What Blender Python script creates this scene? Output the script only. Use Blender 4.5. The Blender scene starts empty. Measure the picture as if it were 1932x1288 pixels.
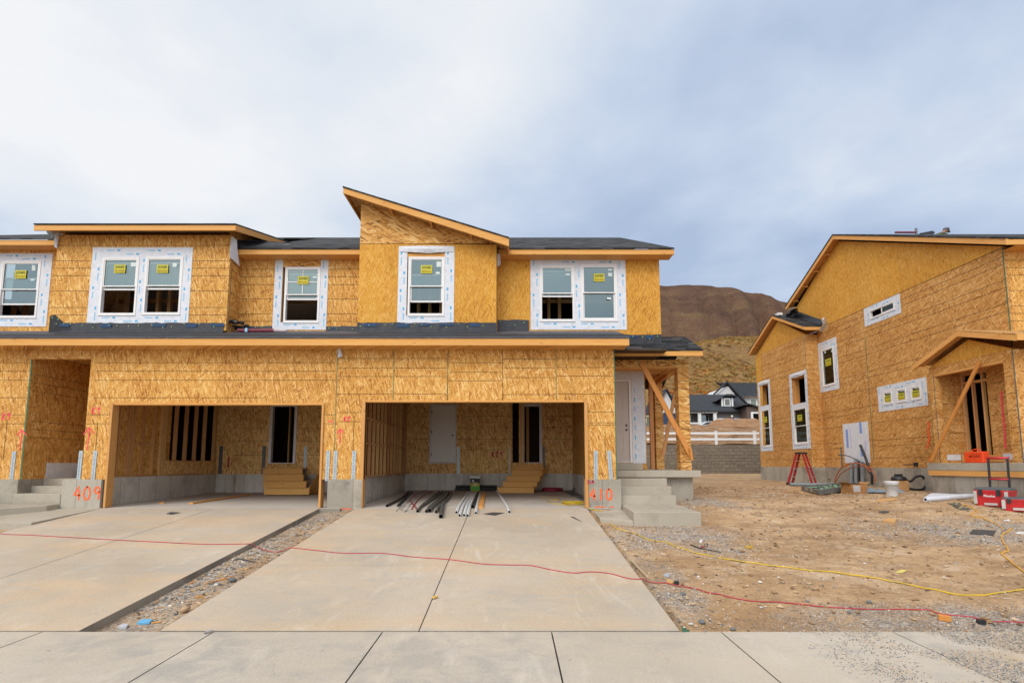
import bpy, math, random
from mathutils import Vector, Matrix, noise
R = math.radians
C = bpy.context.scene.collection
rnd = random.Random(7)

# ---------------------------------------------------------------- camera
FPX, CX, CY = 970.0, 966.0, 777.0          # focal length and principal point in photo pixels (1932 wide)
PT = math.atan(0.1021)                     # camera tilted up a little
cd = bpy.data.cameras.new('camera'); cam = bpy.data.objects.new('camera', cd); C.objects.link(cam)
cam.location = (0, 0, 0); cam.rotation_euler = (R(90) + PT, 0, 0)
cd.sensor_width = 36; cd.lens = 36 * FPX / 1932; cd.shift_x = 0; cd.shift_y = (CY - 644) / 1932
cd.clip_start = 0.1; cd.clip_end = 5000
bpy.context.scene.camera = cam
# ---------------------------------------------------------------- world
sc = bpy.context.scene
W = bpy.data.worlds.new('World'); sc.world = W; W.use_nodes = True
SUN_EL, SUN_AZ = R(40), R(206)   # azimuth clockwise from +Y: behind the camera, a little to the left
def build_world():
    nt = W.node_tree; N = nt.nodes; L = nt.links; N.clear()
    out = N.new('ShaderNodeOutputWorld'); bg = N.new('ShaderNodeBackground')
    sky = N.new('ShaderNodeTexSky'); sky.sky_type = 'NISHITA'; sky.sun_disc = False
    sky.sun_elevation = SUN_EL; sky.sun_rotation = SUN_AZ; sky.air_density = 1.0; sky.dust_density = 2.0
    tc = N.new('ShaderNodeTexCoord'); sep = N.new('ShaderNodeSeparateXYZ'); L.new(tc.outputs['Generated'], sep.inputs[0])
    def m(op, a, b=None, c=None, clamp=False):
        n = N.new('ShaderNodeMath'); n.operation = op; n.use_clamp = clamp
        for k, v in enumerate((a, b, c)):
            if v is None: continue
            if isinstance(v, (int, float)): n.inputs[k].default_value = v
            else: L.new(v, n.inputs[k])
        return n.outputs[0]
    zc = m('MAXIMUM', m('ADD', sep.outputs[2], 0.22), 0.05)
    px = m('DIVIDE', sep.outputs[0], zc); py = m('DIVIDE', sep.outputs[1], zc)
    cmb = N.new('ShaderNodeCombineXYZ'); L.new(px, cmb.inputs[0]); L.new(py, cmb.inputs[1]); cmb.inputs[2].default_value = 3.3
    def nz(scale, detail, rough, dist, off):
        mp = N.new('ShaderNodeMapping'); mp.inputs['Location'].default_value = off; L.new(cmb.outputs[0], mp.inputs[0])
        n = N.new('ShaderNodeTexNoise'); n.inputs['Scale'].default_value = scale; n.inputs['Detail'].default_value = detail
        n.inputs['Roughness'].default_value = rough; n.inputs['Distortion'].default_value = dist
        L.new(mp.outputs[0], n.inputs['Vector']); return n.outputs['Fac']
    a = nz(0.75, 7, 0.5, 0.35, (2.1, 0.4, 0)); b = nz(1.8, 8, 0.52, 0.15, (5, 1, 0))
    X_, Y_, Z_ = sep.outputs
    # the deck is bright and thin to the left of a slanting front, bluer and thicker to the right and low down
    s_ = m('SUBTRACT', m('MULTIPLY_ADD', Y_, 0.83, X_), m('MULTIPLY', Z_, 1.04))
    def ss(v_, lo, hi):
        r_ = N.new('ShaderNodeMapRange'); r_.interpolation_type = 'SMOOTHSTEP'; L.new(v_, r_.inputs[0]); r_.inputs[1].default_value = lo; r_.inputs[2].default_value = hi; return r_.outputs[0]
    s2 = m('ADD', s_, m('MULTIPLY_ADD', a, 1.1, -0.55))
    v = m('MULTIPLY_ADD', ss(s2, -0.22, 0.30), -0.66, 0.92)
    v = m('ADD', v, m('MULTIPLY_ADD', b, 1.5, -0.75)); v = m('ADD', v, m('MULTIPLY_ADD', a, 1.2, -0.60))
    v = m('SUBTRACT', v, m('MULTIPLY_ADD', ss(Z_, 0.22, 0.50), -0.22, 0.22), clamp=True)
    cr = N.new('ShaderNodeValToRGB'); L.new(v, cr.inputs[0])
    e = cr.color_ramp.elements
    e[0].position = 0.0; e[0].color = (0.42, 0.52, 0.70, 1)
    e[1].position = 1.0; e[1].color = (0.91, 0.92, 0.94, 1)
    x = e.new(0.35); x.color = (0.58, 0.67, 0.82, 1)
    x = e.new(0.65); x.color = (0.76, 0.81, 0.88, 1)
    dn = N.new('ShaderNodeMix'); dn.data_type = 'RGBA'
    hz = m('MULTIPLY_ADD', sep.outputs[2], 10.0, 1.0, clamp=True)
    L.new(hz, dn.inputs['Factor']); dn.inputs[6].default_value = (0.30, 0.25, 0.20, 1); L.new(cr.outputs[0], dn.inputs[7])
    skm = N.new('ShaderNodeMix'); skm.data_type = 'RGBA'; skm.blend_type = 'ADD'; skm.inputs['Factor'].default_value = 1.0
    sk2 = N.new('ShaderNodeVectorMath'); sk2.operation = 'SCALE'; L.new(sky.outputs[0], sk2.inputs[0]); sk2.inputs['Scale'].default_value = 0.10
    cl = N.new('ShaderNodeVectorMath'); cl.operation = 'SCALE'; L.new(dn.outputs[2], cl.inputs[0]); cl.inputs['Scale'].default_value = CLOUD * 10
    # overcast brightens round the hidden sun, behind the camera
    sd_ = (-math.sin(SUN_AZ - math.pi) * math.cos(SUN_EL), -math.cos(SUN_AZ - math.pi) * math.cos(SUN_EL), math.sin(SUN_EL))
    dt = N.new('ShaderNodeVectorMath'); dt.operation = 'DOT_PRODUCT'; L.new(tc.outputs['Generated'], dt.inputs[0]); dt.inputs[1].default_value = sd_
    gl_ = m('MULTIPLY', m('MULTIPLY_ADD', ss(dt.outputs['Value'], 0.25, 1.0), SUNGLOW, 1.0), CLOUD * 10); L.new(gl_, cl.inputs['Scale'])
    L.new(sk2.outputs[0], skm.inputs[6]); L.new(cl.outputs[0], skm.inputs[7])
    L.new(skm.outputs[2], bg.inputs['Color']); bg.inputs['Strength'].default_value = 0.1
    L.new(bg.outputs[0], out.inputs[0])
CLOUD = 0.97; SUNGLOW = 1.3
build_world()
sd = bpy.data.lights.new('sun', 'SUN'); sun = bpy.data.objects.new('sun', sd); C.objects.link(sun)
sd.energy = 1.1; sd.angle = R(24); sd.color = (1.0, 0.93, 0.82)
sun.rotation_euler = (math.pi/2 - SUN_EL, 0, math.pi - SUN_AZ); sun.location = (0, -20, 30)
sc.view_settings.view_transform = 'Standard'; sc.view_settings.look = 'None'
sc.view_settings.exposure = 0.0; sc.view_settings.gamma = 1.0
sc.cycles.use_denoising = True; sc.cycles.max_bounces = 8; sc.cycles.diffuse_bounces = 6; sc.cycles.transparent_max_bounces = 10

# ---------------------------------------------------------------- projection helpers (photo pixel -> point on a real surface)
cP, sP = math.cos(PT), math.sin(PT)
def ray(px, py):
    a = (px - CX) / FPX; b = (CY - py) / FPX
    return Vector((a, cP - b * sP, sP + b * cP))
def aY(px, py, Y): r = ray(px, py); return r * (Y / r.y)
def aX(px, py, X): r = ray(px, py); return r * (X / r.x)
def aZ(px, py, Z): r = ray(px, py); return r * (Z / r.z)

# ---------------------------------------------------------------- mesh builder
class MB:
    def __init__(s): s.v = []; s.f = []; s.m = []
    def add(s, vs, fs, m=0):
        o = len(s.v); s.v += [tuple(v) for v in vs]
        for f in fs: s.f.append(tuple(i + o for i in f)); s.m.append(m)
    def box(s, x0, x1, y0, y1, z0, z1, m=0):
        x0, x1 = min(x0, x1), max(x0, x1); y0, y1 = min(y0, y1), max(y0, y1); z0, z1 = min(z0, z1), max(z0, z1)
        s.add([(x0,y0,z0),(x1,y0,z0),(x1,y1,z0),(x0,y1,z0),(x0,y0,z1),(x1,y0,z1),(x1,y1,z1),(x0,y1,z1)],
              [(0,3,2,1),(4,5,6,7),(0,1,5,4),(1,2,6,5),(2,3,7,6),(3,0,4,7)], m)
    def quad(s, a, b, c, d, m=0): s.add([a, b, c, d], [(0,1,2,3)], m)
    def prism(s, pts, ex, m=0):
        n = len(pts); P = [Vector(p) for p in pts]; E = Vector(ex)
        vs = P + [p + E for p in P]
        fs = [tuple(range(n)), tuple(range(2*n-1, n-1, -1))] + [(i, i+n, (i+1) % n + n, (i+1) % n) for i in range(n)]
        s.add(vs, fs, m)
    def beam(s, p0, p1, w, h, m=0, up=(0,0,1)):
        p0, p1 = Vector(p0), Vector(p1); d = (p1 - p0).normalized(); u = Vector(up)
        sd_ = d.cross(u)
        if sd_.length < 1e-4: sd_ = d.cross(Vector((1,0,0)))
        sd_.normalize(); u = sd_.cross(d)
        a, b = sd_ * w / 2, u * h / 2
        vs = [p0-a-b, p0+a-b, p0+a+b, p0-a+b, p1-a-b, p1+a-b, p1+a+b, p1-a+b]
        s.add(vs, [(0,1,2,3),(7,6,5,4),(0,4,5,1),(1,5,6,2),(2,6,7,3),(3,7,4,0)], m)
    def tube(s, path, r, n=8, m=0, cap=True, hollow=0.0):
        P = [Vector(p) for p in path]; k = len(P); rs = r if isinstance(r, (list, tuple)) else [r] * k
        T = [(P[min(i+1, k-1)] - P[max(i-1, 0)]).normalized() for i in range(k)]
        u = T[0].cross(Vector((0,0,1)));
        if u.length < 1e-3: u = T[0].cross(Vector((1,0,0)))
        u.normalize(); vs = []
        for i in range(k):
            u = (u - T[i] * u.dot(T[i]));
            if u.length < 1e-5: u = T[i].orthogonal()
            u.normalize(); w = T[i].cross(u)
            for j in range(n):
                a = 2 * math.pi * j / n; vs.append(P[i] + (u * math.cos(a) + w * math.sin(a)) * rs[i])
        fs = [(i*n+j, i*n+(j+1) % n, (i+1)*n+(j+1) % n, (i+1)*n+j) for i in range(k-1) for j in range(n)]
        if cap and not hollow: fs += [tuple(range(n-1, -1, -1)), tuple(range((k-1)*n, k*n))]
        s.add(vs, fs, m)
        if hollow:       # wall thickness and a dark bore at both ends
            for e, t in ((0, T[0]), (k-1, T[-1])):
                sg = 1 if e == 0 else -1
                ring = vs[e*n:(e+1)*n]; inn = [P[e] + (q - P[e]) * hollow for q in ring]; deep = [q + t * sg * rs[e] * 2 for q in inn]
                s.add(ring + inn + deep, [(j, (j+1) % n, (j+1) % n + n, j + n) for j in range(n)], m)
                s.add(inn + deep, [(j, (j+1) % n, (j+1) % n + n, j + n) for j in range(n)] + [tuple(range(n, 2*n))], m + 1)
    def lathe(s, prof, c=(0,0,0), n=24, m=0, ax='z'):
        vs = []; k = len(prof)
        for (r, z) in prof:
            for j in range(n):
                a = 2*math.pi*j/n; x, y = r*math.cos(a), r*math.sin(a)
                q = (x, y, z) if ax == 'z' else ((z, x, y) if ax == 'x' else (x, z, y))
                vs.append((c[0]+q[0], c[1]+q[1], c[2]+q[2]))
        fs = [(i*n+j, i*n+(j+1) % n, (i+1)*n+(j+1) % n, (i+1)*n+j) for i in range(k-1) for j in range(n)]
        fs += [tuple(range(n-1, -1, -1)), tuple(range((k-1)*n, k*n))]
        s.add(vs, fs, m)
    def stone(s, c, r, rg, m=0, flat=0.6, n=1):
        c = Vector(c); base = ICO if n else OCT
        q = Matrix.Rotation(rg.uniform(0, 6.3), 3, 'Z'); sx, sy, sz = rg.uniform(.7, 1.25), rg.uniform(.6, 1.0), flat * rg.uniform(.7, 1.1)
        vs = []
        for p in base[0]:
            k = rg.uniform(.8, 1.15); w = q @ Vector((p[0]*sx*k, p[1]*sy*k, p[2]*sz*k)); vs.append(c + w * r)
        s.add(vs, base[1], m)
    def merge(s, o, mat, mo=0):
        s.add([mat @ Vector(v) for v in o.v], [], 0); base = len(s.v) - len(o.v)
        for f, mm in zip(o.f, o.m): s.f.append(tuple(i + base for i in f)); s.m.append(mm + mo)
    # panel in a plane frame (see Pl) with rectangular holes; w0 inner, w1 outer
    def panel(s, P, u0, u1, z0, z1, holes, w0, w1, m=0):
        us = sorted({u0, u1} | {min(max(h[i], u0), u1) for h in holes for i in (0, 1)})
        zs = sorted({z0, z1} | {min(max(h[i], z0), z1) for h in holes for i in (2, 3)})
        nu, nz_ = len(us) - 1, len(zs) - 1
        def solid(i, j):
            if i < 0 or j < 0 or i >= nu or j >= nz_: return False
            a, b = (us[i] + us[i+1]) / 2, (zs[j] + zs[j+1]) / 2
            return not any(h[0] < a < h[1] and h[2] < b < h[3] for h in holes)
        for i in range(nu):
            for j in range(nz_):
                if not solid(i, j): continue
                a, b, c, d = us[i], us[i+1], zs[j], zs[j+1]
                s.quad(P(a,w1,c), P(b,w1,c), P(b,w1,d), P(a,w1,d), m)
                s.quad(P(b,w0,c), P(a,w0,c), P(a,w0,d), P(b,w0,d), m)
                if not solid(i-1, j): s.quad(P(a,w0,c), P(a,w1,c), P(a,w1,d), P(a,w0,d), m)
                if not solid(i+1, j): s.quad(P(b,w1,c), P(b,w0,c), P(b,w0,d), P(b,w1,d), m)
                if not solid(i, j-1): s.quad(P(a,w0,c), P(b,w0,c), P(b,w1,c), P(a,w1,c), m)
                if not solid(i, j+1): s.quad(P(a,w1,d), P(b,w1,d), P(b,w0,d), P(a,w0,d), m)
    def pbox(s, P, u0, u1, w0, w1, z0, z1, m=0):
        s.prism([P(u0,w0,z0), P(u1,w0,z0), P(u1,w0,z1), P(u0,w0,z1)], P.n * (w1 - w0), m)
    def ppoly(s, P, pts, w0, w1, m=0):
        s.prism([P(u, w0, z) for u, z in pts], P.n * (w1 - w0), m)
    def stroke(s, P, pts, wd, w, m=0):       # flat painted line on a wall
        n = len(pts); V = [Vector((p[0], p[1])) for p in pts]; vs = []
        for i in range(n):
            t = V[min(i+1, n-1)] - V[max(i-1, 0)]; t.normalize(); q = Vector((-t.y, t.x)) * wd / 2
            vs += [P(*( (V[i]+q).x, w, (V[i]+q).y)), P(*((V[i]-q).x, w, (V[i]-q).y))]
        s.add(vs, [(2*i, 2*i+1, 2*i+3, 2*i+2) for i in range(n-1)], m)
    def text(s, P, st, u, z, h, w, m=0, maxw=None, rot=False, bold=0.0):
        V, F = text_geo(st, bold); x0 = min(v[0] for v in V); x1 = max(v[0] for v in V); y0 = min(v[1] for v in V); y1 = max(v[1] for v in V)
        k = h / (y1 - y0); kx = k if not maxw else maxw / (x1 - x0)
        cx, cy = (x0+x1)/2, (y0+y1)/2
        if rot: vs = [P(u - (v[1]-cy)*k, w, z + (v[0]-cx)*kx) for v in V]
        else: vs = [P(u + (v[0]-cx)*kx, w, z + (v[1]-cy)*k) for v in V]
        s.add(vs, F, m)
_tx = {}
def text_geo(st, bold=0.0):
    if (st, bold) not in _tx:
        cu = bpy.data.curves.new('lettering', 'FONT'); cu.body = st; cu.resolution_u = 3; cu.offset = bold
        o = bpy.data.objects.new('lettering', cu); C.objects.link(o); dg = bpy.context.evaluated_depsgraph_get()
        me = bpy.data.meshes.new_from_object(o.evaluated_get(dg))
        _tx[(st, bold)] = ([tuple(v.co) for v in me.vertices], [tuple(p.vertices) for p in me.polygons])
        bpy.data.objects.remove(o); bpy.data.curves.remove(cu); bpy.data.meshes.remove(me)
    return _tx[(st, bold)]
OCT = ([(1,0,0),(-1,0,0),(0,1,0),(0,-1,0),(0,0,1),(0,0,-1)], [(0,2,4),(2,1,4),(1,3,4),(3,0,4),(2,0,5),(1,2,5),(3,1,5),(0,3,5)])
def _ico():
    t = (1+5**.5)/2; q = 1/(1+t*t)**.5
    V = [(-1,t,0),(1,t,0),(-1,-t,0),(1,-t,0),(0,-1,t),(0,1,t),(0,-1,-t),(0,1,-t),(t,0,-1),(t,0,1),(-t,0,-1),(-t,0,1)]
    F = [(0,11,5),(0,5,1),(0,1,7),(0,7,10),(0,10,11),(1,5,9),(5,11,4),(11,10,2),(10,7,6),(7,1,8),(3,9,4),(3,4,2),(3,2,6),(3,6,8),(3,8,9),(4,9,5),(2,4,11),(6,2,10),(8,6,7),(9,8,1)]
    return ([(a*q,b*q,c*q) for a,b,c in V], F)
ICO = _ico()
class Pl:       # a wall plane: u along the wall to the viewer's right, w outwards, z up
    def __init__(s, kind, k):
        s.kind, s.k = kind, k
        s.n = Vector({'front': (0,-1,0), 'left': (-1,0,0), 'right': (1,0,0)}[kind])
    def __call__(s, u, w, z):
        if s.kind == 'front': return Vector((u, s.k - w, z))
        if s.kind == 'left': return Vector((s.k - w, -u, z))
        return Vector((s.k + w, u, z))
    def uz(s, px, py):
        if s.kind == 'front': p = aY(px, py, s.k); return p.x, p.z
        p = aX(px, py, s.k); return (-p.y if s.kind == 'left' else p.y), p.z

MESHROOT = {}
def mk(name, mb, mats, parent=None, org=(0,0,0), smooth=False):
    me = bpy.data.meshes.new(name); o3 = Vector(org)
    me.from_pydata([tuple(Vector(v) - o3) for v in mb.v], [], mb.f)
    if not isinstance(mats, (list, tuple)): mats = [mats]
    for m_ in mats: me.materials.append(m_)
    me.polygons.foreach_set('material_index', [min(i, len(mats)-1) for i in mb.m])
    if smooth: me.polygons.foreach_set('use_smooth', [True] * len(me.polygons))
    me.update(); o = bpy.data.objects.new(name, me); C.objects.link(o)
    if parent: o.parent = parent
    return o
def root_of(o):
    while o.parent: o = o.parent
    return o
def thing(name, label, cat, loc=(0,0,0), rz=0, group=None):
    o = bpy.data.objects.new(name, None); C.objects.link(o); o.location = loc; o.rotation_euler = (0,0,rz)
    o.empty_display_size = 0.2; o['label'] = label; o['category'] = cat
    if group: o['group'] = group
    return o
def part(name, mb, mats, parent, local=False, smooth=False, label=None):
    org = (0,0,0) if local else root_of(parent).location
    o = mk(name, mb, mats, parent, org, smooth)
    if label: o['label'] = label
    return o
def solo(name, mb, mats, label, cat, group=None, smooth=False):
    xs = [v[0] for v in mb.v]; ys = [v[1] for v in mb.v]; z = min(v[2] for v in mb.v)
    org = ((min(xs)+max(xs))/2, (min(ys)+max(ys))/2, z)
    o = mk(name, mb, mats, None, org, smooth); o.location = org; o['label'] = label; o['category'] = cat
    if group: o['group'] = group
    return o
def struct(name, mb, mats, kind='structure', smooth=False):
    o = mk(name, mb, mats, None, (0,0,0), smooth); o['kind'] = kind; return o
def copy_tree(o, parent=None):
    c = o.copy(); C.objects.link(c)
    if parent: c.parent = parent
    for ch in list(o.children): copy_tree(ch, c)
    return c
def bevel(o, w=0.004, seg=2):
    b = o.modifiers.new('bevel', 'BEVEL'); b.width = w; b.segments = seg; b.limit_method = 'ANGLE'; b.angle_limit = R(40); return o

# ---------------------------------------------------------------- materials
class NT:
    def __init__(s, name, rough=0.8, spec=0.3, metal=0.0):
        s.mat = bpy.data.materials.new(name); s.mat.use_nodes = True; s.t = s.mat.node_tree; s.N = s.t.nodes; s.L = s.t.links
        s.b = s.N['Principled BSDF']; s.b.inputs['Roughness'].default_value = rough
        s.b.inputs['Specular IOR Level'].default_value = spec; s.b.inputs['Metallic'].default_value = metal
        g = s.N.new('ShaderNodeNewGeometry'); s.pos = g.outputs['Position']; s._sep = None
    def set(s, k, a):
        if hasattr(a, 'node'): s.L.new(a, k)
        elif a is not None:
            if isinstance(a, (tuple, list)) and len(a) == 3 and k.type == 'RGBA': a = (*a, 1)
            k.default_value = a
    def xyz(s):
        if not s._sep: s._sep = s.N.new('ShaderNodeSeparateXYZ'); s.L.new(s.pos, s._sep.inputs[0])
        return s._sep.outputs
    def m(s, op, a, b=None, c=None, clamp=False):
        n = s.N.new('ShaderNodeMath'); n.operation = op; n.use_clamp = clamp
        for k, v in enumerate((a, b, c)):
            if v is not None: s.set(n.inputs[k], v)
        return n.outputs[0]
    def vec(s, x, y, z=0.0):
        n = s.N.new('ShaderNodeCombineXYZ')
        for k, v in enumerate((x, y, z)): s.set(n.inputs[k], v)
        return n.outputs[0]
    def mapp(s, v, loc=(0,0,0), rot=(0,0,0), sc_=(1,1,1)):
        n = s.N.new('ShaderNodeMapping'); s.L.new(v, n.inputs[0])
        n.inputs['Location'].default_value = loc; n.inputs['Rotation'].default_value = rot; n.inputs['Scale'].default_value = sc_
        return n.outputs[0]
    def noise(s, v, scale, detail=4, rough=0.5, dist=0.0, out='Fac'):
        n = s.N.new('ShaderNodeTexNoise'); s.L.new(v, n.inputs['Vector'])
        n.inputs['Scale'].default_value = scale; n.inputs['Detail'].default_value = detail; n.inputs['Roughness'].default_value = rough; n.inputs['Distortion'].default_value = dist
        return n.outputs[out]
    def vor(s, v, scale, feat='F1', out='Color', dim='3D', rnd_=1.0):
        n = s.N.new('ShaderNodeTexVoronoi'); n.voronoi_dimensions = dim; n.feature = feat; s.L.new(v, n.inputs['Vector'])
        n.inputs['Scale'].default_value = scale; n.inputs['Randomness'].default_value = rnd_; return n.outputs[out]
    def ramp(s, f, els, interp='LINEAR'):
        n = s.N.new('ShaderNodeValToRGB'); s.set(n.inputs[0], f); n.color_ramp.interpolation = interp
        e = n.color_ramp.elements
        while len(e) < len(els): e.new(0.5)
        for k, (p, c) in enumerate(els):
            e[k].position = p; e[k].color = (*c, 1) if isinstance(c, (tuple, list)) else (c, c, c, 1)
        return n.outputs[0]
    def mix(s, f, a, b, mode='MIX'):
        n = s.N.new('ShaderNodeMix'); n.data_type = 'RGBA'; n.blend_type = mode
        s.set(n.inputs['Factor'], f); s.set(n.inputs[6], a); s.set(n.inputs[7], b); return n.outputs[2]
    def col(s, c): s.set(s.b.inputs['Base Color'], c); return s
    def bump(s, h, strength=0.3, dist=0.02):
        n = s.N.new('ShaderNodeBump'); s.L.new(h, n.inputs['Height']); n.inputs['Strength'].default_value = strength; n.inputs['Distance'].default_value = dist
        s.L.new(n.outputs[0], s.b.inputs['Normal']); return s
def plain(name, c, rough=0.7, spec=0.3, metal=0.0, var=0.12, scale=6.0, bump=0.0):
    n = NT(name, rough, spec, metal); f = n.noise(n.pos, scale, 5, 0.6)
    k = n.ramp(f, [(0.3, tuple(x * (1 - var) for x in c)), (0.7, tuple(min(1, x * (1 + var)) for x in c))])
    n.col(k)
    if bump: n.bump(f, bump, 0.02)
    return n.mat
def osb(name, ramp, angles, ln=0.16, wd=0.024, off=0.0, vert=False, line=None, plane='wall'):
    n = NT(name, 0.75, 0.25); X, Y, Z = n.xyz()
    if plane == 'wall': u = n.m('ADD', X, Y); v = Z
    elif plane == 'xy': u = X; v = Y
    base = n.vec(u, v, off)
    d = n.noise(base, 7.0, 2, 0.5, 0, 'Color')
    dn = n.N.new('ShaderNodeVectorMath'); dn.operation = 'MULTIPLY_ADD'; n.L.new(d, dn.inputs[0]); dn.inputs[1].default_value = (0.035, 0.035, 0); n.L.new(base, dn.inputs[2])
    base2 = dn.outputs[0]; val = None
    for i, a in enumerate(angles):
        mp = n.mapp(n.mapp(base2, (0.37*i, 0.71*i, 0), (0, 0, R(a))), (0,0,0), (0,0,0), (1/ln, 1/wd, 1))
        cvec = n.vor(mp, 1.0, dim='2D'); sp = n.N.new('ShaderNodeSeparateColor'); n.L.new(cvec, sp.inputs[0])
        if val is None: val = sp.outputs[0]
        else:
            g = n.m('GREATER_THAN', sp.outputs[1], 0.5)
            mx = n.N.new('ShaderNodeMix'); n.L.new(g, mx.inputs[0]); n.L.new(val, mx.inputs[2]); n.L.new(sp.outputs[0], mx.inputs[3]); val = mx.outputs[0]
    big = n.noise(n.vec(u, v, off), 0.9, 3, 0.5)
    fine = n.noise(n.mapp(base2, (0,0,0), (0,0,0), (30, 60, 1)), 1.0, 3, 0.6)
    vv = n.m('ADD', val, n.m('MULTIPLY_ADD', big, 0.5, -0.25)); vv = n.m('ADD', vv, n.m('MULTIPLY_ADD', fine, 0.3, -0.15))
    pid = n.vec(n.m('FLOOR', n.m('DIVIDE', n.m('ADD', u, off), 1.22)), n.m('FLOOR', n.m('DIVIDE', n.m('ADD', v, 40.9), 2.44)))
    wn = n.N.new('ShaderNodeTexWhiteNoise'); wn.noise_dimensions = '2D'; n.L.new(pid, wn.inputs['Vector'])
    c = n.mix(0.30, n.ramp(vv, ramp), n.ramp(wn.outputs[0], [(0, (.40,.41,.43)), (1, (.60,.58,.56))]), 'OVERLAY')
    st = n.noise(n.mapp(base, (4,2,0), (0,0,0), (1.5, .5, 1)), 1.3, 5, .6)
    c = n.mix(n.ramp(st, [(.60, 0), (.75, .35)]), c, tuple(x * .55 for x in ramp[2][1]))
    n.col(c); n.bump(vv, 0.15, 0.004)
    return n.mat
OSB_A = osb('osb_coarse', [(0.0, (0.324,0.123,0.027)), (0.09, (0.443,0.19,0.037)), (0.42, (0.58,0.287,0.062)), (0.75, (0.645,0.348,0.092)), (1.0, (0.774,0.503,0.193))], (8, 52, 95, 140, 75), ln=.12, wd=.021, off=0.0)
OSB_R = osb('osb_weathered', [(0.0, (0.299,0.112,0.027)), (0.10, (0.396,0.168,0.037)), (0.45, (0.525,0.252,0.064)), (0.75, (0.59,0.314,0.096)), (1.0, (0.7,0.424,0.166))], (60, 100, 80, 120, 25), ln=.12, wd=.021, off=3.0)
OSB_B = osb('osb_fine', [(0.0, (0.376,0.146,0.017)), (0.12, (0.522,0.231,0.029)), (0.5, (0.599,0.288,0.038)), (0.85, (0.641,0.332,0.06)), (1.0, (0.684,0.397,0.111))], (78, 95, 60, 110), ln=0.10, wd=0.016, off=7.0)
OSB_C = osb('osb_long', [(0.0, (0.202,0.071,0.016)), (0.12, (0.406,0.172,0.037)), (0.45, (0.598,0.304,0.078)), (0.75, (0.663,0.371,0.113)), (1.0, (0.774,0.513,0.218))], (0, 15, -12, 30), ln=0.24, wd=0.032, off=9.0)
OSB_I = osb('osb_interior', [(0.0, (0.36,0.168,0.046)), (0.12, (0.576,0.3,0.086)), (0.45, (0.744,0.432,0.144)), (1.0, (0.96,0.672,0.299))], (8, 52, 95, 140, 75), ln=.13, wd=.024, off=11.0)  # garage OSB, colour raised above the outer walls to make up for dim light
OSB_D = osb('osb_deck', [(0.0, (0.24,.10,.03)), (0.5, (0.46,.24,.08)), (1.0, (0.60,.36,.14))], (0, 50, 100), off=1.0, plane='xy')
def lumber(name, dark, light, axis='x', knots=True):
    n = NT(name, 0.65, 0.3); X, Y, Z = n.xyz()
    st = {'x': (1.2, 40, 40), 'y': (40, 1.2, 40), 'z': (40, 40, 1.2)}[axis]
    g = n.noise(n.mapp(n.pos, (0,0,0), (0,0,0), st), 1.0, 4, 0.6, 1.5)
    bd = n.noise(n.mapp(n.pos, (3,1,7), (0,0,0), tuple(0.25 if q < 2 else 3.0 for q in st)), 1.0, 2)
    c = n.ramp(n.m('ADD', n.m('MULTIPLY', g, 0.7), n.m('MULTIPLY', bd, 0.3)), [(0.30, dark), (0.68, light)])
    if knots:
        k = n.vor(n.mapp(n.pos, (0.3,0.2,0.1), (0,0,0), tuple(2.2 if q < 2 else 9.0 for q in st)), 1.0, 'F1', 'Distance')
        c = n.mix(n.ramp(k, [(0.05, 0.85), (0.11, 0.0)]), c, (0.22, 0.08, 0.02))
    n.col(c); n.bump(g, 0.1, 0.003); return n.mat
LUM_X = lumber('lumber_fascia', (0.558,0.252,0.057), (0.72,0.387,0.114), 'x')
LUM_Y = lumber('lumber_rake', (0.58,.26,.065), (0.72,.38,.12), 'y')
LUM_Z = lumber('lumber_post', (0.48,.22,.06), (0.64,.34,.115), 'z')
LUM_R = lumber('lumber_brace', (0.50,.19,.04), (0.62,.27,.065), 'z')
STUD = lumber('stud_wood', (0.55,.28,.095), (0.74,.44,.18), 'z')
def tone_by_y(mat, k=.4):      # every stud has its own tone
    t = mat.node_tree; N = t.nodes; L = t.links; g = N.new('ShaderNodeNewGeometry'); sp = N.new('ShaderNodeSeparateXYZ'); L.new(g.outputs['Position'], sp.inputs[0])
    d = N.new('ShaderNodeMath'); d.operation = 'MULTIPLY_ADD'; d.inputs[1].default_value = 1/k; L.new(sp.outputs[1], d.inputs[0]); L.new(sp.outputs[0], d.inputs[2])
    f = N.new('ShaderNodeMath'); f.operation = 'FLOOR'; L.new(d.outputs[0], f.inputs[0]); w = N.new('ShaderNodeTexWhiteNoise'); w.noise_dimensions = '1D'; L.new(f.outputs[0], w.inputs['W'])
    r = N.new('ShaderNodeMapRange'); r.inputs[3].default_value = .25; r.inputs[4].default_value = .72; L.new(w.outputs[0], r.inputs[0])
    b = N['Principled BSDF']; src = b.inputs['Base Color'].links[0].from_socket; mx = N.new('ShaderNodeMix'); mx.data_type = 'RGBA'; mx.blend_type = 'OVERLAY'; mx.inputs['Factor'].default_value = .8
    L.new(src, mx.inputs[6]); L.new(r.outputs[0], mx.inputs[7]); L.new(mx.outputs[2], b.inputs['Base Color'])
tone_by_y(STUD)
STEPW = lumber('stair_wood', (0.66,.33,.085), (0.80,.46,.14), 'x')
INK = plain('ink_line', (0.045,.03,.02), 0.9, 0.1)
GREEN = plain('green_edge_paint', (0.05,.16,.09), 0.7)
GREY = plain('grey_edge_paint', (0.12,.14,.13), 0.7)
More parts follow.
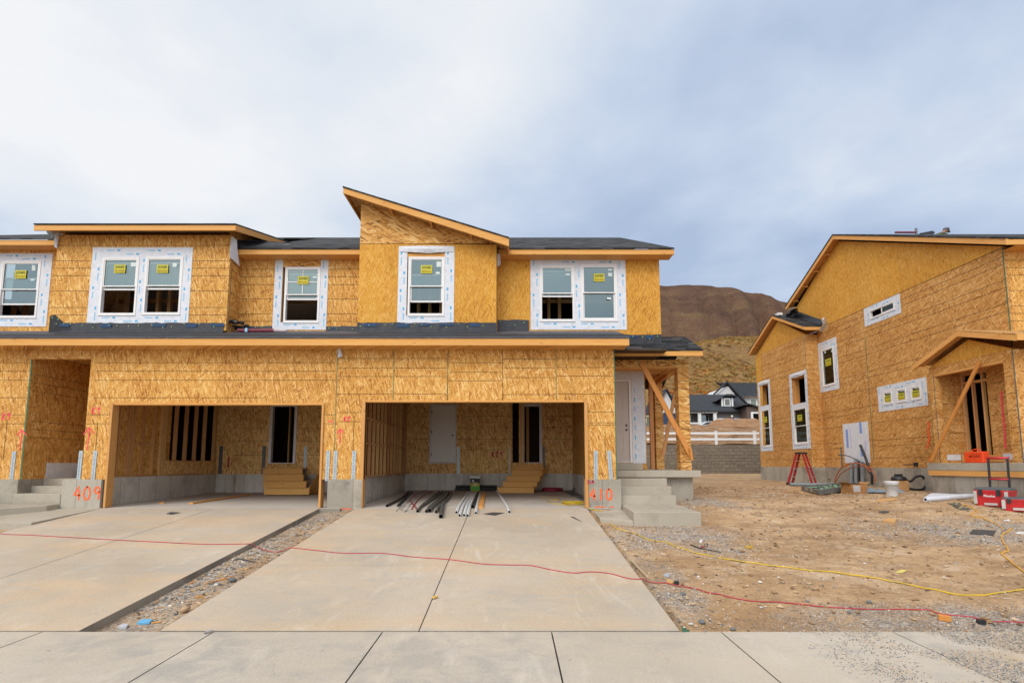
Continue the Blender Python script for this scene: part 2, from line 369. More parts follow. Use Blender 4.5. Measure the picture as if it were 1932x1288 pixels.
def concrete(name, c0, c1, stain, patch=0.5, formlines=None, speck=False, warm=None):
    n = NT(name, 0.85, 0.2); X, Y, Z = n.xyz()
    a = n.noise(n.pos, 0.55, 6, 0.55, 0.4); b = n.noise(n.pos, 3.2, 8, 0.65, 0.6); f = n.noise(n.pos, 60, 3, 0.6)
    c = n.mix(n.ramp(a, [(0.35, 0), (0.65, 1)]), c0, c1)
    c = n.mix(n.ramp(n.m('MULTIPLY', b, n.noise(n.pos, 0.8, 3)), [(0.24, 0.0), (0.36, patch)]), c, stain)
    if warm: c = n.mix(n.ramp(n.noise(n.mapp(n.pos, (9,4,2), (0,0,0), (0.5,1.3,1)), 0.9, 4, 0.6), [(0.48, 0.0), (0.66, 0.75)]), c, warm)
    c = n.mix(0.35, c, n.ramp(f, [(0.3, 0.25), (0.7, 0.75)]), 'SOFT_LIGHT')
    if formlines:
        if formlines == 'x': u = n.m('ADD', X, Y)
        w = n.m('FRACT', n.m('DIVIDE', u, 0.61)); ln_ = n.m('LESS_THAN', w, 0.03)
        c = n.mix(n.m('MULTIPLY', ln_, 0.45), c, (0.09,.085,.075))
        pid = n.m('FLOOR', n.m('DIVIDE', u, 0.61)); wn = n.N.new('ShaderNodeTexWhiteNoise'); wn.noise_dimensions = '1D'; n.L.new(pid, wn.inputs['W'])
        c = n.mix(0.5, c, n.ramp(wn.outputs[0], [(0, 0.36), (1, 0.62)]), 'OVERLAY')
        dr = n.noise(n.mapp(n.pos, (0,0,0), (0,0,0), (7, 7, 0.9)), 1.0, 4, 0.6)
        c = n.mix(n.ramp(dr, [(0.52, 0), (0.75, 0.45)]), c, stain)
    n.col(c); n.bump(n.m('ADD', n.m('MULTIPLY', b, 0.5), n.m('MULTIPLY', f, 0.3)), 0.18, 0.006); return n.mat
GSLAB = concrete('garage_slab_concrete', (0.47,.42,.355), (0.54,.48,.415), (0.34,.325,.31), 0.30)  # paler than the driveway: brightness put into the colour for the dim garage
SLAB = concrete('driveway_concrete', (0.391,0.323,0.242), (0.455,0.385,0.302), (0.317,0.300,0.280), 0.30, warm=(0.492,0.358,0.228))
WALK = concrete('sidewalk_concrete', (0.401,0.351,0.285), (0.467,0.416,0.344), (0.277,0.267,0.249), 0.55)
FND = concrete('foundation_concrete', (0.326,0.29,0.233), (0.414,0.374,0.308), (0.176,0.158,0.132), 0.6, 'x')
GFND = concrete('garage_foundation_concrete', (0.59,0.543,0.46), (0.708,0.661,0.578), (0.33,0.307,0.271), 0.5, 'x')  # lighter copy of the foundation concrete, lifting the poorly lit garage interior
STEPC = concrete('step_concrete', (0.360,0.318,0.248), (0.429,0.380,0.307), (0.262,0.234,0.180), 0.5)
SIDEC = concrete('slab_edge_concrete', (0.25,.22,.175), (0.32,.28,.23), (0.13,.115,.09), 0.6)
for _m in (SLAB, WALK):      # dusty scuffs and small dark specks
    t_ = _m.node_tree; N_ = t_.nodes; L_ = t_.links; g_ = N_.new('ShaderNodeNewGeometry'); b_ = N_['Principled BSDF']; src = b_.inputs['Base Color'].links[0].from_socket
    def nz2(sc2, scale, det, loc=(0,0,0)):
        mp = N_.new('ShaderNodeMapping'); mp.inputs['Scale'].default_value = sc2; mp.inputs['Location'].default_value = loc; L_.new(g_.outputs['Position'], mp.inputs[0])
        n_ = N_.new('ShaderNodeTexNoise'); n_.inputs['Scale'].default_value = scale; n_.inputs['Detail'].default_value = det; n_.inputs['Roughness'].default_value = .65; n_.inputs['Distortion'].default_value = .8; L_.new(mp.outputs[0], n_.inputs['Vector']); return n_.outputs[0]
    def rmp(f, p0, p1, v):
        r_ = N_.new('ShaderNodeMapRange'); r_.inputs[1].default_value = p0; r_.inputs[2].default_value = p1; r_.inputs[4].default_value = v; L_.new(f, r_.inputs[0]); return r_.outputs[0]
    for f_, p0, p1, v, c_ in ((nz2((1, 1, 1), .35, 5, (8,1,0)), .42, .62, .28, (.54,.44,.33,1)), (nz2((1, 2.6, 1), 1.6, 8), .52, .72, .42, (.33,.31,.285,1)), (nz2((1.5, .5, 1), 2.4, 9, (3,5,0)), .56, .74, .40, (.62,.56,.48,1)), (nz2((1,1,1), 13, 2, (1,1,0)), .76, .80, .7, (.10,.085,.07,1)), (nz2((2.5,1,1), 5, 6, (7,2,0)), .64, .72, .5 if _m is WALK else .3, (.20,.195,.19,1))):
        mx = N_.new('ShaderNodeMix'); mx.data_type = 'RGBA'; L_.new(rmp(f_, p0, p1, v), mx.inputs['Factor']); L_.new(src, mx.inputs[6]); mx.inputs[7].default_value = c_; src = mx.outputs[2]
    L_.new(src, b_.inputs['Base Color'])
t_ = WALK.node_tree; N_ = t_.nodes; L_ = t_.links; g_ = N_.new('ShaderNodeNewGeometry'); sp_ = N_.new('ShaderNodeSeparateXYZ'); L_.new(g_.outputs['Position'], sp_.inputs[0]); b_ = N_['Principled BSDF']; src = b_.inputs['Base Color'].links[0].from_socket
n_ = N_.new('ShaderNodeTexNoise'); n_.inputs['Scale'].default_value = 1.9; n_.inputs['Detail'].default_value = 9; n_.inputs['Roughness'].default_value = .68; L_.new(g_.outputs['Position'], n_.inputs['Vector'])
ad = N_.new('ShaderNodeMath'); ad.operation = 'MULTIPLY_ADD'; L_.new(sp_.outputs[0], ad.inputs[0]); ad.inputs[1].default_value = .085; L_.new(n_.outputs[0], ad.inputs[2])
mr = N_.new('ShaderNodeMapRange'); mr.inputs[1].default_value = .80; mr.inputs[2].default_value = 1.0; mr.inputs[4].default_value = .75; L_.new(ad.outputs[0], mr.inputs[0])
mx = N_.new('ShaderNodeMix'); mx.data_type = 'RGBA'; L_.new(mr.outputs[0], mx.inputs['Factor']); L_.new(src, mx.inputs[6]); mx.inputs[7].default_value = (.47,.35,.22,1); L_.new(mx.outputs[2], b_.inputs['Base Color'])
def shingle(name, c0, c1, c2, sl=2.236, w=0.28, h=0.14):
    n = NT(name, 0.9, 0.25); X, Y, Z = n.xyz(); v = n.m('MULTIPLY', Z, sl); u = X
    row = n.m('FLOOR', n.m('DIVIDE', v, h)); fr = n.m('FRACT', n.m('DIVIDE', v, h))
    wn0 = n.N.new('ShaderNodeTexWhiteNoise'); wn0.noise_dimensions = '1D'; n.L.new(row, wn0.inputs['W'])
    uu = n.m('ADD', n.m('DIVIDE', u, w), n.m('MULTIPLY', wn0.outputs[0], 7.0)); cell = n.m('FLOOR', uu)
    wn = n.N.new('ShaderNodeTexWhiteNoise'); wn.noise_dimensions = '2D'; n.L.new(n.vec(cell, row), wn.inputs['Vector'])
    c = n.ramp(wn.outputs[0], [(0.0, c0), (0.5, c1), (1.0, c2)])
    c = n.mix(n.m('LESS_THAN', fr, 0.14), c, tuple(x * 0.35 for x in c0))
    c = n.mix(n.m('MULTIPLY', n.m('LESS_THAN', n.m('FRACT', uu), 0.05), 0.6), c, tuple(x * 0.4 for x in c0))
    g = n.noise(n.pos, 120, 2, 0.6); c = n.mix(0.5, c, n.ramp(g, [(0.3, 0.2), (0.7, 0.85)]), 'SOFT_LIGHT')
    n.col(c); n.bump(n.m('ADD', n.m('MULTIPLY', fr, -1.0), n.m('MULTIPLY', wn.outputs[0], 0.8)), 0.5, 0.01); return n.mat
SHING = shingle('asphalt_shingles', (0.009,.010,.012), (0.026,.027,.030), (0.080,.078,.076))
SHINGF = shingle('far_roof_shingles', (0.034,.038,.044), (0.042,.046,.053), (0.052,.056,.063))
FELT = plain('roof_felt', (0.028,.029,.033), 0.75, 0.35, var=0.3, scale=3)
FELTG = plain('starter_felt', (0.09,.09,.105), 0.8, 0.3, var=0.2, scale=4)
MEMB = plain('black_membrane', (0.012,.013,.018), 0.35, 0.5, var=0.4, scale=8, bump=0.4)
BLUEP = plain('blue_print', (0.018,.055,.13), 0.6)
LIME = plain('lime_cap_nail', (0.35,.6,.15), 0.5)
WRAP = NT('window_flashing_wrap', 0.55, 0.35)
_w = WRAP.noise(WRAP.pos, 9, 5, 0.6, 0.8); WRAP.col(WRAP.ramp(_w, [(0.3, (0.56,.58,.63)), (0.7, (0.70,.71,.74))])); WRAP.bump(_w, 0.5, 0.02); WRAP = WRAP.mat
WBLUE = plain('wrap_print_blue', (0.09,.38,.62), 0.6); WBLUE2 = plain('wrap_print_pale', (0.25,.47,.66), 0.6)
VINYL = plain('window_vinyl', (0.74,.72,.70), 0.45, 0.4, var=0.03)
STICK = plain('yellow_sticker', (0.52,.48,.04), 0.5, var=0.05); STICK2 = plain('sticker_band', (0.55,.42,.02), 0.5); STXT = plain('sticker_ink', (0.06,.07,.02), 0.6)
LABEL = plain('window_label_paper', (0.62,.68,.66), 0.7, var=0.05); TAPE = plain('pane_tape', (0.42,.56,.54), 0.6, var=0.05)
def glass(name, tint, refl=0.45, dark=(0.02,.025,.025)):
    m_ = bpy.data.materials.new(name); m_.use_nodes = True; t = m_.node_tree; N = t.nodes; L = t.links; N.clear()
    o = N.new('ShaderNodeOutputMaterial'); g = N.new('ShaderNodeBsdfGlossy'); g.inputs['Roughness'].default_value = 0.06; g.inputs['Color'].default_value = (*tint, 1)
    tr = N.new('ShaderNodeBsdfTransparent'); tr.inputs['Color'].default_value = (0.55,.6,.58,1)
    nz_ = N.new('ShaderNodeTexNoise'); nz_.inputs['Scale'].default_value = 0.6
    bp = N.new('ShaderNodeBump'); bp.inputs['Strength'].default_value = 0.05; L.new(nz_.outputs[0], bp.inputs['Height']); L.new(bp.outputs[0], g.inputs['Normal'])
    mx = N.new('ShaderNodeMixShader'); mx.inputs[0].default_value = refl; L.new(tr.outputs[0], mx.inputs[1]); L.new(g.outputs[0], mx.inputs[2]); L.new(mx.outputs[0], o.inputs[0])
    return m_
GLASS = glass('window_glass', (0.36,.45,.45), 0.36)
GLASSD = glass('dark_window_glass', (0.36,.42,.43), 0.30)
GLASSR = glass('side_window_glass', (0.4,.45,.42), 0.16)
GALV = plain('galvanised_steel', (0.40,.46,.48), 0.42, 0.5, 0.35, var=0.25, scale=30)
DGALV = plain('dull_steel_strap', (0.14,.15,.16), 0.5, 0.5, 0.3, var=0.2, scale=20)
DOORW = plain('door_paint', (0.80,.77,.70), 0.5, 0.4, var=0.03); DOORB = plain('beige_door_paint', (0.52,.44,.38), 0.5, 0.4, var=0.03)
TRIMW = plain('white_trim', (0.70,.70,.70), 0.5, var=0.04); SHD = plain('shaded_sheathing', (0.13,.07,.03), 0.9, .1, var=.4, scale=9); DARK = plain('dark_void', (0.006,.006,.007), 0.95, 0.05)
BLK = plain('black_plastic', (0.018,.018,.02), 0.45, 0.5, var=0.2)
PINK = plain('pink_marking_paint', (0.85,.075,.10), 0.6, var=0.15, scale=30); ORNG = plain('orange_marking_paint', (0.85,.13,.03), 0.6, var=0.15, scale=30); REDP = plain('dark_red_paint', (0.45,.02,.04), 0.6)

# ---------------------------------------------------------------- ground heights
def lerp(a, b, t): return a + (b - a) * t
def pw(x, pts):
    if x <= pts[0][0]: return pts[0][1]
    for (a, va), (b, vb) in zip(pts, pts[1:]):
        if x <= b: return lerp(va, vb, (x - a) / (b - a))
    return pts[-1][1]
YS = 5.15; ZS = -1.603; YG = 11.35; ZG = -0.952        # sidewalk edge and garage floor line
def drive_z(Y): return ZS + (Y - YS) * (ZG - ZS) / (YG - YS)
GP = [(-8, -1.76), (2.2, -1.76), (5.0, -1.640), (5.3, -1.606), (10, -1.185), (12, -0.885), (14.5, -0.77), (22, -0.75), (32, -0.55), (40, -0.50)]
D1 = (-8.95, -4.20); D2 = (-3.414, 1.626)
def smooth(a, b, x):
    t = min(1, max(0, (x - a) / (b - a))); return t * t * (3 - 2 * t)
def ground_z(X, Y):
    z = pw(Y, GP)
    if D1[0] - .06 < X < D2[1] + 0.04 and Y > 5.0:
        t = smooth(D1[1], D2[0], X); z = drive_z(min(Y, 11.5)) - lerp(.085, .03, t)
        if not (D1[1] - .03 < X < D2[0] + .03): z -= 0.12
    if X < 2.4 and Y > 11.75: z -= 0.6
    if X > 1.7 or D1[1] < X < D2[0]:
        n1 = noise.noise(Vector((X * 0.55, Y * 0.55, 1.7))); n2 = noise.noise(Vector((X * 2.3, Y * 2.3, 4.1))); n3 = noise.noise(Vector((X * 7.5, Y * 7.5, 9.0)))
        k = smooth(5.2, 6.6, Y); z += k * (0.045 * n1) + (0.3 + 0.7 * k) * (0.026 * n2 + 0.016 * n3) - 0.02 * (1 - k)
    return z
def surf(X, Y):
    if Y < YS: return -1.599 + (Y - YS) * 0.02
    if (D2[0] < X < D2[1] or D1[0] < X < D1[1]) and Y < YG: return drive_z(Y)
    if -9.3 < X < 2.0 and YG <= Y < 17.4: return ZG + (Y - YG) * 0.016
    return ground_z(X, Y)
def gp(px, py, lift=0.0):
    r = ray(px, py); t = 4.0
    for _ in range(400):
        p = r * t
        if p.z <= surf(p.x, p.y) + lift: break
        t += 0.06
    lo, hi = t - 0.06, t
    for _ in range(12):
        mi = (lo + hi) / 2; p = r * mi
        if p.z <= surf(p.x, p.y) + lift: hi = mi
        else: lo = mi
    p = r * hi; return Vector((p.x, p.y, surf(p.x, p.y) + lift))

# dirt material: tan soil with grey gravel patches
def dirt_mat():
    n = NT('dirt_and_gravel', 0.95, 0.1); X, Y, Z = n.xyz()
    a = n.noise(n.pos, 0.7, 8, 0.62, 0.5); b = n.noise(n.pos, 5, 8, 0.7, 0.3); f = n.noise(n.pos, 38, 4, 0.7)
    soil = n.mix(n.ramp(a, [(0.36, 0), (0.62, 1)]), (0.385,.24,.125), (0.55,.375,.22))
    soil = n.mix(n.ramp(b, [(0.36, 0.75), (0.50, 0.0)]), soil, (0.27,.17,.095))
    tr = n.noise(n.mapp(n.pos, (1,2,3), (0,0,R(12)), (.35, 1.8, 1)), 1.1, 7, .62, .6)
    soil = n.mix(n.ramp(tr, [(.46, 0), (.62, .55)]), soil, (.235,.15,.085))
    soil = n.mix(n.ramp(n.noise(n.mapp(n.pos, (4,7,1)), 1.7, 6, 0.7), [(0.54, 0), (0.70, 0.65)]), soil, (0.60,.47,.34))
    cell = n.vor(n.pos, 34); cs = n.N.new('ShaderNodeSeparateColor'); n.L.new(cell, cs.inputs[0])
    grav = n.ramp(cs.outputs[0], [(0, (0.15,.135,.125)), (0.35, (0.27,.245,.22)), (0.7, (0.37,.325,.27)), (1, (0.56,.51,.44))])
    # grey patches: by the walk on the right, below the landing, in front of the right house
    def blob(cx, cy, rx, ry):
        dx = n.m('DIVIDE', n.m('SUBTRACT', X, cx), rx); dy = n.m('DIVIDE', n.m('SUBTRACT', Y, cy), ry)
        return n.m('SUBTRACT', 1.0, n.m('ADD', n.m('MULTIPLY', dx, dx), n.m('MULTIPLY', dy, dy)))
    g = n.m('MAXIMUM', blob(4.6, 5.2, 2.2, 0.75), blob(2.9, 9.0, 1.6, 1.3)); g = n.m('MAXIMUM', g, blob(8.3, 9.6, 2.6, 1.3)); g = n.m('MAXIMUM', g, n.m('MULTIPLY', blob(1.9, 6.6, 0.45, 1.3), .7))
    g = n.m('MAXIMUM', g, blob(-3.97, 8, 0.75, 9)); g = n.m('MAXIMUM', g, blob(-12, 9, 3.0, 6)); g = n.m('MAXIMUM', g, blob(4.6, 12.2, 1.0, 1.2))
    g = n.m('ADD', g, n.m('MULTIPLY_ADD', n.noise(n.pos, 1.3, 6, 0.65), 4.4, -2.3))
    c = n.mix(n.ramp(g, [(0.1, 0), (1.0, 0.8)]), soil, grav)
    c = n.mix(0.6, c, n.ramp(f, [(0.25, 0.15), (0.75, 0.85)]), 'SOFT_LIGHT')
    n.col(c); n.bump(n.m('ADD', n.m('MULTIPLY', b, 0.8), n.m('MULTIPLY', f, 0.4)), 1.0, 0.05); return n.mat
DIRT = dirt_mat()
def axis(a, b, h): k = max(1, round((b - a) / h)); return [a + (b - a) * i / k for i in range(k)]
def grid_mesh(xs, ys, fz):
    mb = MB(); nx = len(xs)
    mb.v = [(x, y, fz(x, y)) for y in ys for x in xs]
    for j in range(len(ys) - 1):
        for i in range(nx - 1): mb.f.append((j*nx+i, j*nx+i+1, (j+1)*nx+i+1, (j+1)*nx+i)); mb.m.append(0)
    return mb
xs = axis(-60, -16, 2.5) + axis(-16, -4.45, 0.3) + axis(-4.45, -3.5, 0.06) + axis(-3.5, 1.6, 0.4) + axis(1.6, 13, 0.065) + axis(13, 60, 2.0) + [60]
ys = axis(-8, 2.4, 1.5) + axis(2.4, 5.0, 0.4) + axis(5.0, 14, 0.065) + axis(14, 25, 0.14) + axis(25, 32.25, 0.6) + [32.25]
struct('ground', grid_mesh(xs, ys, ground_z), DIRT, smooth=True)

# sidewalk in slabs with tooled joints
def slab_poly(mb, pts, z_of, th, m=0, side=1):
    top = [Vector((x, y, z_of(x, y))) for x, y in pts]; n = len(top)
    vs = top + [p - Vector((0,0,th)) for p in top]
    mb.add(vs, [tuple(range(n))], m); mb.add(vs, [(i, i+n, (i+1) % n + n, (i+1) % n) for i in range(n)], side)
sw = MB(); wz = lambda x, y: -1.599 + (y - YS) * 0.02
jx = [-16.1, -14.45, -12.8, -11.15, -9.5, -7.85, -6.2, -4.52, -2.87, -1.245, 0.38, 2.01, 3.66, 5.3, 6.95, 8.6, 10.25]
for a, b in zip(jx, jx[1:]): slab_poly(sw, [(a+.007, 1.9), (b-.007, 1.9), (b-.007, YS-.012), (a+.007, YS-.012)], wz, 0.12, 0, 1)
struct('sidewalk', sw, [WALK, SIDEC])
jf = MB(); jf.quad((-16.1, 1.9, -1.70), (10.25, 1.9, -1.70), (10.25, YS, -1.635), (-16.1, YS, -1.635)); struct('sidewalk_joint_filler', jf, plain('joint_dirt', (0.10,.085,.07), 0.95))
rd = MB(); rd.quad((-60, -14, -1.745), (60, -14, -1.745), (60, -0.6, -1.745), (-60, -0.6, -1.745))
struct('road', rd, plain('asphalt', (0.06,.06,.06), 0.9, bump=0.4, scale=40))
kb = MB(); kb.box(-60, 60, -0.6, -0.45, -1.76, -1.64); struct('kerb', kb, WALK)
for nm, (a, b), js in (('driveway', D1, (-6.50,)), ('driveway', D2, (-0.903,))):
    d = MB(); xc = [a] + list(js) + [b]; yc = [YS+.022, 7.28, 9.3, YG - 0.01]
    for x0, x1 in zip(xc, xc[1:]):
        for y0, y1 in zip(yc, yc[1:]):
            g_ = 0.006 if True else 0
            slab_poly(d, [(x0 + (g_ if x0 > a else 0), y0+.002), (x1 - (g_ if x1 < b else 0), y0+.002), (x1 - (g_ if x1 < b else 0), y1-.002), (x0 + (g_ if x0 > a else 0), y1-.002)], lambda x, y: drive_z(y), 0.17, 0, 1)
    struct(nm, d, [SLAB, SIDEC])
gfl = MB()
for a, b, yb in ((-9.36, -3.75, 16.6), (-3.5, 2.1, 17.6)):
    slab_poly(gfl, [(a, YG), (b, YG), (b, yb), (a, yb)], lambda x, y: ZG + (y - YG) * 0.016, 0.17, 0, 1)
struct('garage_floor', gfl, [GSLAB, SIDEC])

# ---------------------------------------------------------------- windows
def rpx(P, x0, x1, y0, y1):
    xm, ym = (x0+x1)/2, (y0+y1)/2
    return (P.uz(x0, ym)[0], P.uz(x1, ym)[0], P.uz(xm, y1)[1], P.uz(xm, y0)[1])
def rtb(P, x0, y0, x1, y1):      # top-left and bottom-right corner pixels on a receding wall
    a = P.uz(x0, y0); b = P.uz(x1, y1); return (a[0], b[0], b[1], a[1])
def sticker(P, win, u, z, w, h, dw):
    s = MB(); s.pbox(P, u-w/2, u+w/2, dw, dw+.003, z-h/2, z+h/2, 0); s.pbox(P, u-w/2+.01, u+w/2-.01, dw+.003, dw+.0045, z-h*.42, z-h*.10, 1)
    s.text(P, 'JONES', u, z + h*.17, h*.36, dw+.006, 2, maxw=w*.80, bold=0.02)
    s.text(P, 'PAINT & GLASS', u, z - h*.26, h*.17, dw+.006, 2, maxw=w*.84)
    part('sticker', s, [STICK, STICK2, STXT], win)
def window(parent, P, r, kind='hung', op=0.0, stick=None, grid=False, labels=(), gl=None, tape=False, sw_=0.27):
    u0, u1, z0, z1 = r; g = gl or GLASS; fw = 0.03 if kind == 'slider' else 0.045
    f = MB()
    f.panel(P, u0, u1, z0, z1, [(u0+fw, u1-fw, z0+fw, z1-fw)], -.07, .022); f.pbox(P, u0-.012, u1+.012, -.002, .03, z0-.022, z0-.003)
    win = part('window', f, VINYL, parent); bevel(win, 0.004, 1)
    a, b, c, d = u0+fw, u1-fw, z0+fw, z1-fw
    def sash(x0, x1, y0, y1, w, bw=0.035):
        m = MB(); m.panel(P, x0, x1, y0, y1, [(x0+bw, x1-bw, y0+bw, y1-bw)], w-.015, w+.015)
        if grid and y0 > (z0+z1)/2 - .1:
            m.pbox(P, (x0+x1)/2-.009, (x0+x1)/2+.009, w-.006, w+.006, y0+bw, y1-bw); m.pbox(P, x0+bw, (x0+x1)/2-.009, w-.006, w+.006, (y0+y1)/2-.009, (y0+y1)/2+.009); m.pbox(P, (x0+x1)/2+.009, x1-bw, w-.006, w+.006, (y0+y1)/2-.009, (y0+y1)/2+.009)
        s_ = part('sash', m, VINYL, win)
        p = MB(); p.quad(P(x0+bw, w, y0+bw), P(x1-bw, w, y0+bw), P(x1-bw, w, y1-bw), P(x0+bw, w, y1-bw)); part('pane', p, g, win)
        if tape:
            t = MB(); t.pbox(P, x0+bw, x1-bw, w-.05, w-.045, y1-bw-.075, y1-bw-.045); t.pbox(P, x0+bw+.004, x0+bw+.03, w-.05, w-.045, y0+bw, y1-bw-.075)
            part('pane_tape', t, TAPE, win)
    if kind == 'hung':
        zm = (c + d) / 2; sash(a, b, zm - .018, d, 0.0, .026)
        h = zm - c; o = op * h; sash(a, b, c + o, zm + .018 + o, -0.036, .036)
    elif kind == 'fixed': sash(a, b, c, d, -.01, .02)
    elif kind == 'slider':
        um = (a+b)/2; sash(um-.02, b, c, d, 0.0, .022)
        if op: pass
    if stick: sticker(P, win, stick[0], stick[1], sw_, sw_*.76, 0.016)
    if labels:
        for (u, z, w, h) in labels: l = MB(); l.pbox(P, u-w/2, u+w/2, .004, .006, z-h/2, z+h/2); part('window_label', l, LABEL, win)
    return win
def wrap(parent, P, r, holes, seed, droop=False):
    u0, u1, z0, z1 = r; m = MB(); rg = random.Random(seed)
    m.panel(P, u0, u1, z0, z1, holes, .003, .010)
    # slightly irregular outer edge
    for i, v in enumerate(m.v): pass
    def marks(x0, x1, y0, y1, vert):
        L_ = (y1-y0) if vert else (x1-x0); t = 0.08; k = 0
        while t < L_ - .12:
            ln = 0.07 if k % 2 else rg.uniform(.16, .20); mm = 1 if k % 2 else 2; wd = .042 if k % 2 else .028
            if vert:
                c = x0 + (x1-x0) * (0.32 if (k//2) % 2 else 0.68)
                m.pbox(P, c-wd/2, c+wd/2, .010, .0115, y0+t, y0+t+ln, mm)
            else:
                c = y0 + (y1-y0) * (0.30 if (k//2) % 2 else 0.68)
                m.pbox(P, x0+t, x0+t+ln, .010, .0115, c-wd/2, c+wd/2, mm)
            t += ln + (0.07 if k % 2 == 0 else rg.uniform(.12, .2)); k += 1
    hx0, hx1 = min(h[0] for h in holes), max(h[1] for h in holes); hz0, hz1 = min(h[2] for h in holes), max(h[3] for h in holes)
    marks(u0, hx0, z0, z1, True); marks(hx1, u1, z0, z1, True); marks(hx0, hx1, z0, hz0, False); marks(hx0, hx1, hz1, z1, False)
    if len(holes) == 2 and holes[1][0] - holes[0][1] > .12: marks(holes[0][1], holes[1][0], hz0, hz1, True)
    if droop:   # loose top strip sagging over the opening
        n = 14; a, b = u0 + .01, u1 - .01; vs = []
        for i in range(n+1):
            t = i/n; s_ = math.sin(t*math.pi); zt = z1 + .01 + .006*rg.random(); zb = hz1 + .015 - .05*s_ + .01*rg.random()
            vs += [P(lerp(a, b, t), .014 + .03*s_, zt), P(lerp(a, b, t), .016 + .06*s_, (zt+zb)/2), P(lerp(a, b, t), .02 + .03*s_*rg.random(), zb)]
        m.add(vs, [(3*i+j, 3*i+j+1, 3*i+j+4, 3*i+j+3) for i in range(n) for j in (0, 1)], 0)
    return part('window_wrap', m, [WRAP, WBLUE, WBLUE2], parent)
def hline(m, P, u0, u1, z, k=1, w=.0035, th=.0075): m.pbox(P, u0, u1, w-.002, w, z-th/2, z+th/2, k)
def vline(m, P, u, z0, z1, k=1, w=.0045, th=.008): m.pbox(P, u-th/2, u+th/2, w-.002, w, z0, z1, k)
def spans(u0, u1, z, holes):      # the line's pieces outside the holes
    seg = [(u0, u1)]
    for h in holes:
        if h[2] - .02 < z < h[3] + .02:
            out = []
            for a, b in seg:
                if h[1] <= a or h[0] >= b: out.append((a, b))
                else:
                    if a < h[0]: out.append((a, h[0]))
                    if b > h[1]: out.append((h[1], b))
            seg = out
    return seg

# ================================================================ THE TOWNHOUSE BLOCK
TH = thing('townhouse_block', 'row of attached townhouses in bare wood sheathing with two open garages', 'building', (-5, 12, ground_z(3, 12)))
F0 = Pl('front', 11.5); FB = Pl('front', 11.9); FR = Pl('front', 12.45)
ZF = -0.325
# --- ground floor front wall
g1 = (-9.0, -4.22, -3, 1.378); g2 = (-3.29, 1.62, -3, 1.438)
al = (-10.90, -9.56, -3, F0.uz(100, 677)[1]-.0)
w = MB(); holes = [al, g1, g2]; LX, RX = -16.5, 2.335
w.panel(F0, LX, RX, ZF, 2.72, holes, -.09, 0)
ink = MB()
rows = [1.52, 1.90, 2.10, 2.31]
for i, z in enumerate([F0.uz(400, y)[1] for y in (684, 700, 717, 750)]):
    hline(w, F0, -9.45 if i < 3 else -9.45, F0.uz(633, 700)[0] if i < 3 else -5.6, z)
    hline(w, F0, LX, -10.92, z)
for y in (782, 799): 
    z = F0.uz(170, y)[1]
    for a, b in spans(LX, -3.95, z, holes): hline(w, F0, a, b, z)
seamx = [F0.uz(x, 700)[0] for x in (636, 743, 845, 948, 1049)] + [RX]
offs = {0: (676, 694, 710, 743), 1: (676, 694, 710, 743), 2: (684, 702, 718), 3: (677, 694, 712, 744), 4: (676, 693, 709, 743)}
for i in range(5):
    for y in offs[i]:
        z = F0.uz(900, y)[1]
        for a, b in spans(seamx[i] + .02, seamx[i+1] - .02, z, holes): hline(w, F0, a, b, z)
    zb = 1.438 if i else -.3
    vline(w, F0, seamx[i], zb, 2.62, 2 if i in (0, 1, 4) else 1, th=.013 if i != 3 else .008)
    if i == 2: vline(w, F0, seamx[i]-.004, 1.5, 2.5, 2, w=.006)
for y in (778, 795): hline(w, F0, -3.90, -3.35, F0.uz(640, y)[1])
for y in (777, 797, 801): hline(w, F0, 1.68, RX, F0.uz(1130, y)[1])
vline(w, F0, F0.uz(1142, 850)[0], .1, .75); vline(w, F0, F0.uz(640, 800)[0]+.33, .3, 1.1)
vline(w, F0, -10.91, ZF, al[3], 2, th=.03); vline(w, F0, RX-.012, ZF, 2.62, 2, th=.022)
vline(w, F0, F0.uz(182, 830)[0], 0.1, .95); vline(w, F0, F0.uz(10, 830)[0], 0.1, 1.0)
part('ground_floor_wall', w, [OSB_A, INK, GREEN], TH)
# top strip over the entry: long flakes
s_ = MB(); s_.panel(F0, -10.9, -9.56, al[3]+.0, 2.45, [], .001, .012); part('entry_header', s_, OSB_C, TH)
# returns and inner walls
wr = Pl('right', -10.90); m = MB(); m.panel(wr, 11.6, 14.2, ZF, 2.52, [], -.05, 0)
for z in (2.05, 1.86, 1.66, .98, .80, .62): hline(m, wr, 11.6, 14.1, z)
for u in (12.15, 12.5, 12.75): vline(m, wr, u, ZF, .25)
part('entry_side_wall', m, [OSB_A, INK], TH)
m = MB(); m.box(-10.9, -9.50, 14.2, 14.3, ZF, 2.52); m.box(-9.56, -9.46, 11.6, 14.2, -1.0, 2.52); m.box(-10.9, -9.5, 11.6, 14.3, 2.53, 2.58); part('entry_back_wall', m, OSB_A, TH)
m = MB(); m.box(-10.895, -10.885, 12.1, 13.3, -.315, .04); m.box(-10.88, -9.58, 13.3, 13.32, -.12, .09); m.box(-10.75, -9.58, 12.9, 13.3, -.6, -.125, 1); part('threshold_flashing', m, [WRAP, STEPC], TH)
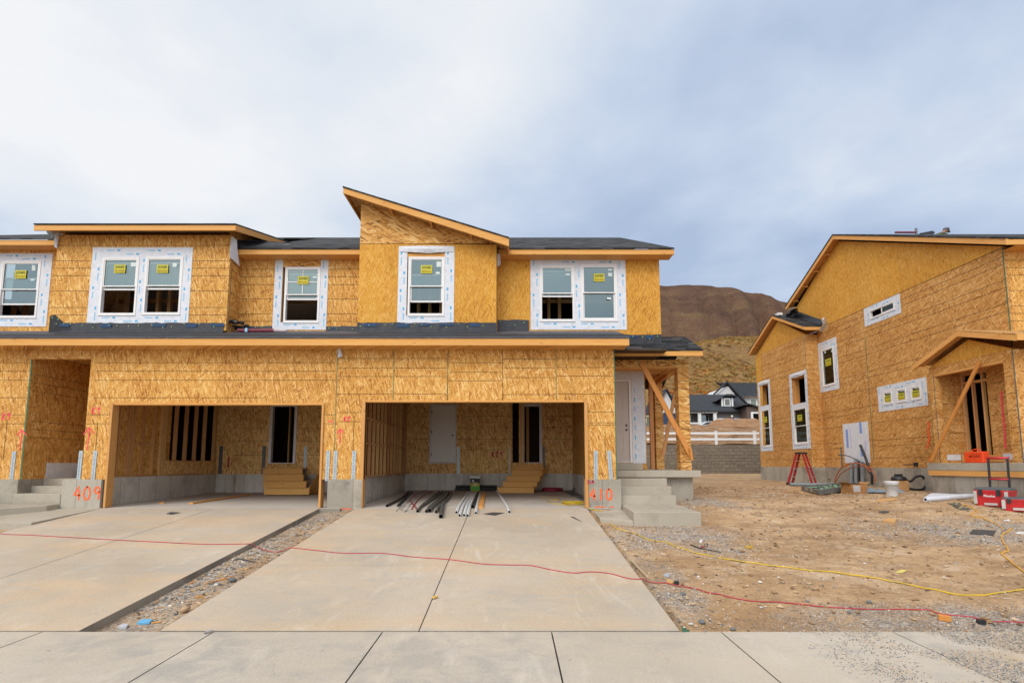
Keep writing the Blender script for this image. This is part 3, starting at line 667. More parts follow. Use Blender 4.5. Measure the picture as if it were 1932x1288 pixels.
# foundation piers
def pier(x0, x1, zt=ZF, yb=11.75):
    p = MB(); p.box(x0, x1, 11.44, yb, -1.75, zt); return p
pr_ = pier(LX, F0.uz(35, 950)[0]); part('foundation_pier', pr_, FND, TH)
pr_ = pier(-9.92, -9.06); 
part('foundation_pier', pr_, FND, TH, label='concrete pier with 409 sprayed in orange')
PF = Pl('front', 11.44)
def hand(P, glyphs, u, z, h, wd, w, mat, name, seed=1):
    rg = random.Random(seed); m = MB(); x = u
    G = {'4': [[(.55,1),(.1,.38),(.75,.36)],[(.6,.75),(.56,0)]], '0': [[(.4,1),(.12,.75),(.08,.35),(.3,.02),(.6,.1),(.72,.5),(.6,.88),(.3,.98)]], '9': [[(.65,.62),(.3,.5),(.12,.7),(.3,.95),(.62,.9),(.66,.6),(.55,.05)]],
         '1': [[(.4,1),(.36,0)]], '2': [[(.1,.8),(.35,1),(.62,.8),(.5,.45),(.1,.05),(.7,.08)]], 'L': [[(.15,1),(.15,.05),(.65,.05)]], 'M': [[(.1,0),(.15,1),(.4,.4),(.65,1),(.72,0)]],
         'up': [[(.4,0),(.42,.95)],[(.1,.68),(.42,1),(.75,.72)]], 'k': [[(.15,0),(.2,1)],[(.7,.95),(.2,.45),(.75,0)]], 'd': [[(.05,.9),(.35,.95),(.75,.9)]], 'z': [[(.1,.9),(.6,.95),(.15,.1),(.7,.05)]]}
    for g_ in glyphs:
        for st in G.get(g_, []):
            pts = []
            for a, b in zip(st, st[1:]):
                for i in range(4): t = i/4; pts.append((x + h*.75*lerp(a[0], b[0], t) + rg.uniform(-1,1)*h*.012, z + h*lerp(a[1], b[1], t)))
            pts.append((x + h*.75*st[-1][0], z + h*st[-1][1])); m.stroke(P, pts, wd, w, 0)
        x += h * .72
    part(name, m, mat, TH)
u, z = PF.uz(137, 943); hand(PF, '409', u, z, .30, .036, .004, ORNG, 'sprayed_number')
part('foundation_pier', pier(PF.uz(617, 940)[0], PF.uz(682, 940)[0]), FND, TH)
part('foundation_pier', pier(1.70, PF.uz(1172, 930)[0], ZF-.0, 12.3), FND, TH, label='concrete pier with 410 sprayed in orange')
u, z = PF.uz(1112, 943); hand(PF, '410', u, z, .25, .036, .004, ORNG, 'sprayed_number', 3)
u, z = PF.uz(1108, 911.5); hand(PF, '2LM', u, z, .07, .018, .004, REDP, 'sprayed_initials', 4)
m = MB()
for (a, b, y) in ((622, 678, 960), (622, 676, 971), (1122, 1142, 956), (1150, 1158, 956)):
    m = MB(); p, q = PF.uz(a, y), PF.uz(b, y); m.stroke(PF, [p, ((p[0]+q[0])/2, p[1]+.008), q], .02, .004); part('grade_mark', m, ORNG, TH)
for k, (gl_, px_, py_, h) in enumerate((('kup', 172, 781, .16), ('up', 152, 848, .50), ('kup', 3, 792, .16), ('up', 26, 848, .45), ('kup', 648, 795, .12), ('up', 632, 838, .35), ('d', 618, 812, .22))):
    u, z = F0.uz(px_, py_); glyphs = ['k', 'up'] if gl_ == 'kup' else [gl_]
    hand(F0, glyphs, u, z, h, .022, .006, PINK, 'sprayed_arrow', 10 + k)
# straps
def strap(P, px_, y0, y1, wd=.085, mat=None, tilt=0):
    u, zt = P.uz(px_, y0); zb = P.uz(px_, y1)[1]; m = MB()
    m.prism([P(u-wd/2, .005, zb-.03), P(u+wd/2, .005, zb-.03), P(u+wd/2+tilt, .005, zt), P(u-wd/2+tilt, .005, zt)], P.n * .008)
    k = 0; z = zb
    while z < zt - .03: m.pbox(P, u-.012+tilt*(z-zb)/(zt-zb), u+.012+tilt*(z-zb)/(zt-zb), .013, .0145, z, z+.016, 1); z += .05
    part('hold_down_strap', m, [mat or GALV, DGALV], TH)
for a in ((27, 851, 903), (153, 850, 903), (180, 850, 903), (619, 850, 904), (633, 850, 904), (668, 850, 904), (1123, 850, 903), (1152, 850, 903)): strap(F0, *a, tilt=(-.04 if a[0] == 1152 else .01))
# jambs and header boards
m = MB(); m.box(-9.0, -8.955, 11.46, 11.66, -.94, 1.378); part('garage_jamb', m, LUM_Z, TH)
m = MB(); m.box(-4.265, -4.22, 11.46, 11.66, -.94, 1.378); part('garage_jamb', m, LUM_Z, TH)
m = MB(); m.box(-8.955, -4.265, 11.48, 11.66, 1.335, 1.3775); part('garage_header', m, LUM_X, TH)
m = MB(); m.box(-3.37, -3.29, 11.45, 11.60, -.94, 1.42); part('garage_jamb', m, LUM_Z, TH)
m = MB(); m.box(1.62, 1.69, 11.45, 11.60, -.94, 1.42); part('garage_jamb', m, LUM_Z, TH)
m = MB(); m.box(-3.29, 1.62, 11.48, 11.64, 1.398, 1.4375); part('garage_header', m, LUM_X, TH)
# --- garage one interior
m = MB(); m.box(-9.5, -9.36, 11.75, 16.4, -1.3, -.30); m.box(-9.5, -3.75, 16.4, 16.6, -1.3, -.30); m.box(-8.95, -8.75, 16.3, 16.4, -1.3, -.30); m.box(-3.78, -3.62, 11.75, 17.5, -1.3, -.30); m.box(-3.62, 2.2, 17.5, 17.7, -1.3, -.30); m.box(2.05, 2.2, 11.75, 17.5, -1.3, -.30)
part('garage_foundation', m, GFND, TH)
GL = Pl('right', -9.5); m = MB()
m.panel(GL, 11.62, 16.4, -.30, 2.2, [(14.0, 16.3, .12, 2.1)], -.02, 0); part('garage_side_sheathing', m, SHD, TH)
m = MB()
y = 11.75
ysd = [11.9, 12.28, 12.6, 12.68, 12.76, 13.1, 13.5, 13.78, 13.86, 13.94, 14.4, 14.85, 15.3, 15.75, 16.28]
for yy in ysd: m.box(-9.498, -9.40, yy, yy+.045, -.26, 2.16)
m.box(-9.498, -9.40, 11.66, 16.35, -.298, -.262)
for a, b in zip(ysd, ysd[1:]):
    if b - a > .2 and b < 14: m.box(-9.495, -9.41, a+.047, b-.002, .50, .54)
m.box(-9.497, -9.385, 14.0, 16.3, .085, .118); part('garage_studs', m, STUD, TH)
m = MB(); m.box(-9.399, -9.387, 13.99, 16.34, -.262, .084); part('knee_panel', m, OSB_I, TH)
BK1 = Pl('front', 16.4); d1 = rpx(BK1, 508.7, 560, 761.5, 873.7)
m = MB(); m.panel(BK1, -9.5, -3.7, -.30, 2.2, [(d1[0]+.02, d1[1]-.02, d1[2], d1[3]-.02)], -.1, 0)
for yv in (808, 832, 858): 
    z = BK1.uz(450, yv)[1]
    for a, b in spans(-8.9, -3.8, z, [d1]): hline(m, BK1, a, b, z)
part('garage_back_wall', m, [OSB_I, INK], TH)
def door_frame(P, r, name='door_frame', t=.085, w1=.03, mat=None):
    m = MB(); u0, u1, z0, z1 = r; m.panel(P, u0, u1, z0, z1, [(u0+t, u1-t, z0+.02, z1-t)], -.11, w1); return part(name, m, mat or TRIMW, TH)
door_frame(BK1, d1)
m = MB(); m.prism([(d1[1]-.08, 16.44, d1[2]+.03), (d1[1]-.35, 17.15, d1[2]+.03), (d1[1]-.38, 17.13, d1[2]+.03), (d1[1]-.11, 16.42, d1[2]+.03)], (0,0,1.85)); 
for px_ in (418, 499): strap(BK1, px_, 841, 892, .11, DGALV)
strap(BK1, 577, 842, 893, .09)
m = MB(); m.box(-4.95, -4.80, 16.25, 16.398, -.30, 2.2); m.box(-4.78, -4.70, 16.25, 16.398, -.30, 2.2); part('garage_corner_studs', m, STUD, TH)
m = MB(); u, z = BK1.uz(430, 882); m.stroke(BK1, [(u, z), (u+.02, z+.35)], .05, .004); part('sprayed_mark', m, REDP, TH)
# --- garage two interior
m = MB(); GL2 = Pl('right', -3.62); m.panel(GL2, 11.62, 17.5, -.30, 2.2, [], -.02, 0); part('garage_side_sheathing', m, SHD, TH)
m = MB(); yy = 11.7
while yy < 17.4:
    m.box(-3.618, -3.545, yy, yy+.042, -.26, 2.16)
    if yy + .40 < 17.4:
        m.box(-3.615, -3.54, yy+.043, yy+.398, .50, .54); m.box(-3.615, -3.54, yy+.043, yy+.398, 1.12, 1.16)
    yy += .40
m.box(-3.618, -3.50, 11.66, 17.45, -.298, -.262); part('garage_studs', m, STUD, TH)
BK2 = Pl('front', 17.5); d2 = rpx(BK2, 810.7, 861, 763, 873.4); d3 = rpx(BK2, 984.7, 1022.5, 761.6, 872.8); gap = rpx(BK2, 967, 979, 757, 872)
m = MB(); m.panel(BK2, -3.62, 2.2, -.30, 2.2, [(d2[0]+.03, d2[1]-.03, d2[2]+.02, d2[3]-.03), (d3[0]+.03, d3[1]-.03, d3[2], d3[3]-.03), gap], -.1, 0)
for yv in (785, 806, 828, 848):
    z = BK2.uz(900, yv)[1]
    for a, b in spans(-3.4, 2.0, z, [d2, d3, gap]): hline(m, BK2, a, b, z)
part('garage_back_wall', m, [OSB_I, INK], TH)
door_frame(BK2, d3); door_frame(BK2, d2, t=.05)
m = MB(); a, b, c, d = d2; m.panel(BK2, a+.055, b-.055, c+.03, d-.055, [], -.05, -.01)
for (z0, z1) in ((c+.25, c+.95), (c+1.1, d-.25)):
    for (x0, x1) in ((a+.17, (a+b)/2-.05), ((a+b)/2+.05, b-.17)):
        m.panel(BK2, x0, x1, z0, z1, [(x0+.02, x1-.02, z0+.02, z1-.02)], -.01, -.002)
gd = part('garage_man_door', m, DOORW, TH); bevel(gd, .004, 1)
k_ = MB(); k_.lathe([(.028, 0), (.028, .012)], tuple(BK2(b-.13, -.01+.012, c+.95)), 12, 0, 'y'); part('lock_bore', k_, BLK, gd)
for z in (c+.25, c+1.02, d-.3): k_ = MB(); k_.pbox(BK2, a+.045, a+.07, -.01, .006, z, z+.1); part('hinge', k_, BLK, gd)
strap(BK2, 865, 843, 892, .09); strap(BK2, 962.5, 843, 892, .09); strap(BK2, 1026, 842, 880, .07, DGALV); strap(BK2, 1082, 840, 893, .07, DGALV)
m = MB(); 
for uu in (gap[0]-.10, gap[1]+.02, gap[1]+.12): m.pbox(BK2, uu, uu+.06, .002, .09, -.28, 2.18)
part('garage_corner_studs', m, STUD, TH)
m = MB(); GR2 = Pl('left', 2.06); m.panel(GR2, -17.5, -11.62, -.30, 2.2, [], -.1, 0); part('garage_side_sheathing', m, OSB_A, TH)
u, z = BK2.uz(927, 862); hand(BK2, ['k', 'z', '9'], u, z, .19, .03, .004, REDP, 'sprayed_mark', 9)
# garage ceilings with joists, hidden voids
m = MB(); m.box(-9.5, -3.62, 11.6, 16.5, 2.20, 2.24); m.box(-3.62, 2.2, 11.6, 17.6, 2.20, 2.24, 0)
yy = 11.9
while yy < 16.3: m.box(-9.49, -3.79, yy, yy+.045, 1.96, 2.198, 1); m.box(-3.61, 2.04, yy, yy+.045, 1.96, 2.198, 1); yy += .5
part('garage_ceiling', m, [OSB_D, STUD], TH)
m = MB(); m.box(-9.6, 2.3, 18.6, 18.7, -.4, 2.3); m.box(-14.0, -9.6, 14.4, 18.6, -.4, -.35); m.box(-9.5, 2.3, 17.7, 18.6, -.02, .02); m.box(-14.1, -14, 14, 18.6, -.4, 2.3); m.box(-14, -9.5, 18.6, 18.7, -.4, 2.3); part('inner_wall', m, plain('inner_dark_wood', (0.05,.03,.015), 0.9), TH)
m = MB()
for x in (d1[0]+.25, d1[0]+.55): m = MB(); m.box(x, x+.04, 17.2, 17.3, 0, 2.1); part('inner_stud', m, STUD, TH)
for x in (d3[0]+.16, ): m = MB(); m.box(x, x+.1, 18.0, 18.1, 0, 2.1); part('inner_stud', m, STUD, TH)

# --- upper floor walls
def openings(*ws): return list(ws)
PW0 = rpx(FR, 0, 74, 493, 599); PW1 = rpx(FB, 190.5, 260, 486, 594); PW2 = rpx(FB, 273, 343.5, 485, 593)
PW3 = rpx(FR, 537, 603.5, 504, 608); PW4 = rpx(FB, 770, 838.5, 485, 595); PW5 = rpx(FR, 1019, 1083.6, 501, 605.5); PW6 = rpx(FR, 1096.5, 1164, 499.5, 605)
def grow(r, a=0.0, b=0.0, c=0.0, d=0.0): return (r[0]-a, r[1]+b, r[2]-c, r[3]+d)
m = MB(); hb = [PW1, PW2]; BX0, BX1 = -10.94, -6.77
m.panel(FB, BX0, BX1, 3.15, 5.50, hb, -.09, 0)
for y in (463, 492, 506, 520, 549, 580, 594, 612):
    z = FB.uz(150, y)[1]
    for a, b in spans(BX0, BX1, z, [rpx(FB, 170, 360, 467, 611)]): hline(m, FB, a, b, z)
for i in range(12): vline(m, FB, BX0 + .33 + i*.345, FB.uz(150, 462)[1], 5.42)
SR = Pl('right', BX1); m.panel(SR, 11.99, 12.55, 3.0, 5.7, [], -.09, 0)
for y in (463, 492, 506, 520, 549, 580, 594): hline(m, SR, 12.0, 12.5, FB.uz(150, y)[1])
m.ppoly(SR, [(11.99, 5.7), (14.0, 5.7), (14.0, 6.2), (11.99, 5.62)], -.09, 0)
m.box(BX0, BX0+.09, 11.99, 14.2, 3.0, 5.6)
vline(m, SR, 11.995, 3.0, 5.5, 2, th=.012)
part('upper_bay_wall', m, [OSB_A, INK, GREY], TH)
m = MB(); wr3 = rpx(FR, 517, 618, 487, 622)
m.panel(FR, BX1, -3.62, 2.9, 5.20, [grow(PW3, .07, .0, 0, .22)], -.09, 0)
for y in (508, 522, 537, 564, 592, 606):
    z = FR.uz(480, y)[1]
    for a, b in spans(BX1, -3.66, z, [wr3]): hline(m, FR, a, b, z)
part('upper_recess_wall', m, [OSB_A, INK], TH); m = MB(); m.panel(FR, LX, BX0, 2.9, 5.44, [PW0], -.09, 0)
for y in (480, 500, 520, 550, 580): hline(m, FR, FR.uz(97, 550)[0], BX0, FR.uz(100, y)[1])
part('upper_recess_wall', m, [OSB_A, INK], TH)
o = MB(); o.panel(FR, PW3[0]-.07, PW3[1], PW3[3]+.002, PW3[3]+.20, [], -.05, -.01); part('window_header', o, OSB_C, TH)
m = MB(); m.panel(FR, -.36, 3.69, 3.0, 5.16, [PW5, PW6], -.09, 0); m.box(3.60, 3.69, 12.55, 21.5, 3.0, 5.16); part('upper_recess_wall', m, OSB_B, TH)
m = MB(); zsp = FB.uz(800, 460)[1]
m.panel(FB, -3.66, -.362, 3.15, zsp, [grow(PW4, .03, 0, 0, .12)], -.09, 0)
m.box(-.45, -.362, 11.99, 12.45, 3.0, 5.1); m.box(-3.66, -3.57, 11.99, 14.6, 3.0, 6.1)
part('tower_wall', m, OSB_B, TH)
m = MB(); m.ppoly(FB, [(-3.66, zsp+.004), (-.362, zsp+.004), (-.362, 5.262), (-3.66, 6.31)], -.09, 0)
part('tower_top_wall', m, OSB_C, TH)
vm = MB(); hline(vm, FB, -3.66, -.362, zsp+.002, 0); vline(vm, FB, FB.uz(937, 530)[0]+.0, 3.2, zsp, 0, th=.006); part('panel_seam', vm, INK, TH)
o = MB(); o.panel(FB, PW4[0]-.03, PW4[1], PW4[3]+.002, PW4[3]+.10, [], -.05, -.01); part('window_header', o, LUM_X, TH)
# windows
LB = lambda P, x, y, w=.09, h=.09: (*P.uz(x, y), w, h)
window(TH, FR, PW0, op=.42, stick=FR.uz(40, 518), labels=[LB(FR, 64, 503, .09, .07), LB(FR, 64, 508, .09, .07), LB(FR, 62, 528, .1, .04)], sw_=.28)
wrap(TH, FR, rpx(FR, -12, 94, 478, 616), [PW0], 1)
window(TH, FB, PW1, op=.86, stick=FB.uz(227, 507.5), labels=[LB(FB, 252, 499, .12, .10)], tape=True)
window(TH, FB, PW2, op=.86, stick=FB.uz(307.5, 507.5), labels=[LB(FB, 330, 500, .10, .10)], tape=True)
wrap(TH, FB, rpx(FB, 170, 360, 467, 611), [PW1, PW2], 2)
window(TH, FR, PW3, op=.80, stick=FR.uz(572.5, 529), grid=True, labels=[LB(FR, 594, 523, .10, .05)], sw_=.27)
wrap(TH, FR, wr3, [grow(PW3, .07, .0, 0, .22)], 3, droop=True)
window(TH, FB, PW4, op=.42, stick=FB.uz(805, 508.5), labels=[LB(FB, 828, 496, .11, .06), LB(FB, 828, 501, .11, .07), LB(FB, 826, 515, .1, .05)], sw_=.27)
wrap(TH, FB, rpx(FB, 751, 857, 466, 610), [grow(PW4, .03, 0, 0, .12)], 4, droop=True)
window(TH, FR, PW5, op=.86, labels=[LB(FR, 1072, 509, .16, .05), LB(FR, 1071, 518, .10, .05)], tape=True)
window(TH, FR, PW6, op=.0, stick=FR.uz(1130, 524), labels=[LB(FR, 1151, 509, .1, .05), LB(FR, 1151, 518, .1, .09), LB(FR, 1149, 563, .1, .05)])
wrap(TH, FR, rpx(FR, 1001, 1181, 483, 622), [PW5, PW6], 5)
# interior of the upper floor: studs in the dark
m = MB()
for P, r in ((FR, PW0), (FB, PW1), (FB, PW2), (FB, PW4), (FR, PW5)):
    for i in range(3 if P is FB else 2):
        x = lerp(r[0], r[1], (i + .7) / 3.2); m.box(x*1.08, x*1.08 + .08, P.k + 1.1, P.k + 1.2, 2.9, 5.2)
m.box(-16, 3.5, 13.7, 13.75, 4.4, 4.5)
part('upper_studs', m, STUD, TH)
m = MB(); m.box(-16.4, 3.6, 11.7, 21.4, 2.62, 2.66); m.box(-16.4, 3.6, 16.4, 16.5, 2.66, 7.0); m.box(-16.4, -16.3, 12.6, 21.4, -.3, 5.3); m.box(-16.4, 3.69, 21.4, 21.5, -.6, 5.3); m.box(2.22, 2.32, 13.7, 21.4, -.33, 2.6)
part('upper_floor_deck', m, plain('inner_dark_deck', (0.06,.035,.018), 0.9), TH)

# --- roofs
def roof_x(parent, x0, x1, y0, z0, y1, z1, th=.035, mat=None, name='roof'):      # plane rising in +Y
    m = MB(); m.prism([(x0, y0, z0), (x0, y1, z1), (x0, y1, z1-th-.02), (x0, y0, z0-th)], (x1-x0, 0, 0)); return part(name, m, mat or SHING, parent)
def fascia(parent, x0, x1, y, zt, h=.17, cuts=(), name='fascia'):
    xs_ = [x0] + list(cuts) + [x1]; m = MB()
    for i, (a, b) in enumerate(zip(xs_, xs_[1:])): m.box(a+(.0015 if i else 0), b, y, y+.038, zt-h, zt - .003*(i % 2))
    return part(name, m, LUM_X, parent)
# lower roof over the garages
GX1 = F0.uz(1187, 640)[0]*11.1/11.5
roof_x(TH, LX-.3, GX1, 11.08, 2.80, 12.5, 3.30, name='garage_roof', mat=FELTG)
r2 = roof_x(TH, LX-.3, GX1-.01, 11.10, 2.815, 11.62, 3.005, th=.004, name='roof_starter_strip', mat=FELT)
fascia(TH, LX-.3, GX1, 11.10, 2.762, .155, cuts=(-7.9, -4.3, -1.25))
m = MB(); m.box(LX, GX1-.03, 11.14, 11.5, 2.60, 2.62); m.box(2.24, 2.33, 11.59, 13.6, ZF, 2.7); part('soffit', m, OSB_A, TH)
m = MB(); m.ppoly(Pl('right', GX1-.042), [(11.14, 2.60), (12.5, 3.1), (12.5, 3.26), (11.14, 2.765)], 0, .04); part('rake_board', m, LUM_Y, TH)
# membrane upstands at the foot of the upper walls with cap nails
rg = random.Random(5)
def upstand(P, u0, u1, zt, zb, seed):
    rg = random.Random(seed); m = MB(); n = max(4, int((u1-u0)/.12)); vs = []
    for i in range(n+1):
        t = i/n; wob = rg.uniform(-.008, .012)
        vs += [P(lerp(u0, u1, t), .018, zb), P(lerp(u0, u1, t), .012 + rg.uniform(0, .012), zt + wob)]
    m.add(vs, [(2*i, 2*i+2, 2*i+3, 2*i+1) for i in range(n)], 0)
    u = u0 + .15
    while u < u1 - .3:
        a = rg.uniform(.12, .35)
        if rg.random() < .55: m.pbox(P, u, u+a, .0315, .033, lerp(zb, zt, rg.uniform(.5, .7)), lerp(zb, zt, .88), 1)
        u += a + rg.uniform(.1, .5)
    u = u0 + .08
    while u < u1 - .03:
        z = lerp(zb, zt, rg.uniform(.5, .95)); m.pbox(P, u-.009, u+.009, .034, .037, z-.009, z+.009, 2); u += rg.uniform(.15, .4)
    part('flashing_membrane', m, [MEMB, BLUEP, LIME], TH)
upstand(FB, BX0+.1, BX1-.05, 3.33, 3.09, 1); upstand(FB, -3.66, -.362, 3.335, 3.09, 2)
upstand(FR, BX1+.02, wr3[0], 3.40, 3.24, 3); upstand(FR, wr3[1], -3.66, 3.40, 3.24, 8); upstand(FR, -.36, FR.uz(998, 620)[0], 3.56, 3.24, 4); upstand(FR, FR.uz(95, 610)[0], BX0, 3.38, 3.24, 6)
upstand(FR, 2.6, 3.69, 3.19, 2.95, 7)
m = MB(); m.ppoly(FB, [(BX0, 3.10), (BX0+.55, 3.16), (BX0+.12, 3.52), (BX0, 3.50)], .004, .02)
for q in ((BX0+.06, 3.46), (BX0+.2, 3.42), (BX0+.34, 3.32)): m.pbox(FB, q[0]-.01, q[0]+.01, .02, .024, q[1]-.01, q[1]+.01, 1)
part('flashing_patch', m, [FELT, LIME], TH)
m = MB(); rgx = random.Random(3)
for i in range(12): m.stone((BX1+.03+rgx.uniform(0,.3), 11.95+rgx.uniform(0,.3), 3.25+rgx.uniform(0,.16)), .09, rgx)
part('membrane_fold', m, MEMB, TH)
# main roof
EZ = 5.262
roof_x(TH, -6.75, 3.965, 12.08, EZ, 18.1, EZ+3.01, name='main_roof')
m = MB(); m.prism([(3.965, 18.1, EZ+3.01), (3.965, 24.2, EZ), (3.965, 24.2, EZ-.05), (3.965, 18.1, EZ+2.96)], (-21, 0, 0)); part('rear_roof', m, SHING, TH)
fascia(TH, -6.70, -3.66, 12.10, EZ-.035, .125); fascia(TH, -.34, 3.96, 12.10, EZ-.035, .125)
m = MB(); m.box(-6.75, -3.7, 12.14, 12.45, 5.10, 5.13); part('soffit', m, LUM_Y, TH); m = MB(); m.box(-.36, 3.94, 12.14, 12.45, 5.10, 5.13); m.ppoly(Pl('right', 3.92), [(12.12, 5.09), (18.1, 8.1), (18.1, 8.24), (12.12, 5.23)], 0, .04)
m.ppoly(Pl('right', 3.60), [(12.5, 5.16), (21.4, 5.16), (18.1, 8.15)], 0, .09); part('soffit', m, LUM_Y, TH)
roof_x(TH, LX-.4, BX0-.02, 12.08, 5.503, 18.1, 8.4, name='main_roof'); fascia(TH, LX-.4, BX0-.05, 12.10, 5.465, .125)
m = MB(); m.box(LX, BX0-.02, 12.14, 12.45, 5.345, 5.375); part('soffit', m, LUM_Y, TH)
# left bay roof, rising to the back
bz0, bs = 5.592, .29
bx0, bx1 = -11.16, -6.45; yb = 14.9
roof_x(TH, bx0, bx1, 11.48, bz0, yb, bz0 + bs*(yb-11.48), th=.03, name='bay_roof')
fascia(TH, bx0, bx1, 11.50, bz0-.034, .125)
m = MB(); m.ppoly(Pl('right', bx1-.04), [(11.54, bz0-.16), (14.35, bz0-.16+bs*2.81), (14.35, bz0-.02+bs*2.81), (11.54, bz0-.02)], 0, .038); part('rake_board', m, LUM_Y, TH)
m = MB(); m.prism([(bx0+.02, 11.54, bz0-.11), (bx1-.05, 11.54, bz0-.11), (bx1-.05, 14.3, bz0-.11+bs*2.76), (bx0+.02, 14.3, bz0-.11+bs*2.76)], (0,0,.02)); part('soffit', m, OSB_D, TH)
# tower roof, falling to the right
def tz(x): return lerp(6.505, 5.262, (x+3.97)/3.90)
m = MB(); m.prism([(-3.98, 11.48, tz(-3.98)), (-.065, 11.48, tz(-.065)), (-.065, 11.48, tz(-.065)-.03), (-3.98, 11.48, tz(-3.98)-.03)], (0, 3.3, 0)); part('tower_roof', m, SHING, TH)
m = MB(); m.prism([(-3.97, 11.50, tz(-3.97)-.033), (-.07, 11.50, tz(-.07)-.033), (-.07, 11.50, tz(-.07)-.215), (-3.97, 11.50, tz(-3.97)-.165)], (0, .038, 0)); part('rake_board', m, LUM_X, TH)
m = MB(); m.box(-3.97, -3.935, 11.54, 14.6, tz(-3.97)-.17, tz(-3.97)-.035); part('fascia', m, LUM_Y, TH); m = MB(); m.box(-.105, -.07, 11.54, 12.1, tz(-.07)-.20, tz(-.07)-.035); part('fascia', m, LUM_Y, TH)
m = MB(); m.prism([(-3.93, 11.54, tz(-3.93)-.09), (-.11, 11.54, tz(-.11)-.09), (-.11, 11.54, tz(-.11)-.07), (-3.93, 11.54, tz(-3.93)-.07)], (0, 3.0, 0)); part('soffit', m, OSB_D, TH)
m = MB()
for x in (-2.9, -1.95, -1.0): m.prism([(x, 11.54, tz(x)-.17), (x+.04, 11.54, tz(x+.04)-.17), (x+.04, 11.54, tz(x+.04)-.092), (x, 11.54, tz(x)-.092)], (0, .36, 0))
part('lookout', m, LUM_Y, TH)
# loose flaps of wrap at roof corners
def flap(pts, name='wrap_flap', mat=None, n=6):
    m = MB(); c = sum((Vector(p) for p in pts), Vector()) / len(pts); rg = random.Random(len(pts)*7+int(abs(c.x)*10)); vs = [c + Vector((0, -.03, 0))] ; k = len(pts); out = []
    for i in range(k):
        a, b = Vector(pts[i]), Vector(pts[(i+1) % k])
        for j in range(3): out.append(a.lerp(b, j/3) + Vector((0, rg.uniform(-.02, .02), rg.uniform(-.01, .01))))
    mid = [c.lerp(q, .5) + Vector((0, rg.uniform(-.05, .0), 0)) for q in out]
    vs += mid + out; n_ = len(out)
    fs = [(0, 1+i, 1+(i+1) % n_) for i in range(n_)] + [(1+i, 1+n_+i, 1+n_+(i+1) % n_, 1+(i+1) % n_) for i in range(n_)]
    m.add(vs, fs); return part(name, m, mat or WRAP, TH, smooth=True)
flap([aY(436, 444, 11.85), aY(447, 452, 11.95), aY(452, 502, 12.2), aY(433, 485, 11.87)])
flap([aY(103, 436, 11.85), aY(111, 436, 11.85), aY(108, 468, 11.85), aY(101, 464, 11.85)])
flap([aY(938, 478, 12.0), aY(944, 480, 12.1), aY(945, 499, 12.3), aY(939, 503, 12.0)])
flap([aY(637, 649, 11.44), aY(641, 650, 11.44), aY(646, 671, 11.42), aY(637, 676, 11.42)])
m = MB(); pts = [aY(445, 452, 12.1), aY(556, 458, 14.0), aY(540, 462, 13.3), aY(470, 470, 12.2), aY(445, 470, 12.1)]
m.prism([p for p in pts], (0, .03, .01)); part('valley_membrane', m, MEMB, TH)
# --- porch of the right unit
PX1 = 4.52
roof_x(TH, 2.34, PX1, 11.95, 2.715, 13.15, 3.315, name='porch_roof'); m = MB(); m.prism([(2.34, 13.15, 3.315), (2.34, 15.3, 2.3), (2.34, 15.3, 2.25), (2.34, 13.15, 3.27)], (PX1-2.34, 0, 0)); part('porch_roof', m, SHING, TH)
fascia(TH, 2.34, PX1, 11.97, 2.675, .115)
P27 = Pl('front', 12.62)
m = MB(); m.panel(P27, 2.34, 4.40, 2.43, 2.60, [], -.3, 0)
for i in range(9): vline(m, P27, 2.5 + i*.22, 2.44, 2.60)
m.pbox(P27, 2.34, 4.40, -.30, 0.0, 2.40, 2.428, 2); m.box(4.02, 4.40, 12.94, 15.0, 2.42, 2.60); m.box(2.34, 4.38, 12.96, 14.9, 2.56, 2.60)
part('porch_beam', m, [OSB_C, INK, LUM_X], TH)
m = MB()
for yy in (13.2, 13.6, 14.0, 14.4): m.box(2.36, 4.0, yy, yy+.04, 2.42, 2.555)
part('porch_joist', m, STUD, TH)
def column(x0, x1, y0, y1, z0, z1):
    m = MB(); m.box(x0, x1, y0, y1, z0, z1); P = Pl('front', y0); PL_ = Pl('left', x0)
    z = z0 + .2; k = 0
    while z < z1 - .05: hline(m, P, x0, x1, z); hline(m, PL_, -y1, -y0, z); z += (.2, .2, .4)[k % 3]; k += 1
    vline(m, P, x0+.006, z0, z1, 2, th=.01)
    part('porch_column', m, [OSB_C, INK, LUM_Z], TH)
column(4.13, 4.40, 12.66, 12.94, -.135, 2.40); column(4.17, 4.40, 14.9, 15.14, -.135, 2.42)
m = MB(); m.box(4.02, 4.13, 14.92, 15.02, -.135, 2.42); part('porch_post', m, STUD, TH)
# braces nailed to the porch
m = MB(); m.beam(aY(1210, 684, 12.55), aY(1303, 858, 12.55), .12, .04, 0, up=(0,1,0)); part('diagonal_brace', m, LUM_R, TH)
m = MB(); m.beam(aY(1302, 845, 12.50), aY(1306, 868, 12.50), .05, .04, 0, up=(0,1,0)); part('brace_block', m, LUM_R, TH)
m = MB(); m.beam(aY(1275, 735, 14.0), aY(1250, 862, 14.2), .09, .04, 0, up=(0,1,0)); part('diagonal_brace', m, STUD, TH)
m = MB(); m.beam(aY(1238, 722, 14.6), aY(1276, 692, 12.8), .04, .12, 0); part('knee_brace', m, STUD, TH)
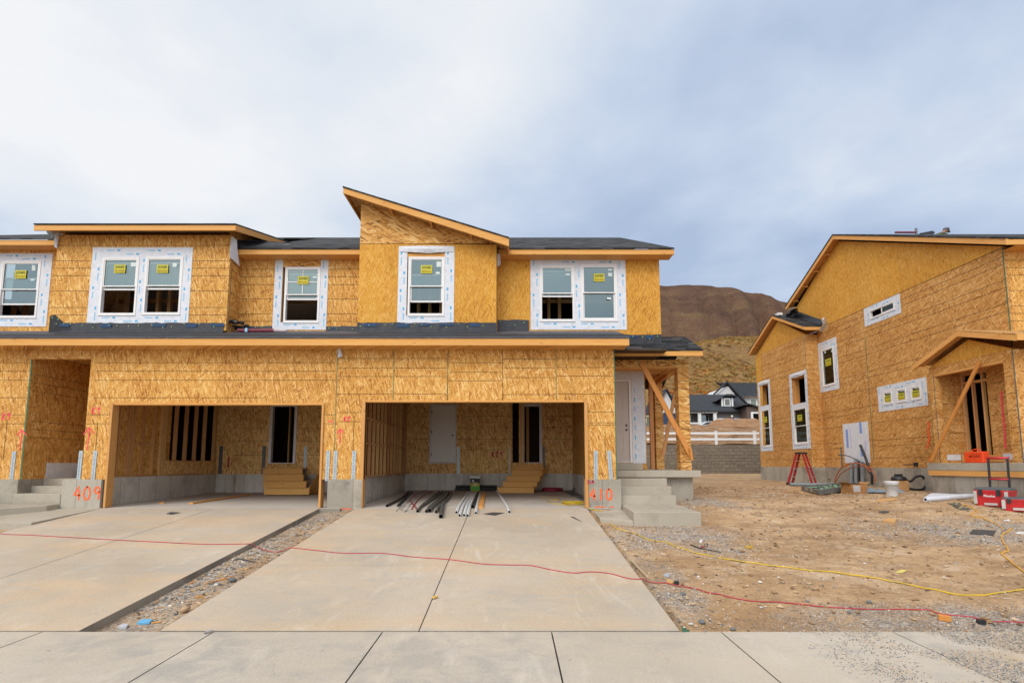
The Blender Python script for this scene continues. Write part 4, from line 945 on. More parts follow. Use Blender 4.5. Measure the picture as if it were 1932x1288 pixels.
# entry door
D0 = Pl('front', 13.6)
dr = (2.33, D0.uz(1192, 800)[0], D0.uz(1180, 872)[1], D0.uz(1180, 716)[1])
m = MB(); m.panel(D0, 2.33, D0.uz(1216, 790)[0], -.1, 2.55, [(dr[0], dr[1], dr[2]+.01, dr[3])], -.09, 0); m.box(3.46, 3.58, 13.69, 21.4, -.3, 3.1); part('entry_wall', m, OSB_A, TH)
m = MB(); a, b, c, d = dr; m.panel(D0, a, b, c, d, [(a, b-.06, c+.02, d-.05)], -.08, .012); ef = part('door_frame', m, VINYL, TH)
m = MB(); m.panel(D0, a-.3, b-.065, c+.022, d-.055, [], -.07, -.03)
for (z0, z1) in ((c+.25, c+.85), (c+1.0, d-.25)): m.panel(D0, a+.12, b-.2, z0, z1, [(a+.145, b-.225, z0+.025, z1-.025)], -.03, -.02)
ed = part('entry_door', m, DOORB, TH); bevel(ed, .005, 1)
for z in (c+.98, c+.86): k_ = MB(); k_.lathe([(.03, 0), (.03, .012)], tuple(D0(b-.14, -.018, z)), 12, 0, 'y'); part('lock_bore', k_, BLK, ed)
m = MB(); m.panel(D0, a, D0.uz(1217, 790)[0], dr[2]-.02, D0.uz(1180, 700)[1], [(a, b+.01, dr[2]-.02, dr[3]+.01)], .003, .011)
for i in range(8): z = dr[2] + .1 + i*.25; m.pbox(D0, b+.07, b+.10, .011, .0125, z, z+.12, 1 + i % 2)
part('door_wrap', m, [WRAP, WBLUE, WBLUE2], TH)
# porch slab
m = MB(); m.box(2.40, 4.54, 12.42, 15.2, -.305, -.140); m.box(2.40, 3.32, 13.1, 13.6, -.138, .04); ps = part('porch_slab', m, STEPC, TH); bevel(ps, .012, 2)
m = MB(); m.box(3.66, 4.40, 12.62, 15.2, -1.2, -.307); m.box(2.44, 3.66, 12.8, 15.2, -1.2, -.307); part('porch_foundation', m, FND, TH)

# ---------------------------------------------------------------- concrete steps (poured slabs of their own)
st = thing('concrete_steps', 'grey poured concrete steps with wide landing beside the pier marked 410', 'steps', (2.9, 11.2, -1.2))
for nm, bx in (('step', (2.36, 3.655, 12.22, 12.64, -1.15, -.322)), ('step', (2.36, 3.66, 11.92, 12.215, -1.15, -.500)), ('step', (2.36, 3.67, 11.62, 11.915, -1.15, -.685))):
    m = MB(); m.box(*bx); bevel(part(nm, m, STEPC, st), .012, 2)
m = MB(); m.prism([(2.44, 11.615, -.885), (3.68, 11.615, -.885), (3.625, 10.0, -.905), (2.33, 10.0, -.905)], (0,0,-.45)); bevel(part('landing', m, STEPC, st), .01, 2)
m = MB(); m.prism([(1.74, 11.43, -.985), (2.43, 11.43, -.985), (2.325, 10.0, -1.075), (1.74, 10.35, -1.05)], (0,0,-.3)); bevel(part('lower_slab', m, STEPC, st), .01, 2)
st = thing('concrete_steps', 'grey poured concrete steps in the dark entry beside the pier marked 409', 'steps', (-10.5, 10.8, -1.3))
for bx in ((-10.895, -9.60, 12.05, 12.89, -1.3, -.318), (-10.895, -9.60, 11.76, 12.045, -1.3, -.480), (-10.97, -9.93, 11.43, 11.755, -1.3, -.635)):
    m = MB(); m.box(*bx); bevel(part('step', m, STEPC, st), .012, 2)
m = MB(); m.prism([(-12.6, 11.40, -.855), (-9.93, 11.40, -.855), (-9.93, 11.12, -.87), (-11.0, 9.95, -.915), (-12.6, 9.95, -.915)], (0,0,-.2)); bevel(part('landing', m, STEPC, st), .01, 2)
m = MB(); m.prism([(-12.6, 11.43, -1.0), (-8.965, 11.43, -.945), (-8.965, 9.75, -1.075), (-12.6, 9.75, -1.075)], (0,0,-.35)); bevel(part('lower_slab', m, STEPC, st), .01, 2)
m = MB(); m.box(-11.1, -10.90, 11.76, 14.2, -1.3, ZF-.003); part('cheek_wall', m, FND, st)

# ================================================================ THE RIGHT HOUSE
RH = thing('sheathed_house', 'detached house in bare wood sheathing with small gabled porch beyond the dirt lot', 'house', (14, 17, -.8))
XW, XB, XP, XR = 12.4, 11.88, 11.6, 12.2
SW, SB, SP, SA = Pl('left', XW), Pl('left', XB), Pl('left', XP), Pl('left', XR)
YN, YF, YB0, YB1 = 12.5, 20.45, 20.45, 24.66           # main corner, bump-out
ZT = 5.46; AY, AZ = 18.9, 8.62                          # plate height, apex
W9 = rtb(SW, 1552, 658, 1574.5, 727); W10 = rtb(SW, 1641, 587, 1688.5, 583.5)
u0_, z0_ = SW.uz(1641, 601); W10 = (SW.uz(1641.7, 595)[0], SW.uz(1688, 575)[0], SW.uz(1641.7, 602)[1], SW.uz(1641.7, 586.6)[1])
W9 = (SW.uz(1552, 700)[0], SW.uz(1574.5, 690)[0], SW.uz(1553, 729.6)[1], SW.uz(1552, 660.5)[1])
def sm(x0, x1, y0, y1): return (SW.uz(x0, (y0+y1)/2)[0], SW.uz(x1, (y0+y1)/2)[0], SW.uz(x0, y1)[1], SW.uz(x0, y0)[1])
Z11 = (SW.uz(1667, 763)[1], SW.uz(1667, 739.5)[1])
W11 = [(SW.uz(a, 750)[0], SW.uz(b, 750)[0], Z11[0], Z11[1]) for a, b in ((1667, 1684), (1692.5, 1711), (1719.5, 1739))]
dh = (SA.uz(1811, 780)[0], SA.uz(1867, 780)[0], .08, SA.uz(1811, 704.5)[1])
m = MB(); hs = [W9, W10, (-14.0, -12.62, .03, 2.5)] + W11
m.panel(SW, -YF, -YN, -.10, ZT, hs, -.09, 0)
HL = (0.22, .62, .82, 1.42, 1.82, 2.02, 2.62, 3.02, 3.22, 3.82, 4.02, 4.42, 4.62, 5.02, 5.22)
blockw = [grow(W9, .22, .22, .22, .22), grow(W10, .25, .25, .25, .25), (W11[0][0]-.25, W11[2][1]+.25, Z11[0]-.25, Z11[1]+.25), (-14.05, -12.55, .03, 2.6)]
for z in HL:
    for a, b in spans(-YF, -YN, z, blockw): hline(m, SW, a, b, z, th=.008)
vline(m, SW, SW.uz(1637, 700)[0], .2, 4.4, 2, th=.02); vline(m, SW, -YN-.012, -.1, ZT, 2, th=.03)
hline(m, SW, -YF, -YN, ZT-.006, th=.012)
part('side_wall', m, [OSB_R, INK, GREEN], RH)
m = MB(); m.ppoly(SW, [(-YN, ZT+.004), (-YN, ZT+.02), (-AY, AZ-.12), (-22.3, 6.55), (-24.7, 5.46), (-YF, ZT+.004)], -.09, 0)
part('gable_wall', m, OSB_B, RH)
FM = Pl('front', YN); m = MB(); m.panel(FM, XW+.0905, 26, -.10, ZT, [(13.6, 15.0, 1, 2.4), (13.2, 14.8, 3.0, 4.6)], -.09, 0)
for y in (491, 505, 519, 548, 577, 591, 605): hline(m, FM, XW+.03, 26, FM.uz(1920, y)[1])
part('front_wall', m, [OSB_A, INK], RH)
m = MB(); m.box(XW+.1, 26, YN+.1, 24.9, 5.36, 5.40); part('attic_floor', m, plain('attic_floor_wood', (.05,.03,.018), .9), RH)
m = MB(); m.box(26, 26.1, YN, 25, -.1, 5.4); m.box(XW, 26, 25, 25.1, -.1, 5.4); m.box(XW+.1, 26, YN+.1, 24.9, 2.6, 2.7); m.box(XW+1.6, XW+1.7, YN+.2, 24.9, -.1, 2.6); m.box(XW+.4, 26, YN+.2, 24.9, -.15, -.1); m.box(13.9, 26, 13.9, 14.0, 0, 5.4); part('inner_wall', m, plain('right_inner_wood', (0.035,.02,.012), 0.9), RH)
# bump-out towards the lot
W7w = (SB.uz(1436, 780)[0], SB.uz(1452, 780)[0], SB.uz(1438, 843)[1], SB.uz(1436, 727)[1])
W8w = (SB.uz(1497, 780)[0], SB.uz(1522, 780)[0], SB.uz(1500, 838)[1], SB.uz(1499, 712)[1])
mid7 = SB.uz(1437, 771)[1]; mid8 = SB.uz(1500, 768)[1]
up7 = (W7w[0], W7w[1], mid7+.12, W7w[3]); lo7 = (W7w[0], W7w[1], W7w[2], mid7-.06); up8 = (W8w[0], W8w[1], mid8+.12, W8w[3]); lo8 = (W8w[0], W8w[1], W8w[2], mid8-.06)
m = MB(); m.panel(SB, -YB1, -YB0, -.10, 5.25, [up7, lo7, up8, lo8], -.09, 0)
wb = [(W7w[0]-.2, W7w[1]+.2, W7w[2]-.2, W7w[3]+.2), (W8w[0]-.2, W8w[1]+.2, W8w[2]-.2, W8w[3]+.2)]
for z in HL[:-1]:
    for a, b in spans(-YB1+.55, -YB0, z, wb): hline(m, SB, a, b, z, th=.008)
vline(m, SB, -YB0-.01, -.1, 5.2, 2, th=.02); vline(m, SB, -YB1+.55, -.1, 5.2, 1)
FBm = Pl('front', YB0); m.panel(FBm, XB+.0905, XW-.001, -.10, 5.25, [], -.02, 0)
for z in HL[:-1]: hline(m, FBm, XB+.01, XW, z, th=.008)
part('bay_wall', m, [OSB_R, INK, GREY], RH)
m = MB(); m.panel(SB, -YB1, -YB1+.53, .9, 5.25, [], .001, .006); m.ppoly(SB, [(-YB1, 5.254), (-YB0, 5.254), (-22.45, 6.38)], -.09, 0); part('bay_gable', m, OSB_B, RH)
# windows of the right house
window(RH, SW, W9, 'fixed', stick=SW.uz(1563.5, 683), gl=GLASSR, labels=[(*SW.uz(1557, 664.5), .09, .07), (*SW.uz(1570, 662), .09, .09)], sw_=.36)
wrap(RH, SW, (SW.uz(1543, 700)[0], SW.uz(1582, 700)[0], SW.uz(1546, 741.5)[1], SW.uz(1542, 649)[1]), [W9], 21)
window(RH, SW, W10, 'slider', gl=GLASSR)
wrap(RH, SW, (SW.uz(1631, 600)[0], SW.uz(1699, 570)[0], SW.uz(1634, 616)[1], SW.uz(1632, 582)[1]), [W10], 22)
for w_ in W11: window(RH, SW, w_, 'fixed', gl=GLASSD, stick=((w_[0]+w_[1])/2, lerp(w_[2], w_[3], .42)), labels=[(lerp(w_[0], w_[1], .62), lerp(w_[2], w_[3], .86), .18, .06)], sw_=.27)
wrap(RH, SW, (SW.uz(1657, 752)[0], SW.uz(1750, 740)[0], SW.uz(1659, 777)[1], SW.uz(1657, 730)[1]), W11, 23)
for lo, up, sk, k in ((lo7, up7, SB.uz(1444, 796), 24), (lo8, up8, SB.uz(1509, 781), 25)):
    window(RH, SB, lo, 'hung', stick=(lerp(lo[0], lo[1], .5), lerp(lo[2], lo[3], .72)), gl=GLASSR, sw_=.34)
    wrap(RH, SB, (lo[0]-.17, lo[1]+.17, lo[2]-.2, up[3]+.16), [lo, up], k, droop=True)
    m = MB(); m.panel(SB, up[0]-.001, up[1]+.001, up[2]-.001, up[3]+.001, [(up[0]+.06, up[1]-.06, up[2]+.03, up[3]-.06)], -.28, -.0915); part('rough_opening', m, LUM_Z, RH)
# foundation
m = MB(); m.box(XW-.02, 26, YN-.02, 25, -1.6, -.10); m.box(XB-.02, XW-.02, YB0-.02, YB1, -1.6, -.10); part('foundation', m, FND, RH)
# roofs and rakes
RK = 12.08
def slope_y(x0, x1, ya, za, yb, zb, th, name, mat, parent=RH):
    m = MB(); m.prism([(x0, ya, za), (x0, yb, zb), (x0, yb, zb-th), (x0, ya, za-th)], (x1-x0, 0, 0)); return part(name, m, mat, parent)
ry0, rz0 = 12.10, 5.545; ry1, rz1 = 18.62, 8.64; ry2, rz2 = 22.15, 6.98
slope_y(RK, 27, ry0, rz0, ry1, rz1, .045, 'roof', SHING); slope_y(RK, 27, ry1, rz1, ry2, rz2, .045, 'roof', SHING)
def rake(P_x, ya, za, yb, zb, h, name='rake_board', par=RH, mat=LUM_Y): m = MB(); m.prism([(P_x, ya, za), (P_x, yb, zb), (P_x, yb, zb-h), (P_x, ya, za-h)], (.04, 0, 0)); return part(name, m, mat, par)
rake(RK+.02, ry0, rz0-.048, ry1-.002, rz1-.048, .15); rake(RK+.02, ry1, rz1-.048, ry2, rz2-.048, .15)
m = MB(); m.box(RK+.0605, 27, ry0, ry0+.04, rz0-.19, rz0-.06); part('fascia', m, LUM_X, RH)
m = MB(); m.prism([(RK+.07, ry0+.05, rz0-.06), (RK+.07, ry1, rz1-.06), (RK+.07, ry1, rz1-.08), (RK+.07, ry0+.05, rz0-.08)], (.26, 0, 0)); m.prism([(RK+.07, ry1, rz1-.06), (RK+.07, ry2, rz2-.06), (RK+.07, ry2, rz2-.08), (RK+.07, ry1, rz1-.08)], (.26, 0, 0)); m.box(RK+.3, 27, ry0+.05, YN, rz0-.2, rz0-.18); part('soffit', m, LUM_Y, RH)
m = MB()
for t in (.2, .42, .64, .86): y = lerp(ry1, ry2, t); z = lerp(rz1, rz2, t)-.13; m.box(RK+.07, XW-.002, y, y+.04, z-.07, z)
part('lookout', m, LUM_Y, RH)
# bump-out roof: small gable facing the lot
by0, bz0_, by1, bz1, by2, bz2 = 20.02, 5.50, 22.45, 6.66, 24.95, 5.46
slope_y(11.62, XW+.0, by0, bz0_, by1, bz1, .04, 'bay_roof', SHING); slope_y(11.62, XW, by1, bz1, by2, bz2, .04, 'bay_roof', SHING)
rake(11.63, by0, bz0_-.043, by1-.002, bz1-.043, .13); rake(11.63, by1, bz1-.043, by2, bz2-.043, .13)
m = MB(); m.box(11.6705, XW-.01, by0, by0+.04, bz0_-.175, bz0_-.05); part('fascia', m, LUM_X, RH)
m = MB(); m.prism([(11.67, by0+.05, bz0_-.08), (11.67, by1, bz1-.08), (11.67, by2, bz2-.08), (11.67, by2, bz2-.10), (11.67, by1, bz1-.10), (11.67, by0+.05, bz0_-.10)], (.70, 0, 0))
for t in (.25, .5, .75): y = lerp(by1, by2, t); z = lerp(bz1, bz2, t)-.11; m.box(11.68, XB-.002, y, y+.04, z-.06, z)
part('soffit', m, LUM_Y, RH)
m = MB(); n_ = 10
m.prism([(XW-.12, by0, bz0_+.02), (XW-.12, 22.2, bz0_+.02+2.18*.477), (XW-.05, 22.2, bz0_+.30+2.18*.477), (XW-.02, by0, bz0_+.22)], (.05, 0, 0))
rgx = random.Random(12)
for i in range(16): m.stone((XW-.25+rgx.uniform(-.15,.12), 21.6+rgx.uniform(-.35,.35), 6.45+rgx.uniform(0,.14)), .13, rgx)
part('flashing_membrane', m, MEMB, RH)
m = MB(); vs = [aX(1553, 600, 11.9), aX(1559, 608, 12.3), aX(1556, 618, 12.3), aX(1548, 626, 12.2), aX(1545, 622, 12.1), aX(1552, 612, 11.95), aX(1550, 603, 11.85)]
m.prism(vs, (.03, -.05, 0)); part('wrap_flap', m, WRAP, RH)
# porch
m = MB(); po = (SP.uz(1767, 760)[0], SP.uz(1900, 760)[0], .04, 2.45); PN, PF_ = -11.70, -14.12
m.panel(SP, PF_, PN, .04, 2.66, [po], -.16, 0)
for z in (.45, .85, 1.25, 1.65, 2.05): 
    for a, b in spans(PF_, PN, z, [po]): hline(m, SP, a, b, z)
vline(m, SP, po[0]-.03, .05, 2.45, 2, th=.016); vline(m, SP, PN-.012, .04, 2.66, 2, th=.03)
FPp = Pl('front', 11.70); m.panel(FPp, XP+.1605, 14.5, .04, 2.66, [(12.0, 13.8, .05, 2.3)], -.16, 0)
part('porch_wall', m, [OSB_R, INK, GREY], RH)
m = MB(); m.pbox(SP, po[0], po[1], -.16, -.002, 2.40, 2.449); part('porch_header', m, LUM_Y, RH)
m = MB(); m.ppoly(SP, [(PF_, 2.664), (PN, 2.664), (-12.83, 3.16)], -.09, 0); part('porch_gable', m, OSB_B, RH)
px0 = 11.30; pA, pZ = 12.80, 3.40
slope_y(px0, XW, 11.31, 2.925, pA, pZ, .02, 'porch_roof', OSB_D); slope_y(px0, XW, pA, pZ, 14.34, 2.80, .02, 'porch_roof', OSB_D)
slope_y(XW, 15, 11.31, 2.925, YN, lerp(2.925, pZ, (YN-11.31)/(pA-11.31)), .02, 'porch_roof', OSB_D)
rake(px0+.005, 11.315, 2.925-.022, pA-.002, pZ-.022, .14); rake(px0+.005, pA, pZ-.022, 14.34, 2.80-.022, .14)
m = MB(); m.box(px0+.01, 15, 11.27, 11.31, 2.77, 2.915); part('fascia', m, LUM_X, RH)
m = MB(); m.stone((12.1, 12.0, 3.18), .02, rgx); m.prism([(12.05, 11.75, 3.075), (12.3, 11.7, 3.06), (12.3, 11.85, 3.11), (12.05, 11.9, 3.125)], (0,0,.01)); part('shingle_scrap', m, FELT, RH)
m = MB(); m.prism([(px0+.06, 11.36, 2.88), (px0+.06, pA, pZ-.05), (px0+.06, 14.3, 2.76), (px0+.06, 14.3, 2.74), (px0+.06, pA, pZ-.07), (px0+.06, 11.36, 2.86)], (.25, 0, 0)); m.box(XP+.16, 15, 11.8, 14.2, 2.62, 2.66); part('soffit', m, LUM_Y, RH)
SAr = Pl('front', 14.0); m = MB(); m.panel(SAr, XP+.16, XR+.02, .04, 2.62, [], -.05, 0)
for z in (.85, 1.25, 1.65): hline(m, SAr, XP+.16, XR, z)
m.panel(SA, -14.0, -11.86, .04, 2.62, [dh], -.09, 0); 
for z in (.45, .85, 1.25, 1.65, 2.05):
    for a, b in spans(-14.0, -11.9, z, [dh]): hline(m, SA, a, b, z)
part('alcove_wall', m, [OSB_R, INK], RH)
m = MB()
for u in (dh[0]+.01, lerp(dh[0], dh[1], .36), lerp(dh[0], dh[1], .70), dh[1]-.06): m.pbox(SA, u, u+.042, -.17, -.092, .05, dh[3])
m.pbox(SA, dh[0], dh[1], -.22, -.095, dh[3]-.06, dh[3]-.002); m.pbox(SA, dh[0]-.1, dh[1]+.1, -.25, -.095, dh[3]-.30, dh[3]-.24)
part('doorway_studs', m, STUD, RH)
m = MB(); m.pbox(SA, dh[0]-.02, dh[1]+.25, .005, .035, .062, .25); 
for z in (.10, .17): m.pbox(SA, dh[0]+.15, dh[0]+.4, .036, .038, z, z+.012, 1)
part('threshold_board', m, [LUM_Y, INK], RH)
m = MB(); m.pbox(SA, -13.98, dh[0]-.02, .002, .012, .12, .27); m.pbox(SA, dh[1]+.26, -11.9, .002, .012, .12, .27); m.box(XP+.17, XR-.03, 13.985, 13.998, .12, .27); part('sill_flashing', m, [WRAP], RH)
m = MB(); m.box(XP-.14, XW-.03, 11.25, 14.27, -.155, .038); m.box(XW-.03, 15.0, 11.25, YN-.03, -.155, .038); bevel(part('porch_slab', m, STEPC, RH), .01, 2)
m = MB(); m.box(XP-.135, XP-.095, 11.28, 14.25, -.29, -.158); part('form_board', m, LUM_Y, RH)
m = MB(); m.box(XP-.085, XW-.03, 11.32, 14.2, -1.6, -.158); m.box(XW-.03, 15, 11.32, YN-.03, -1.6, -.158); part('porch_foundation', m, FND, RH)
m = MB(); m.beam(aX(1848, 682, 11.53), aX(1757, 868, 11.40), .035, .09, 0, up=(0,1,0)); part('diagonal_brace', m, LUM_R, RH)
# painted marks
def paint(P, pts, wd, mat, name='sprayed_line'):
    m = MB(); q = [P.uz(*p) for p in pts]; m.stroke(P, q, wd, .008); part(name, m, mat, RH)
paint(SA, [(1890, 738), (1892, 775), (1895, 800), (1898, 846)], .05, PINK)
paint(SW, [(1750, 795), (1754, 803), (1751, 812), (1754, 826), (1750, 846)], .07, ORNG); paint(SW, [(1755, 862), (1756, 870)], .08, ORNG)
m = MB(); ws = (SW.uz(1592, 830)[0], SW.uz(1640, 830)[0], SW.uz(1594, 873)[1], SW.uz(1592, 800)[1])
m.pbox(SW, ws[0], ws[1], .004, .010, ws[2], ws[3])
for f_, zc, h_, k in ((.16, .62, .12, 1), (.30, .60, .07, 2), (.72, .86, .12, 1), (.70, .30, .12, 1), (.86, .42, .10, 2)):
    u = lerp(ws[0], ws[1], f_); z = lerp(ws[2], ws[3], zc)
    m.pbox(SW, u-h_*.5, u+h_*.5, .0105, .012, z-.34 if f_ < .6 else z-.2, z+.34 if f_ < .6 else z+.2, k)
part('wall_wrap_patch', m, [WRAP, plain('print_blue', (0.20,.30,.62), .6, scale=40, var=.5), plain('print_lilac', (0.50,.52,.68), .6, var=.1)], RH)
m = MB(); p = aX(1724, 876, XW-.02); m.tube([p, p+Vector((-.12, 0, 0)), p+Vector((-.14, .12, 0)), p+Vector((-.14, .24, -.02))], .016, 8); m.box(p.x-.03, p.x+.01, p.y-.16, p.y-.03, p.z-.05, p.z+.07); part('hose_bib', m, [BLK], RH)
m = MB(); p = aX(1561, 838, XW-.01)
for a in ((1587, 843, 878), (1540, 855, 880)):
    m = MB(); u, zt = SW.uz(a[0], a[1]); m.pbox(SW, u-.04, u+.04, .002, .01, -.1, zt); part('hold_down_strap', m, DGALV, RH)
for (x, y) in ((1745, 553), (1654, 580), (1740, 548), (1655, 741)):
    pass

# ================================================================ BACKGROUND
# retaining wall
def block_mat():
    n = NT('split_face_block', 0.95, 0.15); X, Y, Z = n.xyz(); br = n.N.new('ShaderNodeTexBrick'); n.L.new(n.vec(X, Z), br.inputs['Vector'])
    br.inputs['Scale'].default_value = 1.0; br.inputs['Brick Width'].default_value = .45; br.inputs['Row Height'].default_value = .2; br.inputs['Mortar Size'].default_value = .012
    br.inputs['Color1'].default_value = (.225,.19,.148,1); br.inputs['Color2'].default_value = (.185,.155,.12,1); br.inputs['Mortar'].default_value = (.15,.13,.10,1)
    f = n.noise(n.pos, 6, 6, .7); n.col(n.mix(.7, br.outputs['Color'], n.ramp(f, [(.3, .25), (.7, .75)]), 'SOFT_LIGHT')); n.bump(n.m('ADD', f, br.outputs['Fac']), .8, .04); return n.mat
m = MB(); m.box(-30, 60, 32.0, 32.4, -1.2, 1.23)
solo('retaining_wall', m, block_mat(), 'long low grey split-face block retaining wall behind the dirt lot', 'wall')
WH = plain('white_vinyl_fence', (0.78,.77,.76), .45, var=.03)
fn = thing('rail_fence', 'white two-rail vinyl fence standing along the block retaining wall', 'fence', (10, 32.6, 1.2))
fp = None
for i in range(-4, 18):
    x = 12.95 + i * 2.44; m = MB(); m.box(x-.065, x+.065, 32.55, 32.68, 1.1, 2.10); m.prism([(x-.08, 32.535, 2.10), (x+.08, 32.535, 2.10), (x+.08, 32.695, 2.10), (x-.08, 32.695, 2.10)], (0,0,.03)); part('fence_post', m, WH, fn)
for z in (1.60, 1.98):
    m = MB(); m.box(3.1, 54.5, 32.595, 32.635, z-.07, z+.07); part('fence_rail', m, WH, fn)
# terrain behind: dirt shelf, foothill with brush, mountain
def sky_el(a):      # elevation tangent of the mountain crest against bearing (x/y)
    return pw(a, [(-1.5, .22), (-.6, .29), (.0, .335), (.27, .352), (.31, .345), (.345, .3475), (.37, .348), (.42, .342), (.47, .333), (.53, .318), (.7, .27), (1.0, .22), (1.6, .16)])
def hill_el(a):
    return pw(a, [(-1.5, .14), (-.3, .17), (.2, .205), (.34, .222), (.38, .232), (.42, .238), (.48, .240), (.6, .235), (1.0, .16), (1.6, .1)])
def far_z(X, Y):
    a = X / Y
    z = pw(Y, [(32.4, 1.25), (36, 1.30), (44, 2.7), (50, 3.7), (58, 4.2), (100, 6.2)])
    if Y < 56: z += .25 * noise.noise(Vector((X*.35, Y*.35, 0))) + .08*noise.noise(Vector((X*1.4, Y*1.4, 3)))
    if Y > 90:
        n1 = noise.fractal(Vector((X*.010, Y*.010, 2)), 1.0, 2.0, 5); n2 = noise.fractal(Vector((X*.035, Y*.035, 5)), 1.0, 2.0, 4)
        hz = 270 * hill_el(a)
        t = smooth(90, 270, Y); z = lerp(z, hz, t ** 1.15) + t * (1-t) * 4 * (5.5*n1) + min(1, (Y-90)/60) * 1.0*n2
        if Y > 270:
            t = smooth(270, 360, Y); z -= t * 22
            cz = 760 * sky_el(a); t = smooth(350, 760, Y)
            gul = abs(noise.noise(Vector((a*16 + Y*.0035, Y*.0012, 7)))) ; g2_ = abs(noise.noise(Vector((a*45+ Y*.006, Y*.003, 1))))
            z = lerp(z, cz, t ** 1.05) + (smooth(350, 450, Y) * (1 - smooth(600, 750, Y))) * (30*(gul-.22) + 12*(g2_-.25)) + smooth(340,420,Y)*1.2*n2
    return z
ysf = axis(32.4, 60, .6) + axis(60, 100, 4) + axis(100, 290, 4) + axis(290, 760, 9) + axis(760, 1100, 60) + [1100]
mb = MB(); asv = [ -1.3 + 3.0*i/330 for i in range(331)]
for y in ysf:
    for a in asv:
        xx = a*y if y > 60 else a*60 + 0.0
        yy = y; zz = far_z(xx, yy) if y <= 760 else far_z(a*760, 760) - (y-760)*.3
        mb.v.append((xx, yy, zz))
nx = len(asv)
for j in range(len(ysf)-1):
    for i in range(nx-1): mb.f.append((j*nx+i, j*nx+i+1, (j+1)*nx+i+1, (j+1)*nx+i)); mb.m.append(0)
def hill_mat():
    n = NT('autumn_hillside', 0.95, 0.05); X, Y, Z = n.xyz()
    a = n.noise(n.mapp(n.pos, (0,0,0), (0,0,0), (1,1,1.5)), .018, 7, .62, .6); b = n.noise(n.pos, .07, 7, .68, .4); f = n.noise(n.pos, .45, 6, .75); ff = n.noise(n.pos, 2.2, 4, .7)
    grass = n.mix(n.ramp(b, [(.35, 0), (.65, 1)]), (.27,.165,.058), (.33,.225,.095))
    c = n.mix(n.ramp(a, [(.40, 0), (.58, .8)]), grass, (.20,.115,.05))
    c = n.mix(n.ramp(b, [(.50, 0), (.60, .75)]), c, (.235,.125,.05))
    c = n.mix(n.ramp(n.noise(n.mapp(n.pos, (5,3,9)), .06, 6, .7), [(.60, 0), (.68, .6)]), c, (.33,.13,.03))
    c = n.mix(n.ramp(n.noise(n.mapp(n.pos, (15,3,9)), .05, 6, .7), [(.55, 0), (.66, .6)]), c, (.26,.19,.055))
    far = n.ramp(n.m('DIVIDE', n.m('SUBTRACT', Y, 330), 120, clamp=True), [(0, 0), (1, 1)])
    mg = n.mix(n.ramp(a, [(.35, 0), (.6, 1)]), (.078,.045,.034), (.122,.070,.044))
    mg = n.mix(n.ramp(n.noise(n.mapp(n.pos, (3,8,1), (0,0,0), (1,1,2.5)), .022, 8, .7), [(.50, 0), (.64, .8)]), mg, (.15,.098,.052))
    mg = n.mix(n.ramp(n.noise(n.mapp(n.pos, (13,8,1)), .012, 8, .7), [(.55, 0), (.66, .4)]), mg, (.13,.055,.036))
    c = n.mix(far, c, mg)
    soil = n.ramp(n.m('DIVIDE', n.m('SUBTRACT', 60, Y), 6, clamp=True), [(0, 0), (1, 1)])
    c = n.mix(soil, c, n.mix(n.ramp(n.noise(n.pos, .9, 7, .7), [(.35, 0), (.65, 1)]), (.23,.12,.06), (.38,.235,.135)))
    c = n.mix(.8, c, n.ramp(f, [(.28, .12), (.72, .88)]), 'SOFT_LIGHT'); c = n.mix(.6, c, n.ramp(ff, [(.25, .15), (.75, .85)]), 'SOFT_LIGHT')
    n.col(c); n.bump(n.m('ADD', f, n.m('MULTIPLY', ff, .2)), .9, 1.2); return n.mat
struct('hills', mb, hill_mat(), smooth=True)
# dirt mounds behind the fence
SOIL = NT('mound_soil', .95, .1); _a = SOIL.noise(SOIL.pos, 1.4, 7, .7); SOIL.col(SOIL.ramp(_a, [(.3, (.20,.105,.05)), (.7, (.37,.22,.125))])); SOIL.bump(_a, .9, .15); SOIL = SOIL.mat
def mound(cx, cy, rx, ry, h, base):
    def fz(x, y):
        r = math.hypot((x-cx)/rx, (y-cy)/ry); k = max(0, 1-r)
        return base - .3 + h*min(1, k*1.5)*(1+.25*noise.noise(Vector((x*.8, y*.8, 1)))) + .12*noise.noise(Vector((x*2.2, y*2.2, 6)))
    s_ = min(.25, rx/12); struct('dirt_mound', grid_mesh(axis(cx-rx, cx+rx, s_)+[cx+rx], axis(cy-ry, cy+ry, s_)+[cy+ry], fz), SOIL, smooth=True)
mound(21.6, 52, 2.4, 2.5, 1.05, 3.80); mound(23.6, 52, 3.0, 2.5, 1.05, 3.78); mound(17, 53, 8, 3.0, .50, 3.85); mound(28, 52, 5, 2.5, .70, 3.85)
